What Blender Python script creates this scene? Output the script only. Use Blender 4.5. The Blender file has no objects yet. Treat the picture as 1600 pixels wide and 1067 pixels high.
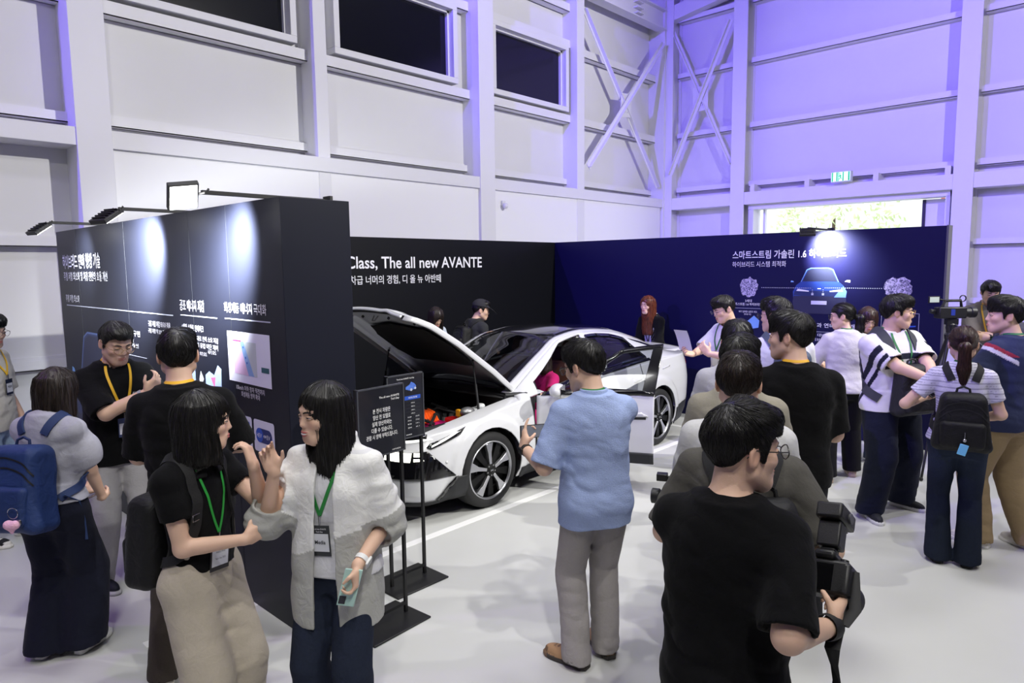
import bpy, bmesh, math, random
import numpy as np
from mathutils import Vector, Matrix
SC = bpy.context.scene
COL = SC.collection
random.seed(7)
# ------------------------------------------------------------------ camera
CAM_H = 2.05
_p, _r, _y = .107688552, -.0117007506, .753447726
_F = Vector((math.cos(_y)*math.cos(_p), math.sin(_y)*math.cos(_p), -math.sin(_p)))
_R0 = Vector((math.sin(_y), -math.cos(_y), 0)); _U0 = _R0.cross(_F)
_R = _R0*math.cos(_r) + _U0*math.sin(_r); _U = _R.cross(_F)
cd = bpy.data.cameras.new('camera'); cam = bpy.data.objects.new('camera', cd); COL.objects.link(cam)
M3 = Matrix((_R, _U, -_F)).transposed()
cam.matrix_world = Matrix.Translation((0, 0, CAM_H)) @ M3.to_4x4()
cd.sensor_width = 36; cd.sensor_fit = 'HORIZONTAL'; cd.lens = 36*1065.6/1600
cd.clip_start = .05; cd.clip_end = 300
SC.camera = cam
# ------------------------------------------------------------------ sky, exposure, hall lamps
W = bpy.data.worlds.new('sky'); SC.world = W; W.use_nodes = True
_bg = W.node_tree.nodes['Background']; _bg.inputs[0].default_value = (.86, .93, 1, 1); _bg.inputs[1].default_value = 3.2
SC.view_settings.view_transform = 'Standard'; SC.view_settings.look = 'None'
SC.view_settings.gamma = 1; SC.view_settings.use_curve_mapping = False
SC.view_settings.exposure = -.50
SC.cycles.max_bounces = 7; SC.cycles.diffuse_bounces = 4; SC.cycles.glossy_bounces = 4; SC.cycles.transmission_bounces = 6
SC.cycles.transparent_max_bounces = 8; SC.cycles.sample_clamp_indirect = 6
SC.cycles.caustics_reflective = False; SC.cycles.caustics_refractive = False
SC.cycles.use_denoising = True

def lamp(kind, loc, target, energy, color, size=.5, spot=60, blend=.6, size_y=None, spread=None):
    l = bpy.data.lights.new('lamp_light', kind); l.energy = energy; l.color = color
    if kind == 'AREA':
        l.size = size
        if size_y: l.shape = 'RECTANGLE'; l.size_y = size_y
        if spread: l.spread = math.radians(spread)
    else:
        l.shadow_soft_size = size
    if kind == 'SPOT': l.spot_size = math.radians(spot); l.spot_blend = blend
    o = bpy.data.objects.new('lamp_light', l); COL.objects.link(o); o.location = loc
    d = Vector(target) - Vector(loc); o.rotation_euler = d.to_track_quat('-Z', 'Y').to_euler()
    return o
# white stage lamps on the ceiling trusses, over and behind the camera
WARM = (1, .98, .93)
lamp('SPOT', (9.0, -6.5, 8.4), (6.5, 9.5, 4.6), 8600, WARM, .10, 72, .6)        # washes the window wall
lamp('SPOT', (-2.0, -3.0, 8.4), (5.0, 8.5, 1.5), 1000, WARM, .10, 80, .7)
lamp('AREA', (4.6, 2.6, 8.9), (4.6, 2.6, 0), 140, (1, .99, .975), 1.6, spread=120)
lamp('AREA', (9.5, 0.5, 8.9), (9.5, .5, 0), 100, (1, .99, .985), 1.6, spread=120)
lamp('AREA', (.0, 3.0, 8.9), (.0, 3.2, 0), 110, (1, .99, .985), 1.6, spread=120)
lamp('SPOT', (1.6, -1.5, 8.6), (4.6, 3.4, .4), 1050, WARM, .08, 55, .6)
lamp('SPOT', (8.5, -2.5, 8.6), (5.5, 2.5, .4), 1050, WARM, .08, 55, .6)
lamp('SPOT', (-1.0, -2.0, 8.6), (1.6, 2.2, .4), 700, WARM, .08, 50, .6)
lamp('SPOT', (3.0, -5.0, 8.0), (16, 3.0, 4.0), 4200, (1.0, .95, .95), .08, 44, .9)
# blue-violet stage lamps on the left and beside the camera
lamp('SPOT', (-1.0, 6.2, 8.9), (15.9, 5.5, 6.8), 9800, (.17, .10, 1.0), .08, 58, .7)
lamp('SPOT', (-2.5, 3.6, 7.6), (13.5, 1.5, 2.6), 5200, (.26, .16, 1.0), .08, 60, .8)
lamp('SPOT', (-8.0, 8.75, 6.6), (10.0, 9.5, 5.2), 5000, (.20, .11, 1.0), .08, 50, .6)
lamp('SPOT', (-5.0, 6.0, 6.0), (1.0, 9.5, 2.2), 260, (.28, .18, 1.0), .08, 70, .8)
lamp('SPOT', (-2.0, 6.0, 5.5), (1.2, 4.7, 1.2), 260, (.5, .12, 1.0), .08, 40, .7)
# ------------------------------------------------------------------ materials
def newmat(name):
    m = bpy.data.materials.new(name); m.use_nodes = True
    return m, m.node_tree.nodes, m.node_tree.links, m.node_tree.nodes['Principled BSDF']
def srgb(h):
    if isinstance(h, str): c = [int(h[i:i+2], 16)/255 for i in (0, 2, 4)]
    else: c = [v/255 for v in h]
    return tuple(v/12.92 if v <= .04045 else ((v+.055)/1.055)**2.4 for v in c)
def mat(name, col, rough=.5, metal=0, bump=0, bscale=40, var=0, spec=None, stretch=None, coat=0, sheen=0, vscale=3):
    m, N, L, B = newmat(name)
    col = tuple(col)+(1,)
    B.inputs['Base Color'].default_value = col; B.inputs['Roughness'].default_value = rough; B.inputs['Metallic'].default_value = metal
    if spec is not None: B.inputs['Specular IOR Level'].default_value = spec
    if coat: B.inputs['Coat Weight'].default_value = coat; B.inputs['Coat Roughness'].default_value = .04
    if sheen: B.inputs['Sheen Weight'].default_value = sheen
    if bump or var:
        tc = N.new('ShaderNodeTexCoord'); mp = N.new('ShaderNodeMapping'); L.new(tc.outputs['Object'], mp.inputs[0])
        if stretch: mp.inputs['Scale'].default_value = stretch
    if var:
        nz = N.new('ShaderNodeTexNoise'); nz.inputs['Scale'].default_value = vscale; nz.inputs['Detail'].default_value = 4; L.new(mp.outputs[0], nz.inputs[0])
        mx = N.new('ShaderNodeMix'); mx.data_type = 'RGBA'; mx.inputs[6].default_value = tuple(max(0, c*(1-var)) for c in col[:3])+(1,)
        mx.inputs[7].default_value = tuple(min(1, c*(1+var)) for c in col[:3])+(1,); L.new(nz.outputs[0], mx.inputs[0]); L.new(mx.outputs[2], B.inputs['Base Color'])
    if bump:
        nb = N.new('ShaderNodeTexNoise'); nb.inputs['Scale'].default_value = bscale; nb.inputs['Detail'].default_value = 3; L.new(mp.outputs[0], nb.inputs[0])
        bp = N.new('ShaderNodeBump'); bp.inputs['Strength'].default_value = bump; bp.inputs['Distance'].default_value = .01
        L.new(nb.outputs[0], bp.inputs['Height']); L.new(bp.outputs[0], B.inputs['Normal'])
    return m
def emis(name, col, s):
    m, N, L, B = newmat(name); B.inputs['Base Color'].default_value = tuple(col)+(1,)
    B.inputs['Emission Color'].default_value = tuple(col)+(1,); B.inputs['Emission Strength'].default_value = s
    return m
def attr_mat(name, rough=.8, bump=0, bscale=200, sheen=0, spec=.3, var=0, sss=0, creases=0):
    m, N, L, B = newmat(name); a = N.new('ShaderNodeVertexColor'); a.layer_name = 'Col'
    B.inputs['Roughness'].default_value = rough; B.inputs['Specular IOR Level'].default_value = spec
    src = a.outputs[0]
    tc = N.new('ShaderNodeTexCoord')
    if var:
        nz = N.new('ShaderNodeTexNoise'); nz.inputs['Scale'].default_value = 90; nz.inputs['Detail'].default_value = 3; L.new(tc.outputs['Object'], nz.inputs[0])
        mr = N.new('ShaderNodeMapRange'); mr.inputs[3].default_value = 1-var; mr.inputs[4].default_value = 1+var; L.new(nz.outputs[0], mr.inputs[0])
        mm = N.new('ShaderNodeVectorMath'); mm.operation = 'SCALE'; L.new(src, mm.inputs[0]); L.new(mr.outputs[0], mm.inputs['Scale']); src = mm.outputs[0]
    L.new(src, B.inputs['Base Color'])
    if sheen: B.inputs['Sheen Weight'].default_value = sheen
    if sss: B.inputs['Subsurface Weight'].default_value = sss; B.inputs['Subsurface Radius'].default_value = (.012, .005, .003); B.inputs['Subsurface Scale'].default_value = 1.0
    if bump:
        nb = N.new('ShaderNodeTexNoise'); nb.inputs['Scale'].default_value = bscale; nb.inputs['Detail'].default_value = 2; L.new(tc.outputs['Object'], nb.inputs[0])
        bp = N.new('ShaderNodeBump'); bp.inputs['Strength'].default_value = bump; bp.inputs['Distance'].default_value = .004
        L.new(nb.outputs[0], bp.inputs['Height']); L.new(bp.outputs[0], B.inputs['Normal'])
        if creases:
            nc = N.new('ShaderNodeTexNoise'); nc.inputs['Scale'].default_value = 17; nc.inputs['Detail'].default_value = 2; nc.inputs['Distortion'].default_value = 1.4; L.new(tc.outputs['Object'], nc.inputs[0])
            bc = N.new('ShaderNodeBump'); bc.inputs['Strength'].default_value = creases; bc.inputs['Distance'].default_value = .03; L.new(nc.outputs[0], bc.inputs['Height']); L.new(bc.outputs[0], bp.inputs['Normal'])
    return m
# ------------------------------------------------------------------ object helpers
def link(o, parent=None):
    COL.objects.link(o)
    if parent is not None: o.parent = parent
    return o
def tag(o, label=None, cat=None, group=None, kind=None):
    if label: o['label'] = label
    if cat: o['category'] = cat
    if group: o['group'] = group
    if kind: o['kind'] = kind
    return o
def thing(name, label, cat, loc=(0, 0, 0), rz=0, group=None):
    o = link(bpy.data.objects.new(name, None)); o.location = loc; o.rotation_euler = (0, 0, rz); o.empty_display_size = .1
    return tag(o, label, cat, group)
class MB:
    def __init__(s): s.v = []; s.f = []; s.mi = []; s.cur = 0
    def add(s, vs, fs):
        n = len(s.v); s.v += [tuple(map(float, v)) for v in vs]; s.f += [tuple(i+n for i in f) for f in fs]; s.mi += [s.cur]*len(fs); return s
    def box(s, a, b, rot=None, c=None):
        x0, y0, z0 = a; x1, y1, z1 = b
        vs = [(x0,y0,z0),(x1,y0,z0),(x1,y1,z0),(x0,y1,z0),(x0,y0,z1),(x1,y0,z1),(x1,y1,z1),(x0,y1,z1)]
        if rot is not None:
            c = Vector(c if c is not None else ((x0+x1)/2, (y0+y1)/2, (z0+z1)/2)); vs = [tuple(rot @ (Vector(v)-c) + c) for v in vs]
        return s.add(vs, [(0,3,2,1),(4,5,6,7),(0,1,5,4),(1,2,6,5),(2,3,7,6),(3,0,4,7)])
    def bar(s, a, b, w, h, up=(0,0,1)):
        a = Vector(a); b = Vector(b); d = (b-a).normalized(); u = Vector(up); r = d.cross(u)
        if r.length < 1e-5: r = d.cross(Vector((1,0,0)))
        r.normalize(); u = r.cross(d)
        vs = [p + r*(sx*w/2) + u*(sy*h/2) for p in (a, b) for sx, sy in ((-1,-1),(1,-1),(1,1),(-1,1))]
        return s.add(vs, [(0,1,2,3),(7,6,5,4),(0,4,5,1),(1,5,6,2),(2,6,7,3),(3,7,4,0)])
    def tube(s, pts, r, n=8, caps=True, flat=1.0, upv=(0,0,1)):
        pts = [Vector(p) for p in pts]; rs = r if isinstance(r, (list, tuple)) else [r]*len(pts); vs = []; fs = []
        up = Vector(upv)
        for i, p in enumerate(pts):
            d = (pts[min(i+1, len(pts)-1)]-pts[max(i-1, 0)]).normalized()
            a = d.cross(up)
            if a.length < 1e-4: a = d.cross(Vector((1, .3, 0)))
            a.normalize(); b = a.cross(d)
            for k in range(n):
                t = 2*math.pi*k/n; vs.append(p + a*(math.cos(t)*rs[i]) + b*(math.sin(t)*rs[i]*flat))
        for i in range(len(pts)-1):
            for k in range(n): fs.append((i*n+k, i*n+(k+1)%n, (i+1)*n+(k+1)%n, (i+1)*n+k))
        if caps: fs.append(tuple(range(n-1, -1, -1))); fs.append(tuple((len(pts)-1)*n+k for k in range(n)))
        return s.add(vs, fs)
    def cyl(s, a, b, r, n=16, r2=None): return s.tube([a, b], [r, r if r2 is None else r2], n)
    def lathe(s, prof, c=(0,0,0), axis=(0,0,1), n=24):      # prof: (radius, height)
        ax = Vector(axis).normalized(); q = Vector((0,0,1)).rotation_difference(ax); c = Vector(c); vs = []; fs = []
        for r, h in prof:
            for k in range(n):
                t = 2*math.pi*k/n; vs.append(c + q @ Vector((r*math.cos(t), r*math.sin(t), h)))
        for i in range(len(prof)-1):
            for k in range(n): fs.append((i*n+k, i*n+(k+1)%n, (i+1)*n+(k+1)%n, (i+1)*n+k))
        return s.add(vs, fs)
    def sphere(s, c, r, nu=16, nv=10):
        r = (r, r, r) if not isinstance(r, (tuple, list)) else r; vs = []; fs = []
        for j in range(nv+1):
            ph = math.pi*j/nv
            for i in range(nu):
                t = 2*math.pi*i/nu; vs.append((c[0]+r[0]*math.sin(ph)*math.cos(t), c[1]+r[1]*math.sin(ph)*math.sin(t), c[2]+r[2]*math.cos(ph)))
        for j in range(nv):
            for i in range(nu): fs.append((j*nu+i, (j+1)*nu+i, (j+1)*nu+(i+1)%nu, j*nu+(i+1)%nu))
        return s.add(vs, fs)
    def prism(s, poly, d):      # poly: 3-d points of a flat outline, d: extrusion vector
        n = len(poly); d = Vector(d); vs = [Vector(p) for p in poly]; vs += [v+d for v in vs]
        fs = [tuple(range(n-1, -1, -1)), tuple(range(n, 2*n))] + [(i, (i+1) % n, (i+1) % n+n, i+n) for i in range(n)]
        return s.add(vs, fs)
    def xf(s, M, start=0):
        s.v[start:] = [tuple(M @ Vector(v)) for v in s.v[start:]]; return s
    def build(s, name, m, parent=None, smooth=False, bevel=0, seg=2, sub=0, angle=40, mats=None, fix=True):
        me = bpy.data.meshes.new(name); me.from_pydata(s.v, [], s.f); 
        for mm in ([m] if mats is None else mats): me.materials.append(mm)
        if mats is not None: me.polygons.foreach_set('material_index', s.mi)
        if fix:
            bm = bmesh.new(); bm.from_mesh(me); bmesh.ops.recalc_face_normals(bm, faces=bm.faces); bm.to_mesh(me); bm.free()
        o = link(bpy.data.objects.new(name, me), parent)
        if smooth:
            me.polygons.foreach_set('use_smooth', [True]*len(me.polygons)); me.set_sharp_from_angle(angle=math.radians(angle))
        if bevel:
            b = o.modifiers.new('bev', 'BEVEL'); b.width = bevel; b.segments = seg; b.limit_method = 'ANGLE'; b.harden_normals = False
            me.polygons.foreach_set('use_smooth', [True]*len(me.polygons)); me.set_sharp_from_angle(angle=math.radians(60))
        if sub:
            b = o.modifiers.new('sub', 'SUBSURF'); b.levels = b.render_levels = sub
        return o
def text_mesh(s, m, parent, name, origin, xdir, ydir, height, width=None, bold=0, align='LEFT', depth=.001, spacing=1.0):
    """Lettering as a thin mesh: height = cap height, width = total width if fitted."""
    c = bpy.data.curves.new(name, 'FONT'); c.body = s; c.size = 1; c.align_x = 'LEFT'; c.offset = bold; c.extrude = .0; c.space_line = spacing; c.resolution_u = 3
    o = bpy.data.objects.new(name, c)
    me = bpy.data.meshes.new_from_object(o); bpy.data.objects.remove(o)
    n = len(me.vertices); a = np.zeros(n*3); me.vertices.foreach_get('co', a); a = a.reshape(-1, 3)
    if n == 0: return None
    sy = height/.72; x0, x1 = a[:, 0].min(), a[:, 0].max()
    sx = sy if width is None else width/(x1-x0)
    X = (a[:, 0]-x0)*sx; wtot = (x1-x0)*sx
    if align == 'CENTER': X -= wtot/2
    if align == 'RIGHT': X -= wtot
    xd = np.array(Vector(xdir).normalized()); yd = np.array(Vector(ydir).normalized())
    nd = np.cross(xd, yd)
    P = np.array(origin)[None] + X[:, None]*xd + (a[:, 1]*sy)[:, None]*yd + nd*depth
    me.vertices.foreach_set('co', P.ravel()); me.materials.clear(); me.materials.append(m); me.update()
    return link(bpy.data.objects.new(name, me), parent)
def merge_mesh(objs, name, parent):
    """join several text meshes into one"""
    mb = MB(); m = None
    for o in objs:
        if o is None: continue
        me = o.data; m = m or me.materials[0]
        mb.add([v.co[:] for v in me.vertices], [tuple(p.vertices) for p in me.polygons]); bpy.data.objects.remove(o)
    return mb.build(name, m, parent, fix=False)
# ------------------------------------------------------------------ the hall
def struct(mb, name, m, **k):
    o = mb.build(name, m, **k); o['kind'] = 'structure'; return o
m_wall = mat('wall_panel', srgb((222, 222, 224)), .6, bump=.05, bscale=3, var=.02)
m_steel = mat('white_steel', srgb((226, 226, 230)), .5, var=.015)
m_ceil = mat('ceiling_deck', srgb((150, 150, 155)), .8)
m_floor, N, L, B = newmat('epoxy_floor')
tc = N.new('ShaderNodeTexCoord'); n1 = N.new('ShaderNodeTexNoise'); n1.inputs['Scale'].default_value = .7; n1.inputs['Detail'].default_value = 5
L.new(tc.outputs['Object'], n1.inputs[0]); cr = N.new('ShaderNodeValToRGB')
cr.color_ramp.elements[0].position = .3; cr.color_ramp.elements[0].color = srgb((200, 201, 199))+(1,); cr.color_ramp.elements[1].position = .7; cr.color_ramp.elements[1].color = srgb((210, 211, 209))+(1,)
L.new(n1.outputs[0], cr.inputs[0]); L.new(cr.outputs[0], B.inputs['Base Color'])
n2 = N.new('ShaderNodeTexNoise'); n2.inputs['Scale'].default_value = 2.5; L.new(tc.outputs['Object'], n2.inputs[0])
mr = N.new('ShaderNodeMapRange'); mr.inputs[3].default_value = .28; mr.inputs[4].default_value = .42; L.new(n2.outputs[0], mr.inputs[0]); L.new(mr.outputs[0], B.inputs['Roughness'])
m_glass_dark = mat('dark_window_glass', srgb((14, 16, 22)), .12)
m_black = mat('black_metal', srgb((22, 22, 24)), .45)
struct(MB().box((-9, -9, -.2), (16.4, 10.2, 0)), 'floor', m_floor)
struct(MB().box((16.4, -9, -.25), (60, 30, -.02)), 'ground_outside', mat('concrete_yard', srgb((205, 205, 200)), .9, var=.05))
struct(MB().box((-9, -9, 9.2), (16.6, 10.2, 9.4)), 'ceiling', m_ceil)
struct(MB().box((-9, 9.75, 0), (16.4, 10.2, 9.2)), 'wall_left', m_wall)
struct(MB().box((-9, -9.3, 0), (16.4, -9, 9.2)), 'wall_near', m_wall)
struct(MB().box((-9.3, -9.3, 0), (-9, 10.2, 9.2)), 'wall_behind', m_wall)
w = MB(); w.box((16.15, 7.14, 0), (16.4, 9.75, 9.2)); w.box((16.15, -9, 0), (16.4, 3.02, 9.2)); w.box((16.15, 3.02, 3.46), (16.4, 7.14, 9.2))
struct(w, 'wall_right', m_wall)
# boarded lower bay of the left wall
struct(MB().box((2.9, 9.36, 0), (15.6, 9.75, 3.56)), 'wall_left_boarding', mat('white_board', srgb((238, 238, 242)), .55))
def hcol(name, x0, x1, y0, y1, z1=9.2):   # flange face + web + back flange, standing on the left wall
    m = MB(); xm = (x0+x1)/2
    m.box((x0, y0, 0), (x1, y0+.035, z1)); m.box((x0, y1-.035, 0), (x1, y1, z1)); m.box((x0, y0+.035, 0), (x0+.03, y1-.035, z1)); m.box((x1-.03, y0+.035, 0), (x1, y1-.035, z1))
    return struct(m, name, m_steel, bevel=.004)
for i, (a, b) in enumerate(((-4.9, -4.5), (2.51, 2.89), (9.1, 9.49), (15.62, 16.0))): hcol('column_left_%d' % i, a, b, 9.29, 9.75)
for i, (a, b) in enumerate(((-1.2, -.98), (5.73, 5.94), (12.12, 12.38))): hcol('column_left_slim_%d' % i, a, b, 9.35, 9.75)
# beams and girts along the left wall
t = MB()
for a, b in ((-9, 2.51), (2.89, 9.1), (9.49, 15.62)): t.box((a, 9.31, 3.54), (b, 9.75, 3.75))
struct(t, 'beam_left', m_steel, bevel=.004)
def girt(name, a, b, z, h=.10, d=.14, y=9.75):
    m = MB(); m.box((a, y-d, z-h/2), (b, y, z-h/2+.012)); m.box((a, y-d, z-h/2), (b, y-d+.012, z+h/2)); m.box((a, y-.02, z-h/2), (b, y, z+h/2+.03))
    return struct(m, name, m_steel)
k = 0
for a, b in ((2.89, 5.73), (5.94, 9.1), (9.49, 12.12), (12.38, 15.62)):
    for z in ((5.27, 6.84, 3.93, 7.6) if a < 12 else (5.27, 6.76, 3.93)): k += 1; girt('girt_left_%d' % k, a, b, z, .13 if z < 5 else .17, .10 if z < 5 else .2)
for z in (2.42, .96, 3.90, 5.27, 6.84): k += 1; girt('girt_left_%d' % k, -4.5, 2.51, z, .12, .16)
# eaves beam with splice bolts near the corner
t = MB(); t.box((9.49, 9.35, 7.93), (15.62, 9.40, 8.35)); t.box((9.49, 9.25, 7.90), (15.62, 9.52, 7.93)); t.box((9.49, 9.25, 8.35), (15.62, 9.52, 8.38))
for i in range(5):
    for j in range(3): t.cyl((14.3+i*.06, 9.22 + .03*0, 7.99+j*.13), (14.3+i*.06, 9.36, 7.99+j*.13), .017, 6)
struct(t, 'beam_eaves', m_steel)
# windows with dark glass, in the upper bays
def window(n, x0, x1, z0, z1):
    f = MB(); y0, y1 = 9.5, 9.75; q = .10
    f.box((x0-q, y0, z0-q), (x1+q, y1, z0)); f.box((x0-q, y0, z1), (x1+q, y1, z1+q)); f.box((x0-q, y0, z0), (x0, y1, z1)); f.box((x1, y0, z0), (x1+q, y1, z1))
    o = struct(f, 'window_%d' % n, m_steel, bevel=.006)
    g = MB().box((x0, 9.68, z0), (x1, 9.70, z1)).build('window_glass', m_glass_dark, o)
    s = MB(); s.box((x0-.02, 9.62, z0), (x0+.04, 9.69, z1)); s.box((x1-.04, 9.62, z0), (x1+.02, 9.69, z1)); s.box((x0, 9.62, z0), (x1, 9.69, z0+.04)); s.box((x0, 9.62, z1-.04), (x1, 9.69, z1))
    s.build('window_sash', m_steel, o)
window(1, 3.1, 5.45, 5.5, 6.68); window(2, 6.29, 8.68, 5.5, 6.68); window(3, 9.78, 11.93, 5.5, 6.68)
# ---- right wall: columns stand at X 15.7
def rcol(name, y0, y1, x0=15.7, x1=16.15):
    m = MB(); m.box((x0, y0, 0), (x0+.035, y1, 9.2)); m.box((x1-.035, y0, 0), (x1, y1, 9.2)); m.box((x0+.035, (y0+y1)/2-.015, 0), (x1-.035, (y0+y1)/2+.015, 9.2))
    m.box((x0+.035, y1-.03, 0), (x1-.035, y1, 9.2))
    return struct(m, name, m_steel, bevel=.004)
rcol('column_right_1', 7.18, 7.52); rcol('column_right_2', 2.62, 2.96); rcol('column_right_3', -3.0, -2.66); rcol('column_right_corner', 9.1, 9.3)
t = MB()
for a, b in ((-9, -3), (-2.66, 2.62), (2.96, 7.18), (7.52, 9.1)): t.box((15.72, a, 3.47), (16.15, b, 3.76))
struct(t, 'beam_right', m_steel, bevel=.004)
k = 0
def rgirt(a, b, z, h=.12, d=.16):
    global k; k += 1; m = MB(); x = 16.15
    m.box((x-d, a, z-h/2), (x, b, z-h/2+.012)); m.box((x-d, a, z-h/2), (x-d+.012, b, z+h/2)); return struct(m, 'girt_right_%d' % k, m_steel)
for a, b in ((-2.66, 2.62), (2.96, 7.18), (7.52, 9.1)):
    for z in (6.8, 5.33, 3.97, 8.15): rgirt(a, b, z, .13, .2)
for z in (2.45, 1.3): rgirt(-2.66, 2.62, z); rgirt(7.52, 9.1, z)
t = MB()
for y in (3.06, 4.35, 5.75, 7.0): t.box((15.75, y-.05, 3.76), (16.15, y+.05, 3.93))
struct(t, 'trim_stub_blocks', m_steel)
# cross braces of angle iron, two per corner bay
def brace(name, a, b, nrm, w=.11):
    a = Vector(a); b = Vector(b); m = MB(); n = Vector(nrm); m.bar(a, b, .012, w, up=(b-a).cross(n)); m.bar(a+n*.045, b+n*.045, .09, .012, up=(b-a).cross(n))
    return struct(m, name, m_steel)
brace('brace_left_1', (12.42, 9.40, 7.62), (15.5, 9.40, 4.05), (0, -1, 0)); brace('brace_left_2', (15.55, 9.30, 7.55), (12.45, 9.30, 4.25), (0, -1, 0), .16)
brace('brace_right_1', (15.78, 9.15, 7.85), (15.78, 7.55, 4.45), (-1, 0, 0)); brace('brace_right_2', (15.70, 7.6, 7.75), (15.70, 9.15, 4.35), (-1, 0, 0), .14)
t = MB()
for c, ax in (((13.99, 9.34, 5.82), 1), ((15.74, 8.36, 6.1), 0)):
    x, y, z = c
    if ax == 1: t.prism([(x-.22, y, z-.3), (x+.2, y, z-.24), (x+.24, y, z+.3), (x-.2, y, z+.26)], (0, .015, 0))
    else: t.prism([(x, y-.2, z-.28), (x, y+.2, z-.3), (x, y+.2, z+.3), (x, y-.2, z+.28)], (.015, 0, 0))
    for i in range(3):
        for j in range(2): 
            if ax == 1: t.cyl((x-.06+j*.1, y-.03, z-.15+i*.12), (x-.06+j*.1, y, z-.15+i*.12), .018, 6)
            else: t.cyl((x-.03, y-.05+j*.1, z-.15+i*.12), (x, y-.05+j*.1, z-.15+i*.12), .018, 6)
struct(t, 'brace_gusset_plates', m_steel)
# rafter at the gable
t = MB(); t.bar((15.85, 9.4, 8.25), (15.85, -9, 11.0), .25, .35); struct(t, 'rafter_right', m_steel)
# the big sliding door opening in the right wall
f = MB(); f.box((15.9, 7.02, 0), (16.3, 7.14, 3.46)); f.box((15.9, 3.02, 0), (16.3, 3.1, 3.46)); f.box((15.88, 3.02, 3.36), (16.3, 7.14, 3.47))
d1 = struct(f, 'door_1', m_steel)
MB().box((16.2, 3.1, .02), (16.26, 3.5, 3.34)).build('door_leaf', m_steel, d1)
MB().box((16.18, 3.5, .02), (16.28, 3.56, 3.34)).build('leaf_edge', m_black, d1)
MB().box((16.18, 6.85, .02), (16.28, 6.9, 3.36)).build('door_rail', m_steel, d1)
# outside: pale building, posts and a bush, seen over the booth wall
m_fac = mat('pale_facade', srgb((244, 243, 236)), .9, var=.03)
bd = thing('building', 'pale sunlit building outside the open hall door', 'building', (27, 7, 0))
MB().box((0, -4.5, 0), (6, 12, 9)).build('facade', m_fac, bd)
MB().box((-.05, -2.35, 3.55), (0, -1.75, 4.1)).build('window', mat('facade_window', srgb((130, 140, 160)), .3), bd)
MB().box((-.06, 6.0, 3.0), (0, 8.6, 4.0)).build('awning_panel', mat('aqua_panel', srgb((150, 215, 215)), .7), bd)
tag(MB().cyl((21, 4.15, 0), (21, 4.15, 5), .045, 10).build('post', mat('red_post', srgb((225, 60, 40)), .5)), 'thin red post outside the open hall door', 'post')
m_leaf = mat('leaf', srgb((214, 226, 176)), .8)  # leaf green paled, the daylight glare outside is in the colour
t = MB()
for i in range(500):
    a, b, r = random.uniform(0, 6.28), random.uniform(-1, 1), random.uniform(.7, 1.0)
    s = math.sqrt(1-b*b); c = Vector((24.5+.8*s*math.cos(a)*r, 8.0+2.2*s*math.sin(a)*r, 3.6+1.1*b*r)); d = Vector((random.uniform(-1, 1), random.uniform(-1, 1), random.uniform(-1, 1))).normalized()*.12; e = d.orthogonal().normalized()*.06
    t.add([c-d, c+e, c+d, c-e], [(0, 1, 2, 3)])
bush = thing('tree', 'yellow-green leafy tree outside the open hall door', 'tree', (24.5, 8, 0)); o = t.build('crown', m_leaf, bush); o.location = (-24.5, -8, 0)
MB().cyl((0, 0, 0), (0, 0, 3.6), .1, 10, .05).build('trunk', mat('bark', srgb((90, 75, 60)), .9), bush)
# exit sign above the door beam
ex = thing('exit_sign', 'green and white illuminated exit sign above the open door', 'sign', (15.62, 4.97, 3.78))
MB().box((-.09, -.2, 0), (.06, .2, .22)).build('housing', mat('sign_housing', srgb((225, 235, 230)), .5), ex, bevel=.008)
m_eg = emis('sign_green', srgb((10, 170, 95)), 1.2); m_ew = emis('sign_white', srgb((215, 250, 230)), 1.6)
MB().box((-.095, -.185, .02), (-.09, .185, .20)).build('sign_face', m_ew, ex)
t = MB()
for a, b in ((.175, .15), (.085, .06), (.05, .035), (-.04, -.065), (-.15, -.18)): t.box((-.1, min(a, b), .02), (-.095, max(a, b), .20))
# running figure strokes
for (y0, z0), (y1, z1), wd in (((.01, .15), (0, .09), .02), ((0, .09), (.03, .05), .014), ((0, .09), (-.025, .06), .014), ((.01, .14), (.03, .11), .012), ((.01, .14), (-.02, .12), .012)):
    t.bar((-.098, y0, z0), (-.098, y1, z1), .004, wd, up=Vector((0, y1-y0, z1-z0)).cross(Vector((1, 0, 0))))
t.sphere((-.098, .013, .17), (.003, .012, .012), 10, 6)
t.build('sign_pictogram', m_eg, ex)
# small white camera on the left wall column
sc_ = thing('security_camera', 'small white dome camera on left wall beside the column', 'camera', (9.75, 9.36, 3.25))
MB().box((-.05, -.05, 0), (.05, 0, .1)).build('mount', m_steel, sc_, bevel=.01); MB().sphere((0, -.08, .0), .06, 14, 9).build('dome', m_steel, sc_, smooth=True)
# floor lines marking the show bay
m_line = mat('white_floor_paint', srgb((240, 240, 240)), .5)
struct(MB().box((1.2, 3.90, 0), (8.45, 3.97, .002)), 'floor_line_near', m_line); struct(MB().box((7.7, 3.97, 0), (7.77, 6.9, .002)), 'floor_line_rear', m_line)
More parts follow.
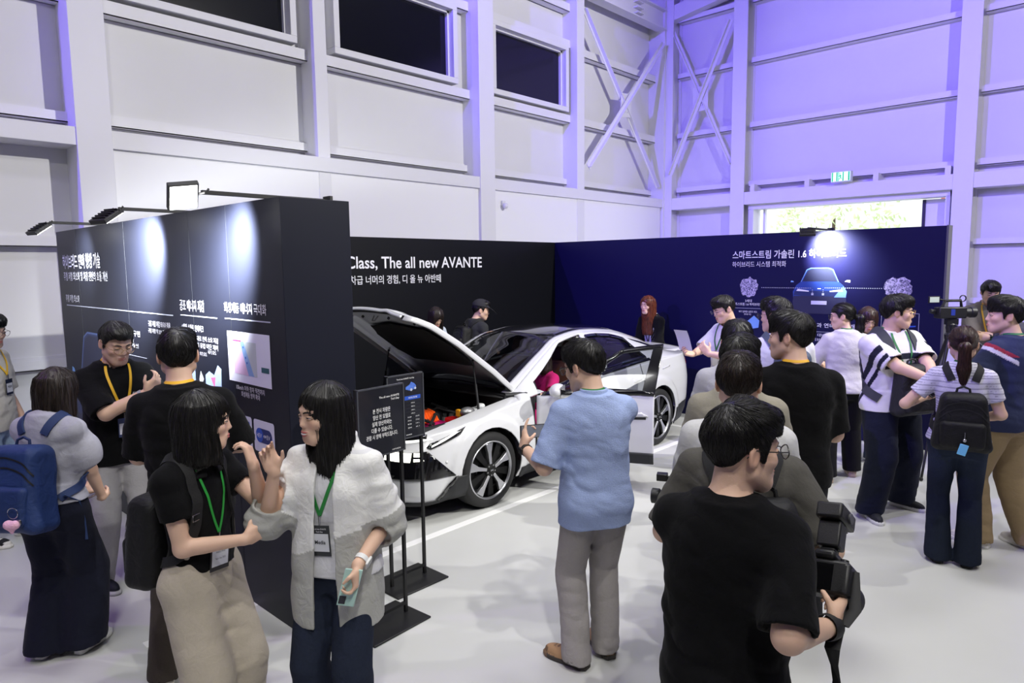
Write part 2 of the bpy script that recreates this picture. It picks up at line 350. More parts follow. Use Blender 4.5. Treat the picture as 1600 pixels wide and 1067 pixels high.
# ------------------------------------------------------------------ the booth walls and their graphics
def wallmat(name, c): return mat(name, srgb(c), .42, var=.06, spec=.22, bump=.02, bscale=2)
m_bw = wallmat('dark_navy_vinyl', (27, 29, 41)); m_bwb = wallmat('black_vinyl', (14, 15, 20)); m_bwr = wallmat('black_vinyl_blue_spill', (18, 18, 62)); m_end = mat('grey_panel_edge', srgb((92, 92, 98)), .6)  # right wall: spill of the blue lamps is mixed into its black
struct(MB().box((1.84, 3.40, 0), (2.27, 7.7, 2.44)), 'wall_booth_left', m_bw, bevel=.003)
struct(MB().box((2.27, 6.97, 0), (8.45, 7.15, 2.44)), 'wall_booth_back', m_bwb)
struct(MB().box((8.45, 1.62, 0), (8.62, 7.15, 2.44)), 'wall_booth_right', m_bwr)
struct(MB().box((8.445, 1.60, 0), (8.625, 1.62, 2.445)), 'trim_booth_right', m_end)
t = MB()
for y in (4.6, 5.83, 7.06, 4.05): t.box((1.8385, y, 0), (1.84, y+.004, 2.44))
struct(t, 'trim_panel_seams', mat('seam', srgb((24, 26, 34)), .6))
m_txt = mat('white_print', srgb((236, 236, 245)), .5); m_txt2 = mat('pale_print', srgb((190, 194, 210)), .5); m_blue = mat('blue_print', srgb((40, 84, 190)), .5); m_lb = mat('light_blue_print', srgb((120, 165, 230)), .5)
def LW(y, z): return (1.8375, y, z)
def BW(x, z): return (x*.9419, 6.9675, 2.05+(z-2.05)*.9419)
def RW(y, z): return (8.4475, y*1.018, 2.05+(z-2.05)*1.018)
g_left = thing('wall_graphic', 'white lettering and charts printed on the dark left booth wall', 'wall graphic', (1.838, 5.5, 0))
g_back = thing('wall_graphic', 'large white headline printed on the dark wall behind the car', 'wall graphic', (5, 6.968, 0))
g_right = thing('wall_graphic', 'white headline, engine pictures and blue car on the right booth wall', 'wall graphic', (8.448, 3, 0))
def at(o, root):
    if o is not None: o.parent = root; o.matrix_parent_inverse = Matrix.Translation(root.location).inverted()
    return o
def LT(s, y0, y1, z, h, bold=0, m=None, name='lettering'):
    return at(text_mesh(s, m or m_txt, None, name, LW(y0, z), (0, -1, 0), (0, 0, 1), h, y0-y1, bold), g_left)
LT('하이브리드 연비 향상 기술', 7.53, 6.43, 2.10, .10, 0.013); LT('주행 저항 최소화 및 차량 전반의 효율 개선', 7.53, 6.27, 1.985, .065)
LT('주행 저항 최소화', 7.52, 7.09, 1.785, .055); LT('공조 에너지 저감', 4.81, 4.42, 1.795, .06, 0.006); LT('회생제동 에너지 극대화', 4.13, 3.60, 1.805, .05, 0.004)
LT('4세대 스마트 인테이크', 4.80, 4.45, 1.66, .036, 0.007); LT('외기 사용량 확대로 전력 소요 저감', 4.80, 4.24, 1.60, .028); LT('내기 순환·외기 유입 이단 제어', 4.80, 4.25, 1.555, .028)
LT('구름 저항 저감 타이어 적용', 5.42, 5.00, 1.655, .034, 0.006); LT('구름 저항 약 20% 저감', 5.43, 5.08, 1.605, .028)
LT('공력 성능 최적화 구현', 6.35, 5.61, 1.56, .036, 0.006); LT('외장 형상', 6.0, 5.75, 1.51, .028); LT('공기저항 계수 개선', 6.35, 5.66, 1.47, .028); LT('언더커버 적용', 6.35, 5.68, 1.31, .034, 0.006); LT('하부 유동 개선', 6.0, 5.62, 1.26, .026)
LT('10km/h 이하 정차 직전까지', 4.02, 3.67, 1.34, .026); LT('회생제동 영역 확대', 3.96, 3.73, 1.303, .026)
def lrect(y0, y1, z0, z1, m, name, off=0): 
    return at(MB().box((1.8375-off-.0006, min(y0, y1), z0), (1.8375-off, max(y0, y1), z1)).build(name, m), g_left)
t = MB()
for a, b, z in ((7.51, 4.94, 1.745), (4.81, 4.24, 1.755), (4.13, 3.56, 1.76)): t.box((1.837, b, z), (1.8375, a, z+.007))
for a, b, z in ((6.35, 5.5, 1.40), (6.35, 5.45, 1.12)): t.box((1.837, b, z), (1.8375, a, z+.004))
at(t.build('rule_lines', m_txt2), g_left)
# regenerative braking chart
lrect(4.11, 3.58, 1.385, 1.69, mat('chart_white', srgb((225, 226, 245)), .5), 'chart_card')
def lpoly(pts, m, name, off, parent=None):
    return at(MB().prism([(1.8375-off, y, z) for y, z in pts], (-.0005, 0, 0)).build(name, m), g_left)
lpoly([(4.03, 1.635), (3.95, 1.635), (3.85, 1.435), (4.03, 1.435)], mat('chart_pink', srgb((222, 190, 225)), .5), 'chart_area', .001)
lpoly([(3.95, 1.635), (3.90, 1.635), (3.78, 1.435), (3.85, 1.435)], mat('chart_blue', srgb((140, 175, 225)), .5), 'chart_area', .001)
lpoly([(3.90, 1.635), (3.745, 1.635), (3.745, 1.435), (3.78, 1.435)], mat('chart_grey', srgb((196, 205, 210)), .5), 'chart_area', .001)
lpoly([(4.04, 1.64), (3.93, 1.64), (3.93, 1.632), (4.04, 1.632)], mat('chart_magenta', srgb((160, 40, 110)), .5), 'chart_line', .0015)
lpoly([(3.69, 1.47), (3.60, 1.47), (3.60, 1.50), (3.69, 1.50)], mat('chart_teal', srgb((40, 90, 100)), .5), 'chart_badge', .0015)
t = MB()
for y, z in ((3.905, 1.60), (3.88, 1.54), (3.865, 1.51)): t.box((1.8355, y-.006, z-.006), (1.836, y+.006, z+.006))
at(t.build('chart_dots', m_blue), g_left)
def rrect(mb, cy, cz, w, h, r, x, n=6):
    pts = []
    for sy, sz, a0 in ((1, 1, 0), (-1, 1, 90), (-1, -1, 180), (1, -1, 270)):
        for k in range(n+1):
            a = math.radians(a0+90*k/n); pts.append((x, cy+sy*(w/2-r)+r*math.cos(a), cz+sz*(h/2-r)+r*math.sin(a)))
    return mb.prism(pts, (-.0005, 0, 0))
m_card = mat('card_white', srgb((222, 224, 240)), .5); m_nv = mat('navy_pill', srgb((28, 44, 110)), .5)
for cy in (3.70, 3.97): at(rrect(MB(), cy, 1.09, .245, .19, .018, 1.8372).build('icon_card', m_card), g_left)
at(rrect(MB(), 3.70, 1.095, .19, .085, .042, 1.8364).build('mode_pill', m_nv), g_left); at(rrect(MB(), 3.755, 1.095, .085, .085, .042, 1.8358).build('mode_disc', m_blue), g_left)
at(text_mesh('HEV', m_txt, None, 'lettering', (1.835, 3.785, 1.082), (0, -1, 0), (0, 0, 1), .026, .06), g_left); at(text_mesh('EV', m_txt, None, 'lettering', (1.835, 3.665, 1.082), (0, -1, 0), (0, 0, 1), .026, .04), g_left)
t = MB(); t.prism([(1.8352, 3.705, 1.095), (1.8352, 3.695, 1.105), (1.8352, 3.695, 1.085)], (-.0004, 0, 0)); t.prism([(1.8352, 3.675, 1.095), (1.8352, 3.685, 1.105), (1.8352, 3.685, 1.085)], (-.0004, 0, 0)); at(t.build('arrow_heads', m_txt), g_left)
at(rrect(MB(), 3.90, 1.10, .05, .11, .01, 1.8364).build('battery_icon', m_blue), g_left); at(MB().prism([(1.8355, 3.905, 1.13), (1.8355, 3.89, 1.10), (1.8355, 3.90, 1.10), (1.8355, 3.893, 1.07), (1.8355, 3.912, 1.105), (1.8355, 3.902, 1.105)], (-.0004, 0, 0)).build('battery_bolt', m_txt), g_left)
# intake duct figure
m_ib = mat('figure_pale_blue', srgb((170, 190, 235)), .5, var=.25, vscale=30); m_pk = mat('figure_pink', srgb((215, 110, 160)), .5)
lpoly([(4.46, 1.30), (4.46, 1.38), (4.40, 1.41), (4.33, 1.39), (4.27, 1.46), (4.22, 1.44), (4.23, 1.33), (4.20, 1.29), (4.28, 1.26), (4.36, 1.29)], m_ib, 'duct_figure', .0004)
lpoly([(4.71, 1.38), (4.66, 1.46), (4.62, 1.46), (4.62, 1.33), (4.68, 1.31)], m_ib, 'duct_figure', .0004); lpoly([(4.38, 1.37), (4.31, 1.38), (4.33, 1.31)], m_pk, 'duct_arrow', .0012); lpoly([(4.56, 1.34), (4.53, 1.40), (4.49, 1.35), (4.53, 1.30)], m_txt, 'duct_arrow', .0008)
LT('외기 모드', 4.53, 4.42, 1.505, .02); LT('내기 모드', 4.40, 4.28, 1.525, .02)
# car picture half hidden by the presenter
def front_car(root, P, s, body, line=None):
    """a front view of a saloon drawn as flat print; P maps (u right, v up) in metres to the wall"""
    def poly(pts, m, name, off): return at(MB().prism([P(u*s, v*s, off) for u, v in pts], P(0, 0, off+.0005)-P(0, 0, off)).build(name, m), root)
    half = [(-.30, -.10), (-.31, .02), (-.27, .10), (-.22, .14), (-.15, .285), (-.10, .305)]
    poly(half + [(-u, v) for u, v in reversed(half)], body, 'car_picture', 0)
    poly([(-.20, .145), (-.14, .275), (-.09, .295), (.09, .295), (.14, .275), (.20, .145)], mat('picture_glass', srgb((34, 38, 66)), .5), 'car_picture_glass', .0006)
    lw = .007; edge = [(-.215, .14), (-.15, .285), (-.10, .305), (.10, .305), (.15, .285), (.215, .14)]
    t = MB()
    for (a, b), (c, d) in zip(edge, edge[1:]): 
        q = Vector((c-a, d-b)).normalized(); n = Vector((-q.y, q.x))*lw/2
        t.prism([P((a+n.x)*s, (b+n.y)*s, .0012), P((c+n.x)*s, (d+n.y)*s, .0012), P((c-n.x)*s, (d-n.y)*s, .0012), P((a-n.x)*s, (b-n.y)*s, .0012)], P(0, 0, .0004)-P(0, 0, 0))
    at(t.build('car_picture_outline', line or m_lb), root)
    poly([(-.30, -.02), (-.285, .035), (.285, .035), (.30, -.02), (.20, -.03), (-.20, -.03)], mat('picture_shade', srgb((30, 44, 96)), .5), 'car_picture_grille', .0006)
    poly([(-.27, .03), (-.25, .055), (-.12, .035), (-.12, .022)], m_txt, 'car_picture_lamp', .0012); poly([(.27, .03), (.25, .055), (.12, .035), (.12, .022)], m_txt, 'car_picture_lamp', .0012)
    poly([(.30, -.04), (.31, .03), (.27, .09), (.23, .04), (.17, -.04)], m_lb, 'car_picture_side', .0010)
    poly([(-.34, .135), (-.335, .155), (-.31, .15), (-.30, .135)], m_lb, 'car_picture_mirror', .0006); poly([(.34, .135), (.345, .16), (.31, .165), (.28, .145)], m_txt, 'car_picture_mirror', .0006)
    poly([(-.31, -.10), (-.30, -.03), (.30, -.03), (.31, -.10), (.29, -.24), (-.29, -.24)], mat('picture_bumper', srgb((40, 42, 74)), .5), 'car_picture_bumper', .0004)
    poly([(-.09, -.13), (-.09, -.085), (.09, -.085), (.09, -.13)], mat('plate_print', srgb((215, 215, 240)), .5), 'car_picture_plate', .0012)
    poly([(-.02, .055), (-.02, .065), (.02, .065), (.02, .055)], m_txt, 'car_picture_emblem', .0012)
m_cb = mat('picture_body_blue', srgb((36, 66, 150)), .5)
front_car(g_right, lambda u, v, o: Vector((8.4475-o, 2.895-u, 1.70+v)), 1.0, m_cb)
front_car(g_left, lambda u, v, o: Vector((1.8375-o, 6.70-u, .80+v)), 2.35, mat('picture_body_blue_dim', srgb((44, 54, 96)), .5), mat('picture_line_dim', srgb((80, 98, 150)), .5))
# back wall
for s, x0, x1, z, h, b in (('Class, The all new AVANTE', 4.86, 7.24, 2.065, .155, .014), ('차급 너머의 경험, 디 올 뉴 아반떼', 4.91, 6.42, 1.868, .09, .006)):
    a = BW(x0, z); c = BW(x1, z); at(text_mesh(s, m_txt, None, 'lettering', a, (1, 0, 0), (0, 0, 1), h*.94, c[0]-a[0], b), g_back)
# right wall
def RT(s, y0, y1, z, h, bold=0, m=None):
    a = RW(y0, z); c = RW(y1, z); return at(text_mesh(s, m or m_txt, None, 'lettering', a, (0, -1, 0), (0, 0, 1), h*1.018, a[1]-c[1], bold), g_right)
RT('스마트스트림 가솔린 1.6 하이브리드', 3.92, 2.56, 2.135, .08, 0.011); RT('하이브리드 시스템 최적화', 3.92, 3.24, 2.03, .056)
RT('3세대', 3.74, 3.655, 1.588, .028, 0.005); RT('스마트스트림 1.6 하이브리드 엔진', 3.93, 3.46, 1.545, .028, 0.006); RT('배기 일체형 실린더 헤드', 3.82, 3.58, 1.455, .02, 0.005); RT('열효율 개선', 3.75, 3.66, 1.425, .016)
RT('신규 변속기', 2.08, 1.94, 1.585, .028, 0.005); RT('하이브리드 6단 DCT', 2.17, 1.89, 1.54, .028, 0.005); RT('구동 모터 탑재', 2.06, 1.88, 1.455, .02, 0.005); RT('출력 밀도 개선', 2.04, 1.88, 1.425, .016)
RT('성능과 연비 동시 개선', 2.98, 2.38, 1.315, .042, 0.007); RT('기존 대비 출력 향상', 2.95, 2.55, 1.205, .03); RT('하이브리드 연비 개선', 2.95, 2.5, 1.15, .03)
def rbox(y0, y1, z0, z1):
    t = MB(); a = RW(y0, z0); b = RW(y1, z1); w_ = .004; x = 8.447
    t.box((x, b[1], a[2]), (x+.0005, a[1], a[2]+w_)); t.box((x, b[1], b[2]-w_), (x+.0005, a[1], b[2])); t.box((x, a[1]-w_, a[2]), (x+.0005, a[1], b[2])); t.box((x, b[1], a[2]), (x+.0005, b[1]+w_, b[2]))
    return at(t.build('text_frame', m_txt2), g_right)
rbox(3.91, 3.40, .75, 1.51); rbox(2.17, 1.80, .75, 1.51); rbox(3.05, 2.4, .75, 1.26)
t = MB()
def dotted(a, b, z0, z1):
    A = RW(a, z0); Bq = RW(b, z1); n = int((Vector(Bq)-Vector(A)).length/.022)
    for i in range(n+1):
        p = Vector(A).lerp(Vector(Bq), i/max(n, 1)); t.box((8.446, p.y-.005, p.z-.004), (8.4465, p.y+.005, p.z+.004))
dotted(3.53, 2.92, 1.77, 1.77); dotted(2.92, 2.92, 1.77, 1.70); dotted(2.80, 2.18, 1.775, 1.775); dotted(2.80, 2.80, 1.775, 1.705)
for y in (2.92, 2.80): p = RW(y, 1.70); t.box((8.4455, p[1]-.013, p[2]-.013), (8.446, p[1]+.013, p[2]+.013))
at(t.build('leader_lines', m_txt2), g_right)
m_eng, N, L, B = newmat('engine_print')   # tangle of pale pipes on the print
tc = N.new('ShaderNodeTexCoord'); nz = N.new('ShaderNodeTexNoise'); nz.inputs['Scale'].default_value = 26; nz.inputs['Detail'].default_value = 3; nz.inputs['Distortion'].default_value = 2.5; L.new(tc.outputs['Object'], nz.inputs[0])
cr = N.new('ShaderNodeValToRGB'); cr.color_ramp.elements[0].position = .38; cr.color_ramp.elements[0].color = srgb((52, 52, 96))+(1,); cr.color_ramp.elements[1].position = .62; cr.color_ramp.elements[1].color = srgb((214, 206, 236))+(1,)
L.new(nz.outputs[0], cr.inputs[0]); L.new(cr.outputs[0], B.inputs['Base Color'])
def blob(cy, cz, ry, rz, seed, pts=26):
    rnd = random.Random(seed); a = RW(cy, cz); out = []
    for i in range(pts):
        an = 2*math.pi*i/pts; r = rnd.uniform(.82, 1.08); out.append((8.447, a[1]+ry*r*math.cos(an), a[2]+rz*r*math.sin(an)))
    return at(MB().prism(out, (-.0006, 0, 0)).build('engine_picture', m_eng), g_right)
blob(3.70, 1.775, .125, .13, 3); blob(2.015, 1.775, .15, .13, 5)
at(MB().prism([(8.447, *RW(y, z)[1:]) for y, z in ((3.78, 1.28), (3.62, 1.42), (3.55, 1.36), (3.56, 1.27), (3.66, 1.25))], (-.0006, 0, 0)).build('cylinder_head_picture', m_lb), g_right)
at(MB().prism([(8.447, *RW(y, z)[1:]) for y, z in ((2.10, 1.36), (2.02, 1.385), (1.9, 1.375), (1.83, 1.38), (1.83, 1.365), (1.92, 1.355), (2.02, 1.35))], (-.0006, 0, 0)).build('gearbox_picture', m_blue), g_right)
# flood lights on arms above the booth walls
m_flood = emis('flood_glass', (1, .99, .96), 26); m_lampb = mat('flood_black', srgb((26, 26, 28)), .5)
def floodlight(loc, d, label, power, tiltdown=35, twist=0, aim=.4, roll=0):
    rz = math.atan2(d[1], d[0]); o = thing('floodlight', label, 'lamp', loc, rz, 'floodlights above the booth walls')   # local +x points out from the wall
    t = MB(); t.box((-.42, -.012, .0), (.34, .012, .022)); t.box((-.43, -.04, -.03), (-.41, .04, .04)); t.build('arm', m_lampb, o, bevel=.002)
    R = Matrix.Rotation(math.radians(twist), 4, 'Z') @ Matrix.Rotation(math.radians(tiltdown), 4, 'Y') @ Matrix.Rotation(math.radians(roll), 4, 'X'); Mx = Matrix.Translation((.36, 0, .0)) @ R
    h = MB(); h.box((0, -.085, -.016), (.15, .085, .014)); 
    for i in range(5): h.box((.02+i*.025, -.07, .014), (.028+i*.025, .07, .026))
    h.xf(Mx); hd = h.build('lamp_head', m_lampb, o, bevel=.005)
    g = MB().box((.01, -.076, -.019), (.14, .076, -.016)); g.xf(Mx); g.build('lamp_glass', m_flood, hd)
    y = MB().tube([(.34, -.09, .02), (.36, -.095, .0), (.36, .095, .0), (.34, .09, .02)], .006, 6).build('yoke', m_lampb, o)
    p = Matrix.Translation(loc) @ Matrix.Rotation(rz, 4, 'Z') @ Mx @ Vector((.095, 0, -.05)); tgt = Vector(loc)+Vector((0, aim*.8, -.30))
    lamp('SPOT', p, tgt, power, (.93, .98, 1.0), .05, 88, 1.0)
    return o
floodlight((1.90, 3.70, 2.455), (-1, 0, 0), 'lit floodlight on the left booth wall nearest its front corner', 2000, 8, -10, .5, 42)
floodlight((1.90, 5.00, 2.455), (-1, 0, 0), 'middle floodlight of three on the left booth wall', 2000, 34, 15, .5)
floodlight((1.90, 6.69, 2.455), (-1, 0, 0), 'floodlight at the far end of the left booth wall', 100, 35, 10, .2)
floodlight((8.52, 2.95, 2.455), (-1, 0, 0), 'floodlight above the headline on the right booth wall', 480, 30, 20, -.25)
# sign stands on the floor in front of the car
def sign_stand(loc, rz, label, z0, z1, w):
    o = thing('sign_stand', label, 'sign', loc, rz)
    MB().box((-.21, -.16, 0), (.21, .16, .012)).build('base_plate', m_black, o, bevel=.004)
    for sx in (-1, 1): MB().box((sx*w/2-.009, -.009, .012), (sx*w/2+.009, .009, z1)).build('upright', m_black, o)
    MB().box((-w/2, -.008, .06), (w/2, .008, .078)).build('crossbar', m_black, o)
    p = MB().box((-w/2-.012, -.024, z0), (w/2+.012, -.008, z1)).build('sign_board', mat('board_black', srgb((24, 26, 34)), .3, coat=.4), o, bevel=.003)
    return o, p
m_st = mat('sign_print', srgb((240, 240, 240)), .5); m_fr = mat('frame_edge', srgb((70, 72, 78)), .4)
def sign_frame(o, w, z0, z1):
    t = MB(); 
    for a, b in (((-w/2-.012, z0), (w/2+.012, z0+.008)), ((-w/2-.012, z1-.008), (w/2+.012, z1)), ((-w/2-.012, z0), (-w/2-.004, z1)), ((w/2+.004, z0), (w/2+.012, z1))): t.box((a[0], -.027, a[1]), (b[0], -.0235, b[1]))
    t.build('board_rim', m_fr, o)
# front sign: rotation so that the board faces the camera side
s1, b1 = sign_stand((2.235, 3.13, 0), .06, 'black stand sign with Korean notice, nearer to the camera', 1.005, 1.40, .31)
sign_frame(s1, .31, 1.005, 1.40)
def ST(o, s, x, z, h, w=None, align='CENTER', bold=.01, m=None): return text_mesh(s, m or m_st, o, 'sign_lettering', (x, -.0245, z), (1, 0, 0), (0, 0, 1), h, w, bold, align)
ST(s1, 'The all new AVANTE', .13, 1.332, .012, .145, 'RIGHT'); ST(s1, 'Tech Day', .13, 1.314, .012, .062, 'RIGHT')
for i, s in enumerate(('본 전시 차량은', '양산 전 모델로', '실제 양산차와는', '다를 수 있습니다.', '관람 시 양해 부탁드립니다.')): ST(s1, s, .0, 1.255-i*.036, .021, (.125, .125, .14, .15, .225)[i])
ST(s1, 'HYUNDAI', .13, 1.022, .008, .05, 'RIGHT')
text_mesh('H', m_st, s1, 'sign_emblem', (.068, -.0245, 1.022), (1, 0, .0), (.25, 0, 1), .008, .01)
s2, b2 = sign_stand((2.665, 3.46, 0), .0, 'black specification board on a stand behind the notice sign', .965, 1.385, .27)
sign_frame(s2, .27, .965, 1.385)
ST(s2, 'The all new AVANTE Tech Day', 0, 1.352, .009, .14)
MB().box((-.01, -.0252, 1.215), (.118, -.0245, 1.24)).build('sign_band', m_blue, s2); ST(s2, '하이브리드 주요 제원', .055, 1.223, .009, .07)
t = MB()
for i in range(9): t.box((-.0, -.0252, 1.205-i*.023), (.118, -.0247, 1.2058-i*.023))
t.box((.055, -.0252, 1.02), (.0558, -.0247, 1.115)); t.build('sign_table_lines', m_fr, s2)
for i, s in enumerate(('4,765 mm', '1,855 mm', '1,430 mm', '2,750 mm')): ST(s2, s, .055, 1.19-i*.023, .007, .03)
for i, s in enumerate(('최고 출력', '최대 토크', '배기량', '연비')): ST(s2, s, .025, 1.098-i*.023, .007, .03); ST(s2, ('150 PS', '27.0 kgf', '1.6 L', '21.1')[i], .09, 1.098-i*.023, .007, .03)
ST(s2, 'HYUNDAI', -.005, .985, .007, .045, 'LEFT')
# little car picture on the spec board
t = MB(); t.prism([(-.0, -.025, 1.285), (.03, -.025, 1.275), (.075, -.025, 1.28), (.085, -.025, 1.30), (.07, -.025, 1.318), (.045, -.025, 1.33), (.03, -.025, 1.312), (.0, -.025, 1.30)], (0, -.0004, 0)); t.build('sign_car_picture', mat('sign_blue', srgb((80, 120, 215)), .5, var=.5, vscale=60), s2)
t = MB(); t.cyl((.045, -.0248, 1.279), (.045, -.0258, 1.279), .009, 14); t.cyl((.077, -.0248, 1.286), (.077, -.0258, 1.286), .008, 14); t.build('sign_car_wheel', m_txt2, s2)
# ------------------------------------------------------------------ smooth bodies: distance fields turned into meshes
_rng = np.random.RandomState(11); _NT = _rng.rand(32, 32, 32).astype(np.float32)
def noise3(p):
    i = np.floor(p).astype(np.int32); f = (p-i).astype(np.float32); f = f*f*(3-2*f); i0 = i & 31; i1 = (i+1) & 31
    x0, y0, z0 = i0.T; x1, y1, z1 = i1.T; fx, fy, fz = f.T
    def l(a, b, t): return a+(b-a)*t
    return l(l(l(_NT[x0,y0,z0], _NT[x1,y0,z0], fx), l(_NT[x0,y1,z0], _NT[x1,y1,z0], fx), fy), l(l(_NT[x0,y0,z1], _NT[x1,y0,z1], fx), l(_NT[x0,y1,z1], _NT[x1,y1,z1], fx), fy), fz)*2-1
def V(*a): return np.array(a, float)
def rc(p, a, b, r1, r2):
    a = np.asarray(a, float); ab = np.asarray(b, float)-a; t = np.clip(((p-a)@ab)/max(ab@ab, 1e-9), 0, 1)
    return np.sqrt((((p-a)-t[:, None]*ab)**2).sum(1)) - (r1+(r2-r1)*t)
def chain(p, pts, rs, k=.0):
    d = None
    for a, b, r, q in zip(pts, pts[1:], rs, rs[1:]):
        e = rc(p, a, b, r, q); d = e if d is None else (np.minimum(d, e) if k == 0 else smin(d, e, k))
    return d
def ell(p, c, r, M=None):
    q = p-np.asarray(c, float)
    if M is not None: q = q@M
    r = np.asarray(r, float); k0 = np.sqrt(((q/r)**2).sum(1)); k1 = np.sqrt(((q/r**2)**2).sum(1)); return k0*(k0-1)/np.maximum(k1, 1e-6)
def sph(p, c, r): return np.sqrt(((p-np.asarray(c, float))**2).sum(1))-r
def rbox(p, c, h, r, M=None):
    q = p-np.asarray(c, float)
    if M is not None: q = q@M
    q = np.abs(q)-(np.asarray(h, float)-r); return np.sqrt((np.maximum(q, 0)**2).sum(1))+np.minimum(q.max(1), 0)-r
def smin(a, b, k): h = np.maximum(k-np.abs(a-b), 0)/k; return np.minimum(a, b)-h*h*k*.25
def smax(a, b, k): return -smin(-a, -b, k)
def loft(p, z, a, b, c=None, n=2.4):
    z = np.asarray(z, float); zz = np.linspace(z[0], z[-1], 60)
    def sm(v):      # smooth the key values a little
        v = np.interp(zz, z, v); w = np.pad(v, 3, 'edge'); return np.convolve(w, np.ones(7)/7, 'valid')
    pz = p[:, 2]; A = np.interp(pz, zz, sm(a)); B = np.interp(pz, zz, sm(b)); Cc = np.interp(pz, zz, sm(c)) if c is not None else 0
    x = np.abs(p[:, 0])/A; y = np.abs(p[:, 1]-Cc)/B; d = ((x**n+y**n)**(1/n)-1)*np.minimum(A, B)
    return np.maximum(d, np.maximum(pz-z[-1], z[0]-pz))
def mesh_sdf(f, lo, hi, h):
    lo = np.asarray(lo, float); hi = np.asarray(hi, float); B = 6; nb = np.ceil((hi-lo)/(h*B)).astype(int)+1; n = nb*B
    cs = lo[None]+(np.stack(np.meshgrid(*[np.arange(k) for k in nb], indexing='ij'), -1).reshape(-1, 3)*B+(B-1)/2)*h
    dc = f(cs); act = np.abs(dc) < h*B*1.25
    D = np.repeat(np.repeat(np.repeat(dc.reshape(nb), B, 0), B, 1), B, 2).astype(np.float32)
    idx = np.argwhere(act.reshape(nb)); off = np.stack(np.meshgrid(*[np.arange(B)]*3, indexing='ij'), -1).reshape(-1, 3)
    for s in range(0, len(idx), 600):
        g = (idx[s:s+600, None, :]*B+off[None]).reshape(-1, 3); D[g[:, 0], g[:, 1], g[:, 2]] = f(lo+g*h)
    S = D < 0
    c = [S[i:n[0]-1+i, j:n[1]-1+j, k:n[2]-1+k] for i in (0, 1) for j in (0, 1) for k in (0, 1)]
    al = c[0].copy(); an = c[0].copy()
    for q in c[1:]: al &= q; an |= q
    cells = np.argwhere(an & ~al)
    if len(cells) == 0: return np.zeros((0, 3)), np.zeros((0, 4), int)
    cid = -np.ones(n-1, np.int32); cid[cells[:, 0], cells[:, 1], cells[:, 2]] = np.arange(len(cells))
    acc = np.zeros((len(cells), 3)); cnt = np.zeros(len(cells))
    co = [(i, j, k) for i in (0, 1) for j in (0, 1) for k in (0, 1)]; vals = [D[cells[:, 0]+i, cells[:, 1]+j, cells[:, 2]+k] for i, j, k in co]
    for x in range(8):
        for y in range(x+1, 8):
            if sum(abs(co[x][q]-co[y][q]) for q in range(3)) != 1: continue
            m = (vals[x] < 0) != (vals[y] < 0); t = vals[x]/np.where(m, vals[x]-vals[y], 1); t = np.clip(t, 0, 1)
            P = np.array(co[x])[None]+t[:, None]*(np.array(co[y])-np.array(co[x]))[None]; acc += P*m[:, None]; cnt += m
    verts = lo+(cells+acc/cnt[:, None])*h
    quads = []
    for ax in range(3):
        u, v = [(1, 2), (2, 0), (0, 1)][ax]
        sl0 = [slice(None)]*3; sl1 = [slice(None)]*3; sl0[ax] = slice(0, -1); sl1[ax] = slice(1, None)
        a = S[tuple(sl0)]; b = S[tuple(sl1)]; e = np.argwhere(a != b); e = e[(e[:, u] > 0) & (e[:, v] > 0) & (e[:, u] < n[u]-1) & (e[:, v] < n[v]-1)]
        if len(e) == 0: continue
        du = np.zeros(3, int); du[u] = 1; dv = np.zeros(3, int); dv[v] = 1
        g = lambda q: cid[q[:, 0], q[:, 1], q[:, 2]]
        Q = np.stack([g(e-du-dv), g(e-dv), g(e), g(e-du)], 1); fl = ~a[e[:, 0], e[:, 1], e[:, 2]]; Q[fl] = Q[fl][:, ::-1]; quads.append(Q)
    return verts, np.concatenate(quads)
def np_mesh(name, v, q, m, parent=None, col=None, smooth=True):
    me = bpy.data.meshes.new(name); me.vertices.add(len(v)); me.vertices.foreach_set('co', np.asarray(v, np.float32).ravel())
    k = q.shape[1] if len(q) else 4
    me.loops.add(len(q)*k); me.polygons.add(len(q)); me.loops.foreach_set('vertex_index', q.astype(np.int32).ravel())
    me.polygons.foreach_set('loop_start', np.arange(0, len(q)*k, k, dtype=np.int32))
    me.polygons.foreach_set('use_smooth', [smooth]*len(q)); me.update(calc_edges=True); me.materials.append(m)
    if col is not None:
        ca = me.color_attributes.new('Col', 'FLOAT_COLOR', 'POINT'); c4 = np.ones((len(v), 4), np.float32); c4[:, :3] = col; ca.data.foreach_set('color', c4.ravel())
    return link(bpy.data.objects.new(name, me), parent)
def sdf_obj(name, f, lo, hi, h, m, parent=None, paint=None, keep=0):
    v, q = mesh_sdf(f, lo, hi, h)
    if keep and len(v):      # drop loose crumbs
        lab = np.arange(len(v))
        while True:
            mn = lab[q].min(1); new = lab.copy(); np.minimum.at(new, q.ravel(), np.repeat(mn, 4)); new = new[new]
            if (new == lab).all(): break
            lab = new
        cnt = np.bincount(lab, minlength=len(v)); ok = cnt[lab] >= keep*len(v); mp = np.cumsum(ok)-1; q = mp[q[ok[q[:, 0]]]]; v = v[ok]
    return np_mesh(name, v, q, m, parent, None if paint is None else paint(v))
def grad(f, p, e=.003):
    g = np.zeros_like(p)
    for i in range(3):
        d = np.zeros(3); d[i] = e; g[:, i] = f(p+d)-f(p-d)
    return g/np.maximum(np.linalg.norm(g, axis=1, keepdims=True), 1e-9)
def snap(f, p, off=.004, it=5):
    p = np.array(p, float)
    for _ in range(it):
        d = f(p)-off; p = p-grad(f, p)*np.clip(d, -.05, .05)[:, None]
    return p
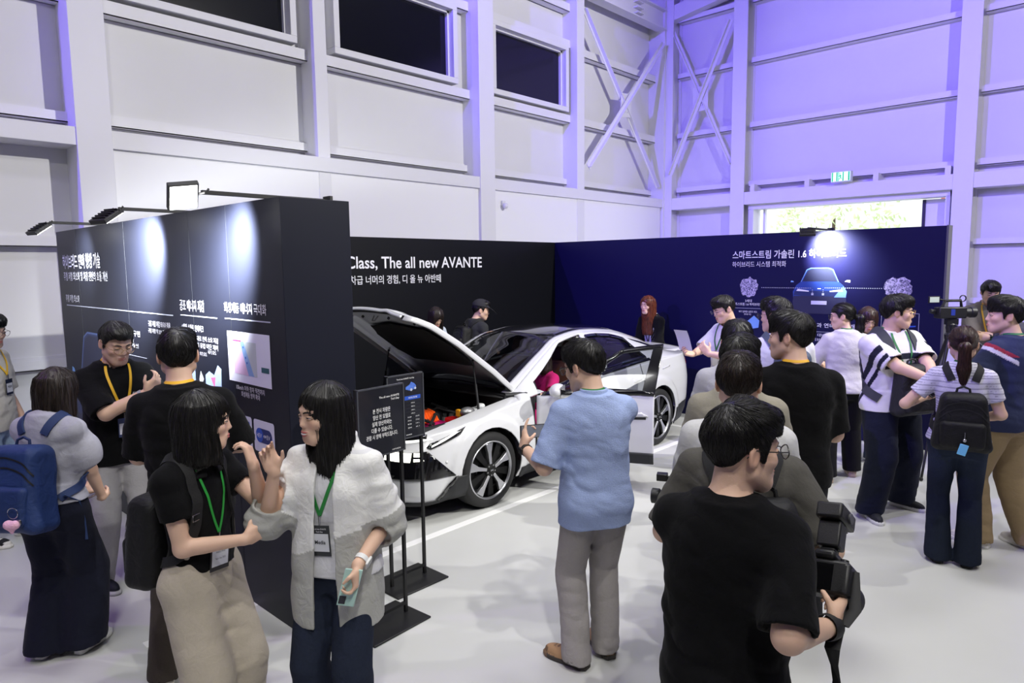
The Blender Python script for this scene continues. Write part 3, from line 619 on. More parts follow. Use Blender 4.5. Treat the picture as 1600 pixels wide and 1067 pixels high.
def resample(pts, n):
    pts = np.array(pts, float); s = np.r_[0, np.cumsum(np.linalg.norm(np.diff(pts, axis=0), axis=1))]; t = np.linspace(0, s[-1], n)
    # catmull-rom through the points
    out = []
    for x in t:
        i = min(max(np.searchsorted(s, x)-1, 0), len(pts)-2); u = (x-s[i])/max(s[i+1]-s[i], 1e-9)
        p0 = pts[max(i-1, 0)]; p1 = pts[i]; p2 = pts[i+1]; p3 = pts[min(i+2, len(pts)-1)]
        out.append(.5*((2*p1)+(-p0+p2)*u+(2*p0-5*p1+4*p2-p3)*u*u+(-p0+3*p1-3*p2+p3)*u**3))
    return np.array(out)
def ribbon(mb, f, pts, width, thick=.004, off=.004, n=30, closed=False, hang=False):
    """a flat band laid on the surface f through pts"""
    P = resample(pts, n)
    if hang:
        for it in range(14):
            dd = f(P); g_ = grad(f, P, .006); P = P-g_*np.where(dd < off, dd-off, np.clip((dd-off)*(.5 if it < 6 else .0), 0, .03))[:, None]
            for _ in range(2 if it < 13 else 0): P[1:-1] = .25*P[:-2]+.5*P[1:-1]+.25*P[2:]
        Nn = grad(f, P, .02)
    elif f is not None: P = snap(f, P, off); P[1:-1] = .25*P[:-2]+.5*P[1:-1]+.25*P[2:]; P = snap(f, P, off, 2); Nn = grad(f, P, .012)
    else: Nn = np.tile(V(0, -1, 0), (n, 1))
    T = np.gradient(P, axis=0); T /= np.linalg.norm(T, axis=1, keepdims=True)+1e-9; S = np.cross(T, Nn); S /= np.linalg.norm(S, axis=1, keepdims=True)+1e-9
    w = np.asarray(width)/2 if np.ndim(width) else np.full(n, width/2); w = np.asarray(w)[:, None]
    vs = np.stack([P-S*w, P+S*w, P+S*w+Nn*thick, P-S*w+Nn*thick], 1).reshape(-1, 3); fs = []
    for i in range(n-1):
        for k in range(4): fs.append((i*4+k, i*4+(k+1) % 4, (i+1)*4+(k+1) % 4, (i+1)*4+k))
    fs += [(0, 1, 2, 3), ((n-1)*4+3, (n-1)*4+2, (n-1)*4+1, (n-1)*4)]
    mb.add(vs, fs); return P
def Rz(a): c, s = math.cos(a), math.sin(a); return np.array([[c, -s, 0], [s, c, 0], [0, 0, 1.]])
def Rx(a): c, s = math.cos(a), math.sin(a); return np.array([[1, 0, 0], [0, c, -s], [0, s, c.real]])
def Ry(a): c, s = math.cos(a), math.sin(a); return np.array([[c, 0, s], [0, 1, 0], [-s, 0, c]])
# ------------------------------------------------------------------ people
SKIN = dict(a=srgb((222, 184, 160)), b=srgb((208, 166, 140)), c=srgb((230, 198, 178)))
m_skin = attr_mat('skin', .5, .12, 260, spec=.35, sss=.06)
m_eye = attr_mat('eye', .25)
m_cloth = attr_mat('woven_cloth', .9, .25, 420, sheen=.04, spec=.12, var=.06, creases=.13)
m_denim = attr_mat('denim_cloth', .9, .35, 500, spec=.12, var=.18, creases=.12)
m_nylon = attr_mat('nylon_cloth', .6, .15, 300, spec=.3, var=.04, creases=.2)
m_shoe = attr_mat('shoe_material', .65, .1, 300)
def hairmat(name, c, hi):
    m, N, L, B = newmat(name); tc = N.new('ShaderNodeTexCoord'); mp = N.new('ShaderNodeMapping'); mp.inputs['Scale'].default_value = (130, 130, 16); L.new(tc.outputs['Object'], mp.inputs[0])
    nz = N.new('ShaderNodeTexNoise'); nz.inputs['Scale'].default_value = 1; nz.inputs['Detail'].default_value = 3; L.new(mp.outputs[0], nz.inputs[0])
    cr = N.new('ShaderNodeValToRGB'); cr.color_ramp.elements[0].color = tuple(c)+(1,); cr.color_ramp.elements[1].color = tuple(hi)+(1,); cr.color_ramp.elements[0].position = .35; cr.color_ramp.elements[1].position = .75
    L.new(nz.outputs[0], cr.inputs[0]); L.new(cr.outputs[0], B.inputs['Base Color']); B.inputs['Roughness'].default_value = .42; B.inputs['Specular IOR Level'].default_value = .45
    bp = N.new('ShaderNodeBump'); bp.inputs['Strength'].default_value = .35; bp.inputs['Distance'].default_value = .003; L.new(nz.outputs[0], bp.inputs['Height']); L.new(bp.outputs[0], B.inputs['Normal'])
    return m
HAIR = dict(black=hairmat('black_hair', srgb((16, 15, 15)), srgb((34, 31, 30))), dark=hairmat('dark_brown_hair', srgb((26, 20, 18)), srgb((56, 44, 38))), red=hairmat('red_brown_hair', srgb((60, 28, 18)), srgb((134, 66, 40))), grey=hairmat('grey_brown_hair', srgb((52, 46, 44)), srgb((104, 96, 94))), brown=hairmat('brown_hair', srgb((36, 24, 22)), srgb((82, 54, 46))))
m_brow = mat('eyebrow_hair', srgb((34, 28, 26)), .8); m_lip = attr_mat('lips', .4); m_frame = mat('spectacle_frame', srgb((40, 38, 38)), .3); m_gold = mat('gold_wire', srgb((150, 120, 80)), .3, metal=.8)
m_lens, N, L, B = newmat('clear_lens'); B.inputs['Roughness'].default_value = .02; _tr = N.new('ShaderNodeBsdfTransparent'); _mx = N.new('ShaderNodeMixShader'); _mx.inputs[0].default_value = .10
L.new(_tr.outputs[0], _mx.inputs[1]); L.new(B.outputs[0], _mx.inputs[2]); L.new(_mx.outputs[0], N['Material Output'].inputs['Surface'])
def ik(a, t, l1, l2, hint):
    a = np.asarray(a, float); t = np.asarray(t, float); d = t-a; L_ = np.linalg.norm(d); u = d/max(L_, 1e-6); L_ = min(max(L_, abs(l1-l2)+.01), (l1+l2)*.999); t = a+u*L_
    x = (l1*l1-l2*l2+L_*L_)/(2*L_); hgt = math.sqrt(max(l1*l1-x*x, 0)); h = np.asarray(hint, float); h = h-u*(h@u); h /= np.linalg.norm(h)+1e-9
    return a+u*x+h*hgt, t
CURL = dict(relaxed=(18, 28, 18), grip=(48, 60, 35), fist=(75, 85, 50), flat=(4, 6, 4), soft=(32, 40, 22), hold=(35, 55, 30))
class Person:
    def __init__(P, label, pos, face, h=1.72, w=1.0, fem=False, lean=0, side=0, twist=0, hyaw=0, hpitch=0, hroll=0, arms=None, legs=None, skin='a', res=.009, cat='person', group=None, hs=1.0, pel=(0, 0, 0), shoulders=1.0, neckfwd=0.0):
        P.s = s = h/1.72; P.fem = fem; P.w = w; P.res = res; P.sk = SKIN[skin]; R_ = math.radians
        P.root = thing('person', label, cat, (pos[0], pos[1], 0), R_(face-90), group)
        P.O = V(pel[0], pel[1], .93+pel[2])*s; P.RT = Rz(R_(twist))@Rx(R_(-lean))@Ry(R_(side))
        P.T = lambda q: (np.asarray(q, float)*s)@P.RT.T+P.O          # torso (normalised) -> person
        P.iT = lambda p: ((p-P.O)@P.RT)/s                           # person -> torso (normalised)
        sw = (.155 if fem else .172)*w**.6*shoulders; P.sw = sw
        P.sh = {1: P.T((sw, -.005, .432)), -1: P.T((-sw, -.005, .432))}
        P.neck0 = P.T((0, -.015, .50)); P.hs = s**.4*hs*(1.02 if fem else 1.05)
        P.RH = Rz(R_(hyaw))@Rx(R_(-hpitch))@Ry(R_(hroll))
        up = P.RT@V(0, .10+neckfwd, .36)*.5+P.RH@V(0, .02, .30)*.5; up /= np.linalg.norm(up); P.hc = P.neck0+up*.163*s+P.RH@V(0, .025, .0)
        P.H = lambda q: (np.asarray(q, float)*P.hs)@P.RH.T+P.hc
        P.iH = lambda p: ((p-P.hc)@P.RH)/P.hs
        P.arm = {}; arms = arms or {}
        for sd, k in ((1, 'R'), (-1, 'L')):
            a = arms.get(k, {}); wr = a.get('w', (sd*(sw+.035), .05, .86)); hint = a.get('e', (sd*.5, -1, -.2)); S0 = P.sh[sd]
            E_, W_ = ik(S0, V(*wr)*s, .285*s, .25*s, hint); fd = (W_-E_)/np.linalg.norm(W_-E_)
            d = V(*a['d']) if 'd' in a else fd; d = d/np.linalg.norm(d); n = V(*a['n']) if 'n' in a else V(-sd, 0, .0); n = n-d*(n@d); n /= np.linalg.norm(n)+1e-9
            P.arm[sd] = dict(S=S0, E=E_, W=W_, d=d, n=n, x=np.cross(d, n)*sd, pose=a.get('pose', 'relaxed'), idx=a.get('idx'), sp=a.get('sp', 1.0))
        P.leg = {}; legs = legs or {}
        for sd, k in ((1, 'R'), (-1, 'L')):
            g = legs.get(k, {}); ft = g.get('f', (sd*.11, 0)); Hj = P.O+V(sd*.088*w**.5, 0, -.045)*s; A = V(ft[0], ft[1], .085+g.get('lift', 0))*s
            K, A = ik(Hj, A, .42*s, .405*s, g.get('k', (sd*.06, 1, 0))); P.leg[sd] = dict(H=Hj, K=K, A=A, yaw=R_(g.get('yaw', -sd*8)))
        if fem: P.lz, P.la, P.lb = [-.14, -.05, .04, .14, .25, .36, .44, .52], [.13, .163, .15, .125, .135, .142, .115, .05], [.09, .113, .10, .086, .095, .10, .08, .05]
        else: P.lz, P.la, P.lb = [-.14, -.05, .04, .14, .25, .36, .44, .52], [.13, .155, .150, .145, .153, .162, .135, .055], [.09, .112, .108, .105, .11, .112, .09, .055]
        P.la = np.array(P.la)*w; P.lb = np.array(P.lb)*w**1.1; P.lc = np.array([0, -.01, 0, .01, .0, -.01, -.02, -.02])
        P.tops = []; P.ext = 1.0
    # ---- skin
    def f_arm(P, p, sd, g=0.0, full=True):
        a = P.arm[sd]; s = P.s*(P.w**.4)*(.88 if P.fem else 1.0)
        d = rc(p, a['S'], a['E'], .05*s+g, .041*s+g); m = a['E']+(a['W']-a['E'])*.3
        d = smin(d, chain(p, [a['E'], m, a['W']], [.040*s+g, .040*s+g, .026*s+g]), .02); return d
    def f_hand(P, p, sd):
        a = P.arm[sd]; s = P.s*(.9 if P.fem else 1.0); W, d, n, x = a['W'], a['d'], a['n'], a['x']; M = np.stack([x, d, n], 1)
        D = rbox(p, W+d*.05*s, V(.039, .046, .0145)*s, .0135*s, M); D = smin(D, rc(p, W-d*.01*s, W+d*.03*s, .024*s, .02*s), .02*s)
        D = smin(D, ell(p, W+d*.04*s+x*.026*s+n*.010*s, V(.018, .03, .014)*s, M), .012*s)
        c = [math.radians(v) for v in CURL[a['pose']]]
        for i, (off, ln) in enumerate(((.029, .070), (.010, .078), (-.010, .073), (-.028, .058))):
            cc = c
            if i == 0 and a['idx'] is not None: cc = [math.radians(v) for v in a['idx']]
            cc = [v*(1+.10*i*(a['pose'] != 'flat')) for v in cc]
            q = W+d*(.092-abs(i-1.3)*.004)*s+x*off*s; an = 0; rr = [.0088*s, .0082*s, .0072*s, .006*s]; sp = (1.5-i)*.055*a['sp']; dd = d+x*sp; dd /= np.linalg.norm(dd); pts = [q-dd*.02*s]
            pts.append(q)
            for j, fr in enumerate((.46, .30, .24)):
                an += cc[j]; q = q+(dd*math.cos(an)+n*math.sin(an))*ln*fr*s; pts.append(q)
            D = smin(D, chain(p, pts, [rr[0]]+rr), .006*s)
        tb = W+d*.022*s+x*.026*s+n*.006*s; t1 = d*.62+x*.70+n*.35; t1 /= np.linalg.norm(t1); t2 = d*.9+x*.22+n*.45; t2 /= np.linalg.norm(t2)
        if a['pose'] in ('grip', 'fist', 'hold'): t1 = d*.6+x*.45+n*.7; t1 /= np.linalg.norm(t1); t2 = d*.75-x*.25+n*.6; t2 /= np.linalg.norm(t2)
        m = tb+t1*.042*s; D = smin(D, chain(p, [tb, m, m+t2*.032*s], [.0125*s, .010*s, .0078*s]), .010*s)
        return D
    def f_head(P, p):
        q = P.iH(p); c = .93 if P.fem else 1.0
        d = ell(q, (0, -.012, .030), (.0755, .096, .088)); d = smin(d, ell(q, (0, .020, -.030), (.0625*(.97 if P.fem else 1.02), .070, .078)), .03)
        d = smin(d, rc(q, (-.012, .062, -.095), (.012, .062, -.095), .020*c, .020*c), .035)
        ax = q.copy(); ax[:, 0] = np.abs(ax[:, 0])
        d = smin(d, rc(ax, (.052, .0, -.055), (.022, .06, -.088), .020, .018), .03)
        d = smin(d, ell(ax, (.040, .056, -.022), (.024, .024, .02)), .02)           # cheeks
        d = smax(d, -ell(ax, (.031, .103, .006), (.022, .017, .013)), .014)         # sockets
        d = smin(d, rc(ax, (.012, .083, .026), (.046, .070, .028), .009, .006), .016)   # brow ridge
        nf = .0025 if P.fem else .001; d = smin(d, rc(q, (0, .083-nf, .012), (0, .1015-nf*1.4, -.026), .0072, .0098-nf*.5), .012); d = smin(d, sph(ax, (.011, .0925-nf, -.031), .0074-nf*.4), .007)   # nose
        d = smin(d, ell(q, (0, .082, -.060), (.026, .013, .015)), .014)             # mouth mound
        M = Rz(.35); e = ell(ax, (.079, -.012, -.004), (.0085, .021, .033), M); e = smax(e, -ell(ax, (.088, -.008, -.002), (.007, .012, .020), M), .006); d = smin(d, e, .006)
        return d*P.hs
    def f_neck(P, p): 
        r = (.046 if P.fem else .057)*P.s*P.w**.3
        return rc(p, P.neck0-P.RT@V(0, .01, .03)*P.s, P.H((0, -.022, -.055)), r*1.12, r*.95)
    def f_legs(P, p, g=0):
        d = None
        for sd in (1, -1):
            L_ = P.leg[sd]; s = P.s; e = chain(p, [L_['H'], L_['K'], L_['K']+(L_['A']-L_['K'])*.3, L_['A']], [.078*s, .052*s, .052*s, .035*s], .02); d = e if d is None else smin(d, e, .03)
        return d
    def f_torso(P, p, gz=0.0, hem=-.14): return loft(P.iT(p), np.r_[-.10, P.lz[1:]], P.la*.93+gz, P.lb*.93+gz, P.lc)*P.s
    def f_body(P, p):
        d = P.f_torso(p); d = smin(d, P.f_legs(p), .03)
        for sd in (1, -1):
            d = smin(d, rc(p, P.T((0, -.02, .48)), P.T((sd*P.sw*.92, -.01, .436)), .05*P.s, .043*P.s), .04); d = smin(d, P.f_arm(p, sd), .03); d = np.minimum(d, smin(d, P.f_hand(p, sd), .01))
        d = smin(d, P.f_neck(p), .03); d = smin(d, P.f_head(p), .014)
        return d
    def bounds(P, m=.14):
        pts = [P.H((0, 0, .12)), P.H((0, .1, 0)), P.H((0, -.1, 0)), P.O, P.T((.2, 0, .3)), P.T((-.2, 0, .3)), P.T((0, .15, .3)), P.T((0, -.16, .3))]+[P.arm[s][k] for s in (1, -1) for k in 'SEW']+[P.leg[s][k] for s in (1, -1) for k in 'HKA']
        pts += [P.arm[s]['W']+P.arm[s]['d']*.17*P.s for s in (1, -1)]
        pts = np.array(pts); lo = pts.min(0)-m; hi = pts.max(0)+m; lo[2] = max(lo[2], -.0); return lo, hi
    def paint_skin(P, v):
        q = P.iH(v); c = np.tile(np.array(P.sk), (len(v), 1)); n = noise3(v*25)[:, None]*.03; c = c*(1+n)
        ax = np.abs(q[:, 0]); ck = np.exp(-(((ax-.040)/.02)**2+((q[:, 1]-.075)/.03)**2+((q[:, 2]+.025)/.02)**2)); c[:, 1] *= 1-.10*ck; c[:, 2] *= 1-.10*ck
        ea = np.exp(-(((ax-.083)/.012)**2+((q[:, 2]+.004)/.03)**2)); c[:, 1] *= 1-.12*ea; c[:, 2] *= 1-.14*ea
        return c
    def body(P, **k):
        lo, hi = P.bounds(.12); P.b = sdf_obj('body', P.f_body, lo, hi, P.res, m_skin, P.root, P.paint_skin, keep=.2)
        return P
    def face(P, brows=True, smile=0, eyes=True, lip=(196, 120, 112), open_=0):
        h = P.hs
        for sd in (1, -1):
            if eyes:
                mb = MB().sphere((0, 0, 0), (.0165, .0105, .0098), 28, 22); v = np.array(mb.v); 
                col = np.tile(np.array(P.sk)*.92, (len(v), 1)); x, z = v[:, 0], v[:, 2]; lidu = .0027-.09*np.abs(x)**1.35*3; lidl = -.0025+.0*x
                mid = (z < lidu) & (z > lidl) & (np.abs(x) < .0142); col[mid] = srgb((196, 186, 180)); col[mid & (x**2+z**2 < .0060**2)] = srgb((30, 20, 16)); col[(np.abs(z-lidu) < .0011) & (np.abs(x) < .0148)] = srgb((26, 20, 20))
                vv = v@Rz(-sd*.22).T+V(sd*.031, .0790, .004); o = np_mesh('eye', P.H(vv), np.array([f for f in mb.f]), m_eye, P.root, col)
            if brows:
                t = MB(); pts = [P.H((sd*x, y, z)) for x, y, z in ((.013, .0985, .021), (.024, .0965, .0255), (.036, .0895, .027), (.046, .079, .022))]; t.tube(snap(lambda p: P.f_head(p), pts, .000), [.0022*h, .0030*h, .0027*h, .0012*h], 6, flat=1.4); t.build('eyebrow', m_brow, P.root, smooth=True)
        up = [P.H((x, .094-abs(x)*11*abs(x), -.0575+smile*abs(x)*.25+(.0012 if abs(x) > .003 else 0))) for x in (-.023, -.013, -.005, 0, .005, .013, .023)]
        lo = [P.H((x, .093-abs(x)*11*abs(x), -.0645-open_*.008*(1-abs(x)/.023)+smile*abs(x)*.25)) for x in (-.021, -.012, -.004, 0, .004, .012, .021)]
        t = MB(); t.tube(snap(P.f_head, up, .0005), [.0006, .0022, .0030, .0027, .0030, .0022, .0006], 8); t.tube(snap(P.f_head, lo, .0005), [.0006, .0025, .0034, .0036, .0034, .0025, .0006], 8)
        o = np_mesh('lips', np.array(t.v), np.array([f for f in t.f if len(f) == 4]), m_lip, P.root, np.tile(np.array(srgb(lip)), (len(t.v), 1)))
        if open_:
            t = MB(); pts = [P.H((x, .0955-abs(x)*11*abs(x), -.061-open_*.003+smile*abs(x)*.25)) for x in (-.018, -.009, 0, .009, .018)]; t.tube(snap(P.f_head, pts, .001), [.001, .003, .0036, .003, .001], 8); t.build('teeth', mat('teeth', srgb((235, 230, 225)), .3), P.root, smooth=True)
        return P
    def glasses(P, m=None, r=(.023, .019), y=.112, z=.002, th=.0014):
        m = m or m_frame; g = None; t = MB()
        for sd in (1, -1): t.tube([P.H((sd*.033+r[0]*math.cos(a)*(1+.1*math.cos(4*a)*.5), y-abs(r[0]*math.cos(a)*sd*.25 if math.cos(a)*sd > 0 else 0), z+r[1]*math.sin(a)*(1+.1*math.cos(4*a)*.5))) for a in np.linspace(0, 2*math.pi, 25)], th*P.hs, 6)
        t.tube([P.H((-.011, y, z+.004)), P.H((0, y+.003, z+.007)), P.H((.011, y, z+.004))], th, 6)
        for sd in (1, -1): t.tube([P.H((sd*.055, y-.006, z+.005)), P.H((sd*.074, y-.022, z+.008)), P.H((sd*.080, .03, z+.010)), P.H((sd*.083, -.01, z+.014)), P.H((sd*.082, -.035, z-.008))], th, 6)
        o = t.build('glasses', m, P.root, smooth=True)
        for sd in (1, -1):
            l = MB(); l.add([P.H((sd*.033+r[0]*.95*math.cos(a), y-.0005, z+r[1]*.95*math.sin(a))) for a in np.linspace(0, 2*math.pi, 20, endpoint=False)], [tuple(range(20))]); l.build('lens', m_lens, o)
        return P
    # ---- garments
    def sleeve(P, p, sd, t, r0, r1, cuff=.012, long_=False):
        a = P.arm[sd]; s = P.s; up = a['E']-a['S']
        if t <= 1:
            S_ = a['S']+V(0, 0, -.006)*s; d = rc(p, S_, S_+up*1.02, (r0-.006)*s, (r0+(r1-r0)/max(t, .1))*s); L_ = np.linalg.norm(up); u = up/L_; q = (p-a['S'])@u-t*L_; d = np.maximum(d, q)
            ri = .041*s*(P.w**.4)+.006; inn = rc(p, a['S'], a['E'], max(r1*s-.020, ri), max(r1*s-.020, ri)); d = np.maximum(d, -np.maximum(inn, -(q+.012)))
        else:
            fo = a['W']-a['E']; L_ = np.linalg.norm(fo); u = fo/L_; e = a['E']+fo*(t-1); d = smin(rc(p, a['S'], a['E'], r0*s, (r0+r1)/2*s), rc(p, a['E'], e+u*.03, (r0+r1)/2*s, r1*s), .03); q = (p-e)@u; d = np.maximum(d, np.where((p-a['E'])@u > -.05, q, -1))
        return d
    def top(P, name='tee_shirt', col=(30, 30, 32), hem=-.10, ease=.016, st=.62, r0=.062, r1=.074, m=None, paint=None, wr=.006, tuck=False, neck=.060, neckdrop=.0, collar=False, hemflare=0, drape=0, open_=0, k=.035, res=None, bulge=None, slv=True, nv=0):
        s = P.s; lz = np.array(P.lz); la = np.array(P.la); lb = np.array(P.lb); i = lz > hem; fl = np.linspace(1, 0, len(lz))*hemflare
        z = np.r_[hem, lz[i]]; a = np.r_[np.interp(hem, lz, la), la[i]]+ease*np.r_[1.0, np.ones(i.sum())]; b = np.r_[np.interp(hem, lz, lb), lb[i]]+ease; cc = np.r_[np.interp(hem, lz, P.lc), P.lc[i]]
        f2 = np.interp(z, [hem, .30], [hemflare, 0]); a = a+f2; b = b+f2*.9; ext = np.maximum(a, 0)
        if drape: a = np.maximum(a, np.interp(z, [hem, .36, .44, .52], [a.max()*drape, a.max(), 0, 0])); b = np.maximum(b, np.interp(z, [hem, .36, .44, .52], [b.max()*drape, b.max(), 0, 0]))
        def f(p, slv=slv):
            q = P.iT(p); d = loft(q, z, a, b, cc)*s
            for sd in (1, -1):
                d = smin(d, rc(p, P.T((sd*.03, -.02, .478)), P.T((sd*P.sw*.88, -.01, .424)), .055*s, (r0-.016)*s), .06)
                if slv: d = smin(d, P.sleeve(p, sd, st, r0*P.w**.4, r1*P.w**.4), k)
                if slv is None: continue
                a_ = P.arm[sd]; s2 = s*(P.w**.4)*(.88 if P.fem else 1.0); d = smin(d, rc(p, a_['S'], a_['S']+(a_['E']-a_['S'])*.35, .05*s2+.010, .047*s2+.010), .02)
                d = smin(d, rc(p, P.T((0, -.02, .48)), P.T((sd*P.sw*.92, -.01, .436)), .05*s+.008, .043*s+.010), .03)
            if wr:
                w_ = noise3(q*V(9, 9, 17))*.6+(.5-np.abs(noise3((q+3)*V(8, 8, 10)+q[:, [2]]*V(5, -4, 2)))*1.6)*1.3+(.5-np.abs(noise3((q+9)*V(13, 13, 22)+q[:, [0]]*V(0, 3, 9)))*1.7)*.6; d = d+wr*.62*w_*np.clip(1.15-q[:, 2]*1.5, .30, 1)
            n0 = P.T((0, .004, .50)); d = np.maximum(d, -rc(p, n0-P.RT@V(0, -.012-neckdrop, .0+neckdrop)*s, P.T((0, .02, .80)), neck*s, (neck+.05)*s))
            if nv: d = np.maximum(d, -rc(p, P.T((0, .16, .40-nv)), P.T((0, .10, .56)), .012, .055*s))
            d = np.maximum(d, -np.maximum(loft(q, z-.0, a-.014, b-.014, cc)*s, q[:, 2]*s-(hem+.012)*s))     # hollow hem
            if not tuck and hasattr(P, 'f_bot'): d = smin(d, np.maximum(P.f_bot(p)-.010, (hem-q[:, 2])*s), .02)
            if bulge is not None: d = smin(d, bulge(p), .05)
            return d
        lo, hi = P.bounds(.16); lo[2] = min(lo[2], P.T((0, 0, hem))[2]-.1)
        base = np.array(srgb(col)); o = sdf_obj(name, f, lo, hi, res or P.res, m or m_cloth, P.root, (lambda v: paint(P, v)) if paint else (lambda v: np.tile(base, (len(v), 1))), keep=.03)
        P.f_top = f; P.top_o = o; P.f_core = lambda p: f(p, None)
        if collar:
            cp = MB(); pts = [P.T((sd*x, y, zz)) for sd in (1,) for x, y, zz in ((.0, .085, .40),)]
            ring = [P.T((math.sin(t)*.075, -.02+.078*math.cos(t)*(1.0), .505-.055*max(0, math.cos(t))**1.5)) for t in np.linspace(.25, 2*math.pi-.25, 40)]
            fb = lambda p: np.minimum(f(p), P.f_neck(p)); c2 = np.array(srgb(collar if isinstance(collar, tuple) else col))
            def fc(p):
                q = P.iT(p); d = np.abs(rc(q, (0, -.022, .47), (0, -.018, .545), .074, .064))-.006; d = np.maximum(d, np.maximum(.478-q[:, 2]-.0-.35*np.maximum(q[:, 1], 0), q[:, 2]-.548+.75*np.maximum(q[:, 1], 0)-.0)); d = np.maximum(d, .016-np.abs(q[:, 0])-np.where(q[:, 1] < 0, 1, 0)); 
                ax = q.copy(); ax[:, 0] = np.abs(ax[:, 0]); fl_ = rbox(ax, (.052, .072, .455), (.028, .006, .03), .006, Rz(-.45)@Rx(.5)); return smin(d, fl_, .012)*s
            v0 = P.T((0, 0, .5)); sdf_obj('collar', fc, v0-.15, v0+.15, .005, m or m_cloth, P.root, lambda v: np.tile(c2, (len(v), 1)), keep=.05)
        return P
    def trousers(P, name='trousers', col=(150, 150, 150), waist=.06, r=(.094, .078, .070), hemz=.035, m=None, wr=.007, ease=.012, seatk=.04, res=None, fold=(11, 11, 4), crop=False, paint=None):
        s = P.s; z = [-.15, -.05, .04, .14]; idx = [0, 1, 2, 3]; base = np.array(srgb(col)); zc = V(0, 0, 0)
        def f(p):
            q = P.iT(p); d = loft(q, [-.13, -.05, .04, waist+.001], np.array([.95, 1, 1, 1.0])*P.la[:4]+ease, np.array([.95, 1, 1, 1])*P.lb[:4]+ease, P.lc[:4])*s
            for sd in (1, -1):
                L_ = P.leg[sd]; H, K, A = L_['H']+V(0, -.005, 0), L_['K'], L_['A']; u = (A-K)/np.linalg.norm(A-K); e = A+u*.10
                lg = chain(p, [H, K, A, e], [r[0]*s*P.w**.7, r[1]*s, r[2]*s, r[2]*s], .0); lg = np.maximum(lg, hemz*s-p[:, 2]); d = smin(d, lg, seatk)
                inn = rc(p, A, e, r[2]*s-.016, r[2]*s-.016); d = np.maximum(d, -np.maximum(inn, p[:, 2]-hemz*s-.014))
            w_ = noise3(p*V(*fold))*.7+(.5-np.abs(noise3((p+5)*V(9, 9, 14))))*.8*np.clip(1.3-np.abs(p[:, 2]/s-.45)*2, .4, 1)+.8*(.5-np.abs(noise3(p*V(10, 10, 22)+1.3)))*np.clip(1-(p[:, 2]/s-.04)*5, 0, 1)
            return d+wr*.75*w_
        lo, hi = P.bounds(.16); hi[2] = P.T((0, 0, waist))[2]+.12; lo[2] = -.0
        P.f_bot = f; sdf_obj(name, f, lo, hi, res or P.res, m or m_cloth, P.root, (lambda v: paint(P, v)) if paint else (lambda v: np.tile(base, (len(v), 1))), keep=.03); return P
    def shoes(P, col=(40, 40, 42), sole=(225, 225, 222), size=1.0, soleh=.024, accent=None, slide=False):
        s = P.s*size
        for sd in (1, -1):
            L_ = P.leg[sd]; A = L_['A']; M = Rz(L_['yaw']); zb = A[2]-.085*P.s
            def f(p):
                q = ((p-V(A[0], A[1], zb))@M)/s
                so = np.maximum(loft(np.stack([q[:, 0], q[:, 2], q[:, 1]], 1), [-.075, -.06, 0, .06, .13, .175, .19], [.02, .036, .037, .043, .046, .034, .012], [.2]*7, n=2.2), np.maximum(q[:, 2]-soleh-.004, -q[:, 2]))
                so = np.maximum(np.abs(q[:, 2]-soleh/2)-soleh/2, so*.8)
                u = smin(ell(q, (0, .085, .032), (.041, .098, .040)), ell(q, (0, -.015, .045), (.036, .058, .058)), .04); u = smin(u, rc(q, (0, -.02, .06), (0, -.015, .10), .036, .034), .03); u = np.maximum(u, np.maximum(q[:, 2]-.098, .006-q[:, 2]))
                return np.minimum(so, u)*s
            c1, c2 = np.array(srgb(col)), np.array(srgb(sole)); c3 = np.array(srgb(accent)) if accent else None
            def pt(v):
                q = ((v-V(A[0], A[1], zb))@M)/s; c = np.tile(c1, (len(v), 1)); c[q[:, 2] < soleh+.002] = c2
                if c3 is not None: k_ = (np.abs(q[:, 0]) < .016) & (q[:, 1] > .03) & (q[:, 1] < .12) & (q[:, 2] > .05) & ((q[:, 1]*90).astype(int) % 2 == 0); c[k_] = c3; k2 = (q[:, 1] > .15) & (q[:, 2] < .05); c[k2] = c3
                return c
            c = V(A[0], A[1], zb)+M@V(0, .055, .05)*s; sdf_obj('shoe', f, c-V(.17, .17, .055+.004), c+V(.17, .17, .075), min(P.res, .007), m_shoe, P.root, pt)
        return P
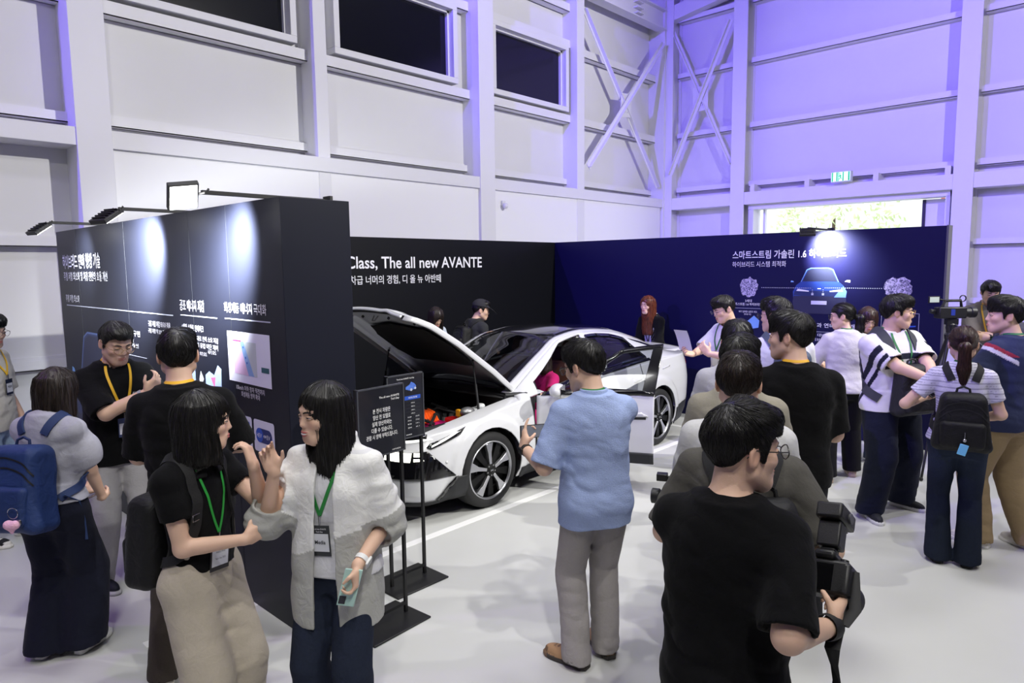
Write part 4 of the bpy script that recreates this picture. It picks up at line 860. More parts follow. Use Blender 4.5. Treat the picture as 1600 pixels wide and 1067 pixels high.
    # ---- hair
    def hair(P, style='short', color='black', fringe=.5, vol=1.0, length=.25, part=0, strands=700, res=None, back=.0, sl=.035, seed=1):
        h = P.hs; rnd = np.random.RandomState(seed+17); m = HAIR[color]
        gd = P.RH.T@V(0, 0, -1); gt = P.RT.T  # gravity seen from the head
        def cap(q): 
            d = ell(q, (0, -.014, .034), (.0835*vol, .1055*vol, .096*vol)); return d
        ax = lambda q: np.stack([np.abs(q[:, 0]), q[:, 1], q[:, 2]], 1)
        drop = lambda a, l, o=V(0, 0, 0): V(*a)+gd*l+o
        if style == 'short':
            def f(q):
                d = smin(cap(q), ell(q, (.004, .035, .088), (.07*vol, .062, .042*vol)), .03); a = ax(q); n_ = noise3(q*V(34, 34, 34)+seed)*.004
                zf = .062-.036*fringe                                                   # height of the fringe on the forehead
                yb = np.interp(q[:, 2], [-.2, -.035, -.005, .02, .04, .055, .075], [-.004, .0, .008, .028, .042, .056, .075]); dc = np.maximum(yb-q[:, 1], q[:, 2]-(zf-1.6*a[:, 0]**2*(fringe < .45)+noise3(q*V(45, 1, 1)+seed)*.006)); d = smax(d+n_, -dc, .010)
                back_ = .052+.6*0; pl = (a[:, 2]+.082+back)*.80+(-(a[:, 1]+.07))*0; low = np.where(a[:, 1] > -.03, -(a[:, 2]-.006), -(a[:, 2]-.006+(-.03-a[:, 1])*1.40+back)); d = smax(d, low, .012)
                side_ = rc(a, (.0735, .016, .03), (.0745, .018, -.012), .010, .004); d = smin(d, side_, .012)
                d = smax(d, -ell(a, (.088, -.010, -.008), (.018, .022, .030)), .008); return d
        elif style in ('bob', 'long'):
            Ln = length
            def f(q):
                a = ax(q); d = cap(q); dn = gd
                pts = [V(.0, -.055, .02), drop((0, -.062, .0), Ln*.5, V(0, -.012, 0)), drop((0, -.05, .0), Ln, V(0, -.03, 0))]
                # curtain: an ellipse hanging straight down from the head
                ez = dn*-1; ey = V(0, 1, 0)-ez*ez[1]; ey /= np.linalg.norm(ey); ex = np.cross(ey, ez); o_ = V(0, -.020, .02); r_ = q-o_; L3 = np.stack([r_@ex, r_@ey, r_@ez], 1)
                wtip = .103 if style == 'bob' else .098; c_ = loft(L3, [-Ln, -Ln*.8, -Ln*.4, -.02, .05], [wtip*.92, wtip*1.04, wtip*1.0, .094, .08], [.075 if style == 'long' else .088, .082 if style == 'long' else .095, .09, .098, .08], [-.035 if style == 'long' else -.008, -.028 if style == 'long' else -.006, -.012, -.004, 0], 2.2)
                d = smin(d, c_, .03); sn = noise3(np.stack([L3[:, 0]*70, L3[:, 1]*70, L3[:, 2]*9], 1)+seed)*.0035+noise3(np.stack([L3[:, 0]*24, L3[:, 1]*24, L3[:, 2]*5], 1))*.005; d = d+sn*np.clip(1.2-L3[:, 2]*7, .25, 1)
                fw = .060 if fringe > .1 else .068; zf = .064-.03*fringe; d = smax(d, -ell(q-V(part*.02, 0, 0), (0, .140, zf-.13), (fw, .118, .125)), .010); d = smax(d, -rc(q, (0, .14, -.05), V(0, .12, -.05)+gd*.6, fw*.92, .085), .010)
                return d
        else:   # tied back, a tail hangs from the back of the head
            Ln = length; k0 = V(0, -.118, .010+sl); tail = [k0, k0+V(0, -.035, -.01), k0+V(0, -.032, 0)+gd*Ln*.45, k0+V(0, -.008, 0)+gd*Ln]; tr = [.018, .032, .034, .010]
            def f(q):
                a = ax(q); d = ell(q, (0, -.014, .032), (.083*vol, .106*vol, .095*vol)); yb = np.interp(q[:, 2], [-.2, -.035, -.005, .02, .045, .065], [.0, .008, .02, .038, .055, .075]); dc = np.maximum(yb-q[:, 1], q[:, 2]-(.062-.036*fringe)+1.2*a[:, 0]**2); d = smax(d, -dc, .010); low = np.where(a[:, 1] > -.02, -(a[:, 2]+.0), -(a[:, 2]+.0+(-.02-a[:, 1])*.95)); d = smax(d, low, .012)
                d = smax(d, -ell(a, (.086, -.010, -.010), (.018, .022, .028)), .008); d = smin(d, rc(a, (.072, .02, .03), (.074, .02, -.01), .010, .005), .01); t = chain(q, tail, tr, .02); t = t+noise3(q*V(60, 60, 9)+seed)*.005; d = smin(d+noise3(q*V(50, 20, 50))*.0025, t, .012); return d
        fw = lambda p: f(P.iH(p))*h
        lo = P.H(np.array([[x, y, z] for x in (-.14, .14) for y in (-.18, .13) for z in (-.14, .16)])); lo = np.vstack([lo]+([P.H(V(0, -.05, 0))+V(0, 0, -length*1.08*h)+V(*e) for e in ((-.15, -.15, -.02), (.15, .15, 0))] if style != 'short' else []))
        v, qd = mesh_sdf(fw, lo.min(0), lo.max(0), res or min(P.res, .006))
        if strands and len(v):
            sel = rnd.choice(len(v), strands*2); r0 = v[sel]; q0 = P.iH(r0); N0 = grad(fw, r0); ok = fw(r0+N0*.004) > .002; r0 = r0[ok][:strands]; n = len(r0)
            ln = (rnd.uniform(.03, .075, n) if style == 'short' else rnd.uniform(.05, .13, n))*h; K = 6; crown = P.H(V(.012*part, -.045, .125)); pts = [r0]; pcur = r0.copy(); off = rnd.uniform(.0005, .0028, n)
            jit = rnd.normal(0, .22 if style == 'short' else .06, (n, 3)); fwd = P.RH@V(0, 1, 0)
            for j in range(K):
                Nn = grad(fw, pcur); qq = P.iH(pcur)
                fl = (pcur-crown); fl /= np.linalg.norm(fl, axis=1, keepdims=True)+1e-6; 
                if style == 'short': fl = fl+V(0, 0, -.35)+fwd*np.clip(qq[:, [2]]*6, 0, .7)+jit
                elif style in ('bob', 'long'): fl = fl*np.clip(qq[:, [2]]*12, 0, 1)+V(0, 0, -1.2)+jit*.5
                else:
                    kp = P.H(V(0, -.118, .010+sl)); tk = kp-pcur; dk = np.linalg.norm(tk, axis=1, keepdims=True); tail_ = (qq[:, [1]] < -.11); fl = np.where(tail_, V(0, 0, -1.)+jit*.4, tk/(dk+1e-6)+jit*.3)
                fl -= Nn*(fl*Nn).sum(1, keepdims=True); fl /= np.linalg.norm(fl, axis=1, keepdims=True)+1e-6
                pcur = pcur+fl*(ln/K)[:, None]; o_ = off*(1+j*.25); d = fw(pcur)-o_; pcur = pcur-grad(fw, pcur)*np.clip(d, -.01, .02)[:, None]*(1.0 if style != 'short' else .85); pts.append(pcur.copy())
            S = np.stack(pts, 1); T = np.gradient(S, axis=1); T /= np.linalg.norm(T, axis=2, keepdims=True)+1e-9; up_ = np.broadcast_to(V(.3, .2, 1), T.shape); A_ = np.cross(T, up_); A_ /= np.linalg.norm(A_, axis=2, keepdims=True)+1e-9; B_ = np.cross(A_, T); w_ = np.linspace(1, .15, K+1)[None, :, None]*rnd.uniform(.0011, .0022, n)[:, None, None]*h
            ring = np.stack([S+A_*w_, S-A_*w_*.5+B_*w_*.86, S-A_*w_*.5-B_*w_*.86], 2); sv = ring.reshape(-1, 3); base = len(v)+np.arange(n)[:, None, None]*(K+1)*3+np.arange(K)[None, :, None]*3; kk = np.arange(3)[None, None, :]; k1 = (kk+1) % 3
            sq = np.stack([base+kk, base+k1, base+3+k1, base+3+kk], -1).reshape(-1, 4); v = np.vstack([v, sv]); qd = np.vstack([qd, sq])
        P.f_hair = fw; np_mesh('hair', v, qd, m, P.root); return P
    # ---- things worn
    def f_outer(P): 
        fs = [P.f_body]+([P.f_top] if hasattr(P, 'f_top') else []); return lambda p: np.minimum.reduce([g(p) for g in fs])
    def own(P, name, label, cat, group=None):
        o = thing(name, label, cat, P.root.location, P.root.rotation_euler[2], group); return o
    def lanyard(P, col, label, bz=.20, badge=True, card=(30, 32, 40), text=None, inner=(225, 226, 232), dx=0, width=.015, size=(.082, .118), tilt=0, only_strap=False, full=True):
        f = (lambda p: np.minimum.reduce([g(p) for g in ([P.f_neck, P.f_core]+([P.f_bot] if hasattr(P, 'f_bot') else []))])) if hasattr(P, 'f_top') else P.f_outer(); m = mat('lanyard_ribbon', srgb(col), .6, bump=.1, bscale=300); o = P.own('name_badge', label, 'name badge')
        zt = bz+size[1]+.04; zt = zt if badge else bz
        pth = [(dx, .20, zt), (.03+dx*.7, .18, zt+.06), (.062, .11, .43), (.072, .04, .50), (.06, -.05, .535), (0, -.085, .54)]
        mb = MB(); P1 = P.T(np.array(pth)); P2 = P.T(np.array([(2*dx*(0) - (x-dx)+dx if i < 2 else -x, y, z) for i, (x, y, z) in enumerate(pth)]))
        full_ = np.vstack([P1, P2[::-1][1:]]); ribbon(mb, f, full_, width*P.s, .002, .004, 70, hang=True); mb.build('lanyard', m, o, smooth=True, angle=50)
        if badge:
            c = snap(f, P.T(np.array([[dx, .2, zt]])), .012)[0]; g = grad(f, c[None], .03)[0]; g[2] *= .2; g /= np.linalg.norm(g); zax = V(0, 0, 1); xax = np.cross(zax, g)*-1; xax = np.cross(g, zax)*-1; xax = np.cross(zax, g); xax /= np.linalg.norm(xax); c0 = c-V(0, 0, .035)
            t = math.radians(tilt); dn = -zax*math.cos(t)+xax*math.sin(t); xr = xax*math.cos(t)+zax*math.sin(t)
            k = MB(); k.tube([c, c+dn*.035], .004, 6); k.build('clip', mat('clip_metal', srgb((190, 190, 190)), .25, metal=1), o)
            def quad(w, h0, h1, off, name, mm, th=.002):
                vs = []
                for oo in (off, off+th):
                    for sx, hh in ((-1, h0), (1, h0), (1, h1), (-1, h1)): vs.append(c0+xr*(sx*w/2)+dn*hh+g*oo)
                return MB().add(vs, [(0, 1, 2, 3), (7, 6, 5, 4), (0, 4, 5, 1), (1, 5, 6, 2), (2, 6, 7, 3), (3, 7, 4, 0)]).build(name, mm, o)
            w, hh = size; quad(w, 0, hh, .002, 'card', mat('badge_card', srgb(card), .35)); quad(w*.86, hh*.27, hh*.85, .0045, 'card_panel', mat('badge_panel', srgb(inner), .45), .0005)
            if text:
                for (s_, hz, th_, wd, cc) in text:
                    tm = text_mesh(s_, mat('badge_ink', srgb(cc), .5), o, 'badge_lettering', c0+dn*hh*hz+g*.0055, -xr if False else xr, -dn, th_, wd, .012, 'CENTER')
        return o
    def bag_straps(P, o, m, width=.05, spread=.10, low=.02, f=None, both=True, sides=(1, -1), top_=.52, back=-.16):
        f = f or getattr(P, 'f_core', None) or P.f_outer()
        for sd in sides:
            pts = P.T(np.array([(sd*spread*.75, back, .43), (sd*spread*1.0, -.08, .50), (sd*spread*1.08, .02, top_), (sd*spread*1.15, .13, .40), (sd*(spread+.03), .14, .26), (sd*(spread+.075), .05, .12), (sd*(spread+.04), -.13, .06)]))
            mb = MB(); ribbon(mb, f, pts, width*P.s, .009, .003, 44); mb.build('strap', m, o, smooth=True, angle=50)

def backpack(P, label, col, size=(.155, .09, .22), c=(0, -.205, .22), straps=True, pocket=True, group=None, res=None, spread=.10, width=.05, front=False, m=None, tilt=0, sides=(1, -1)):
    """a soft bag carried on the torso: body, front pocket, zips, top handle, straps"""
    s = P.s; o = P.own('backpack', label, 'backpack', group); m = m or m_nylon; c = np.array(c, float); Mt = Rz(math.radians(tilt[1] if isinstance(tilt, tuple) else 0))@Rx(math.radians(tilt[0] if isinstance(tilt, tuple) else tilt)); base = np.array(srgb(col)); out = 1 if front else -1
    def fb(p):
        q = (P.iT(p)-c)@Mt; a = q.copy(); w_ = noise3(q*V(12, 12, 9))*.006; tp = 1-.18*np.clip(q[:, 2]/size[2], -1, 1); a[:, 0] /= tp; return (rbox(a, (0, 0, 0), size, .055)+w_)*s
    ctr = P.T(c); r_ = np.array([.26, .26, .32])*s*1.1
    sdf_obj('bag_body', fb, ctr-r_, ctr+r_, res or max(P.res, .007), m, o, lambda v: np.tile(base, (len(v), 1)))
    if pocket:
        pc = c+Mt@V(0, out*(size[1]-.005), -size[2]*.38); fp = lambda p: (rbox((P.iT(p)-pc)@Mt, (0, 0, 0), (size[0]*.82, .038, size[2]*.46), .03)+noise3(p*16)*.004)*s; cp = P.T(pc); sdf_obj('front_pocket', fp, cp-r_*.8, cp+r_*.8, res or max(P.res, .007), m, o, lambda v: np.tile(base*.9, (len(v), 1)))
    fz = fb if not pocket else (lambda p: np.minimum(fb(p), fp(p))); zm = mat('zip', srgb((20, 20, 22)), .5); zb = MB()
    for zz in ((.72, .5) if pocket else (.6,)):
        pts = [c+Mt@V(x*size[0], out*(size[1]+.05)*(1-.5*abs(x)**3), size[2]*(zz-.45*abs(x)**2.5)) for x in (-.95, -.6, 0, .6, .95)]; ribbon(zb, fz, P.T(np.array(pts)), .008*s, .002, .001, 30)
    zb.build('zip', zm, o)
    hb = MB(); hb.tube([P.T(c+Mt@V(x, -out*.02, size[2]+y)) for x, y in ((-.045, -.03), (-.035, .025), (0, .04), (.035, .025), (.045, -.03))], .008*s, 8); hb.build('top_handle', mat('webbing', tuple(base*.8), .7), o, smooth=True)
    if straps: P.bag_straps(o, mat('webbing', tuple(base*.9), .75, bump=.2, bscale=300), width, spread, sides=sides)
    P.f_bag = fz; return o
def item(P, name, label, cat, **k): return P.own(name, label, cat, **k)
def oriented(c, x, y, z):
    """box builder matrix from three axes and a centre (person space)"""
    x, y, z = [np.asarray(v, float)/np.linalg.norm(v) for v in (x, y, z)]; M = Matrix((x, y, z)).transposed().to_4x4(); M.translation = Vector(c); return M
def phone(P, label, sd, size=(.072, .148, .008), off=(0, .03, .03), colr=(30, 30, 34), screen=None, tilt=None):
    a = P.arm[sd]; s = P.s; o = item(P, 'smartphone', label, 'phone'); Wd, d, n, x = a['W'], a['d'], a['n'], a['x']
    if tilt is None: ax, ay, az = x, d, n
    else: ax, ay, az = tilt
    M = oriented(Wd+(x*off[0]+d*off[1]+n*off[2])*s, ax, ay, az); h = [v/2 for v in size]
    b = MB().box((-h[0], -h[1], -h[2]), h); b.xf(M); b.build('phone_body', mat('phone_shell', srgb(colr), .35), o, bevel=.003)
    q = MB().box((-h[0]+.004, -h[1]+.006, h[2]), (h[0]-.004, h[1]-.006, h[2]+.0006)); q.xf(M); q.build('phone_screen', mat('phone_glass', srgb((10, 10, 12)), .08) if screen is None else screen, o)
    l = MB().box((-h[0]+.006, h[1]-.04, -h[2]-.0015), (-h[0]+.034, h[1]-.008, -h[2])); l.xf(M); l.build('camera_bump', mat('phone_bump', srgb((50, 50, 56)), .2), o, bevel=.001); return o
def watch(P, sd, col=(24, 24, 26), face=(12, 12, 14), rim=None, sz=.019):
    a = P.arm[sd]; s = P.s; u = (a['W']-a['E'])/np.linalg.norm(a['W']-a['E']); c = a['W']-u*.035*s; x = a['x']-u*(a['x']@u); x /= np.linalg.norm(x); y = np.cross(u, x); r = (.030 if not P.fem else .027)*s
    t = MB(); 
    for i in range(24):
        a0 = 2*math.pi*i/24; a1 = 2*math.pi*(i+1)/24; v = [c+(x*math.cos(t_)+y*math.sin(t_))*rr+u*w_ for t_ in (a0, a1) for rr in (r*.95, r*1.12) for w_ in (-.010, .010)]
        t.add(v, [(0, 1, 5, 4), (2, 6, 7, 3), (0, 4, 6, 2), (1, 3, 7, 5)])
    b = t.build('watch', mat('watch_band', srgb(col), .5), P.root); n = -a['n']-u*(-a['n']@u); n /= np.linalg.norm(n); M = oriented(c+n*r*1.15, np.cross(u, n), u, n)
    k = MB().box((-sz*.9, -sz, -.005), (sz*.9, sz, .006)); k.xf(M); k.build('watch_case', mat('watch_case', srgb(rim or col), .3), b, bevel=.004); k = MB().box((-sz*.72, -sz*.82, .006), (sz*.72, sz*.82, .0068)); k.xf(M); k.build('watch_face', mat('watch_glass', srgb(face), .1), b)
# ------------------------------------------------------------------ the white saloon
m_white = mat('white_car_paint', srgb((212, 213, 216)), .28, coat=1.0, spec=.5); m_gloss = mat('gloss_black', srgb((12, 12, 14)), .12, coat=.6); m_clad = mat('matt_black_cladding', srgb((30, 31, 34)), .6); m_rub = mat('tyre_rubber', srgb((26, 26, 27)), .75, bump=.1, bscale=120)
m_alloy = mat('machined_alloy', srgb((200, 201, 204)), .28, metal=.9); m_rimb = mat('black_rim', srgb((14, 14, 15)), .55, spec=.25); m_under = mat('bonnet_underside_primer', srgb((222, 224, 228)), .38, metal=.65); m_pad = mat('felt_pad', srgb((16, 16, 17)), .95, bump=.3, bscale=150); m_seam = mat('panel_gap', srgb((40, 40, 42)), .8)
m_seat = mat('brown_leather', srgb((92, 60, 48)), .5, bump=.15, bscale=60); m_int = mat('dark_interior_plastic', srgb((24, 24, 27)), .6); m_drl = emis('daytime_lamp', (1, 1, .96), 1.6); m_led = emis('headlamp_led', (1, 1, .86), 4)
m_cg, N, L, B = newmat('car_glass'); B.inputs['Base Color'].default_value = (.02, .02, .025, 1); B.inputs['Roughness'].default_value = .02; tr_ = N.new('ShaderNodeBsdfTransparent'); tr_.inputs[0].default_value = (.42, .44, .46, 1); mx_ = N.new('ShaderNodeMixShader'); fr_ = N.new('ShaderNodeFresnel'); fr_.inputs[0].default_value = 1.5
mth = N.new('ShaderNodeMath'); mth.operation = 'MULTIPLY_ADD'; mth.inputs[1].default_value = .5; mth.inputs[2].default_value = .04; L.new(fr_.outputs[0], mth.inputs[0]); gl_ = N.new('ShaderNodeBsdfGlossy'); gl_.inputs[1].default_value = .02; L.new(mth.outputs[0], mx_.inputs[0]); L.new(tr_.outputs[0], mx_.inputs[1]); L.new(gl_.outputs[0], mx_.inputs[2]); L.new(mx_.outputs[0], N['Material Output'].inputs['Surface'])
CAR = thing('car', 'white saloon with raised bonnet and open front door in the booth', 'car', (5.385, 4.94, 0), math.pi)
def pchip(xs, ys):
    xs = np.array(xs, float); ys = np.array(ys, float); o = np.argsort(xs); xs, ys = xs[o], ys[o]; h = np.diff(xs); d = np.diff(ys)/h; m = np.zeros(len(xs)); m[0], m[-1] = d[0], d[-1]
    for i in range(1, len(xs)-1): m[i] = 0 if d[i-1]*d[i] <= 0 else 2*d[i-1]*d[i]/(d[i-1]+d[i])
    def f(x):
        x = np.clip(np.asarray(x, float), xs[0], xs[-1]); i = np.clip(np.searchsorted(xs, x)-1, 0, len(xs)-2); t = (x-xs[i])/h[i]
        return ys[i]*(1+2*t)*(1-t)**2+m[i]*h[i]*t*(1-t)**2+ys[i+1]*t*t*(3-2*t)+m[i+1]*h[i]*t*t*(t-1)
    return f
# plan outline of the lower body, arc length s = 0 at mid wheelbase, + towards the nose
_pl = np.array([(-2.44, 0), (-2.42, .35), (-2.36, .62), (-2.22, .79), (-1.95, .875), (-1.365, .922), (-.7, .912), (0, .905), (.7, .912), (1.365, .925), (1.75, .91), (1.99, .86), (2.14, .73), (2.215, .50), (2.25, .25), (2.26, 0)])
_ps = resample(_pl, 400); _ar = np.r_[0, np.cumsum(np.linalg.norm(np.diff(_ps, axis=0), axis=1))]; _ar -= _ar[np.argmin(np.abs(_ps[:, 0]))]
S0, S1 = _ar[0], _ar[-1]
f_zb = pchip([S0, -2.6, -2.0, -1.7, 0, 1.7, 2.1, S1], [.30, .28, .22, .19, .19, .19, .17, .16]); f_zt = pchip([S0, -2.6, -2.1, -1.365, -.6, 0, .75, 1.3, 1.6, 2.0, 2.4, S1], [.985, .99, .995, .985, .95, .925, .885, .82, .775, .725, .69, .675])
def f_in(s, v):
    side = np.interp(v, [0, .10, .28, .5, .66, .8, 1], [-.055, -.022, -.004, .0, -.006, -.018, -.055]); front = np.interp(v, [0, .15, .35, .6, .8, 1], [-.05, .0, .01, -.01, -.05, -.13]); rear = np.interp(v, [0, .3, .6, .8, 1], [-.10, -.02, 0, -.02, -.07])
    kf = np.clip((s-1.75)/.55, 0, 1); kf = kf*kf*(3-2*kf); kr = np.clip((-s-2.0)/.6, 0, 1); return side*(1-kf)*(1-kr)+front*kf+rear*kr
def body_pt(s, v, off=0.0, flare=True):
    s = np.asarray(s, float); v = np.asarray(v, float); x = np.interp(s, _ar, _ps[:, 0]); y = np.interp(s, _ar, _ps[:, 1]); e = .02; tx = np.interp(s+e, _ar, _ps[:, 0])-np.interp(s-e, _ar, _ps[:, 0]); ty = np.interp(s+e, _ar, _ps[:, 1])-np.interp(s-e, _ar, _ps[:, 1]); L_ = np.hypot(tx, ty)+1e-9
    nx, ny = -ty/L_, tx/L_; z = f_zb(s)+v*(f_zt(s)-f_zb(s)); o = f_in(s, v)+off
    if flare:
        for ax in (1.365, -1.365): r = np.hypot(x-ax, z-.335); o = o+.020*np.clip((.475-r)/.03, 0, 1)*(np.abs(x-ax) < .6)
    return np.stack([x+nx*o, np.maximum(y+ny*o, 0), z], -1)
def sz2v(s, z): return (z-f_zb(s))/(f_zt(s)-f_zb(s))
def cut_grid(us, vs, keep=None, holes=()):
    """a grid in parameter space cut along convex outlines"""
    bm = bmesh.new(); V_ = [[bm.verts.new((u, v, 0)) for v in vs] for u in us]
    for i in range(len(us)-1):
        for j in range(len(vs)-1): bm.faces.new((V_[i][j], V_[i+1][j], V_[i+1][j+1], V_[i][j+1]))
    def orient(p): 
        a = sum(p[i][0]*p[(i+1) % len(p)][1]-p[(i+1) % len(p)][0]*p[i][1] for i in range(len(p))); return p if a > 0 else p[::-1]
    for pi, poly in enumerate(([keep] if keep else [])+list(holes)):
        poly = orient([tuple(map(float, q)) for q in poly]); hole = not (keep and pi == 0); bb = (min(q[0] for q in poly), max(q[0] for q in poly), min(q[1] for q in poly), max(q[1] for q in poly))
        for i in range(len(poly)):
            a, b = poly[i], poly[(i+1) % len(poly)]; n = (b[1]-a[1], a[0]-b[0], 0)
            if abs(n[0])+abs(n[1]) < 1e-7: continue
            if hole:
                fs = [f for f in bm.faces if max(v.co.x for v in f.verts) >= bb[0]-1e-6 and min(v.co.x for v in f.verts) <= bb[1]+1e-6 and max(v.co.y for v in f.verts) >= bb[2]-1e-6 and min(v.co.y for v in f.verts) <= bb[3]+1e-6]
                g = set(fs); [g.update(f.verts) or g.update(f.edges) for f in fs]; bmesh.ops.bisect_plane(bm, geom=list(g), plane_co=(a[0], a[1], 0), plane_no=n, dist=1e-6)
            else: bmesh.ops.bisect_plane(bm, geom=bm.verts[:]+bm.edges[:]+bm.faces[:], plane_co=(a[0], a[1], 0), plane_no=n, clear_outer=True, dist=1e-6)
        if hole:
            dl = []
            for f in bm.faces:
                c = f.calc_center_median()
                if all((b[0]-a[0])*(c.y-a[1])-(b[1]-a[1])*(c.x-a[0]) > 0 for a, b in zip(poly, poly[1:]+poly[:1])): dl.append(f)
            bmesh.ops.delete(bm, geom=dl, context='FACES')
    return bm
def panel(name, fn, us, vs, m, parent, keep=None, holes=(), solid=0, mirror=False, smooth=True, xf=None, hflip=False, offs=0):
    bm = cut_grid(us, vs, keep, holes); co = np.array([v.co[:] for v in bm.verts])
    if len(co) == 0: bm.free(); return None
    P_ = fn(co[:, 0], co[:, 1])
    if mirror: P_ = P_*np.array([1, -1, 1])
    if xf is not None: P_ = xf(P_)
    for v, p in zip(bm.verts, P_): v.co = p
    bmesh.ops.remove_doubles(bm, verts=bm.verts, dist=2e-5)
    fl_ = fn in (None,) or not (name.startswith('bonnet') or name in ('insulation_pad', 'cowl_panel'))
    if fl_:
        bm.normal_update(); cc_ = Vector((0, 0, .55)); q_ = [(f.normal, f.calc_center_median()) for f in bm.faces]
        if xf is None: tot = sum(n_.dot(c_-cc_) for n_, c_ in q_)
        else: nd_ = Vector((math.sin(DA), math.cos(DA), 0)); tot = sum(n_.dot(nd_) for n_, c_ in q_)
        if tot < 0: bmesh.ops.reverse_faces(bm, faces=bm.faces)
    me = bpy.data.meshes.new(name); bm.to_mesh(me); bm.free(); me.materials.append(m); me.polygons.foreach_set('use_smooth', [smooth]*len(me.polygons)); me.set_sharp_from_angle(angle=math.radians(35))
    o = link(bpy.data.objects.new(name, me), parent)
    if solid: md = o.modifiers.new('sol', 'SOLIDIFY'); md.thickness = abs(solid); md.offset = -1 if solid > 0 else 1
    return o
lin = np.linspace
def circ(cx, cz, r, n=28): return [(cx+r*math.cos(2*math.pi*i/n), cz+r*math.sin(2*math.pi*i/n)) for i in range(n)]
def toV(poly, sub=1): return [(s, float(sz2v(s, z))) for s, z in poly]
DOOR = [(.78, .29), (.80, 1.3), (-.275, 1.3), (-.275, .29)]
arches = [toV(circ(1.365, .335, .365)), toV(circ(-1.365, .335, .365))]
for mir in (False, True):
    panel('body_side', lambda s, v: body_pt(s, v), lin(S0, S1, 300), lin(0, 1, 36), m_white, CAR, holes=arches+([toV([(.78, .29), (.80, 1.0), (-.275, 1.0), (-.275, .29)])] if not mir else []), solid=.012, mirror=mir)
def overlay(name, poly, m, off=.004, mir=False, parent=None, solid=.003, grid=.03, flare=True):
    ss = [p[0] for p in poly]; v_ = toV(poly); n = max(3, int((max(ss)-min(ss))/grid)); return panel(name, lambda s, v: body_pt(s, v, off, flare), lin(min(ss)-.001, max(ss)+.001, n+1), lin(-.02, 1.02, 24), m, parent or CAR, keep=v_, mirror=mir, solid=solid)
for mir in (False, True):
    overlay('sill_cladding', [(-1.02, .17), (1.0, .17), (1.0, .275), (-1.02, .275)], m_clad, .008, mir)
    overlay('bumper_corner', [(1.66, .12), (1.66, .365), (1.765, .375), (1.93, .185), (1.93, .12)], m_clad, .010, mir)
    overlay('lamp_recess', [(1.775, .375), (2.02, .61), (2.95, .585), (2.95, .41), (2.28, .385)], m_gloss, .008, mir)
    overlay('intake_mouth', [(2.30, .42), (2.40, .29), (2.62, .235), (3.2, .225), (3.2, .43)], m_clad, .010, mir)
    overlay('bumper_lip', [(1.9, .12), (3.2, .12), (3.2, .20), (1.9, .195)], m_clad, .012, mir)
    overlay('bumper_lamp_edge', [(1.765, .383), (1.80, .380), (1.955, .20), (1.925, .18)], m_gloss, .014, mir)
    overlay('headlamp', [(2.42, .53), (2.17, .53), (2.16, .60), (2.42, .595)], m_led, .018, mir, solid=.006)
    overlay('fog_lamp', [(2.14, .535), (2.055, .54), (2.06, .555), (2.14, .557)], m_led, .018, mir); overlay('fog_lamp', [(2.14, .572), (2.065, .572), (2.075, .602), (2.14, .602)], m_led, .018, mir)
    overlay('lamp_bezel', [(1.63, .755), (1.70, .70), (1.99, .62), (2.03, .635), (1.99, .665)], m_gloss, .008, mir); overlay('daytime_strip', [(1.71, .725), (1.745, .73), (1.98, .65), (1.985, .635)], m_drl, .013, mir)
    overlay('nose_trim', [(2.02, .688), (3.2, .64), (3.2, .70), (2.0, .75)], m_gloss, .008, mir); overlay('light_bar', [(1.96, .694), (3.2, .63), (3.2, .648), (2.05, .70)], m_drl, .013, mir)
    overlay('parking_sensor', circ(1.86, .505, .011, 12), mat('sensor_ring', srgb((205, 205, 208)), .4), .006, mir)
    for a, b, w_ in ((( -1.12, .30), (-1.02, .98), .008), ((-.285, .29), (-.285, .94), .008), ((.785, .29), (.80, .88), .008)):
        overlay('panel_gap', [(a[0], a[1]), (a[0]+w_, a[1]), (b[0]+w_, b[1]), (b[0], b[1])], m_seam, .004, mir, solid=0)
    overlay('rear_cladding', [(-1.75, .18), (-1.75, .38), (-1.95, .42), (-3.3, .45), (-3.3, .2), (-2.2, .2)], m_clad, .005, mir); overlay('tail_lamp', [(-2.18, .86), (-3.3, .84), (-3.3, .90), (-2.2, .93)], mat('tail_lamp_red', srgb((120, 16, 22)), .2, coat=1), .006, mir)
    overlay('fuel_flap' if mir else 'quarter_badge', [(-1.46, .87), (-1.64, .885), (-1.64, .90), (-1.46, .885)], mat('badge_grey', srgb((196, 197, 200)), .35), .004, mir)
overlay('rear_handle_and_shade', [(-.86, .775), (-1.0, .80), (-1.0, .83), (-.86, .81)], mat('handle_shadow', srgb((60, 60, 64)), .5), .003); overlay('rear_handle_and_shade', [(-.84, .80), (-1.02, .825), (-1.02, .85), (-.84, .835)], m_white, .012, solid=.01)  # first strip paints the shade below the white handle
MB().lathe([(0, 0), (.028, 0), (.030, .004), (.0, .006)], (2.245, 0, .645), (1, 0, .2), 20).build('front_emblem', m_alloy, CAR)
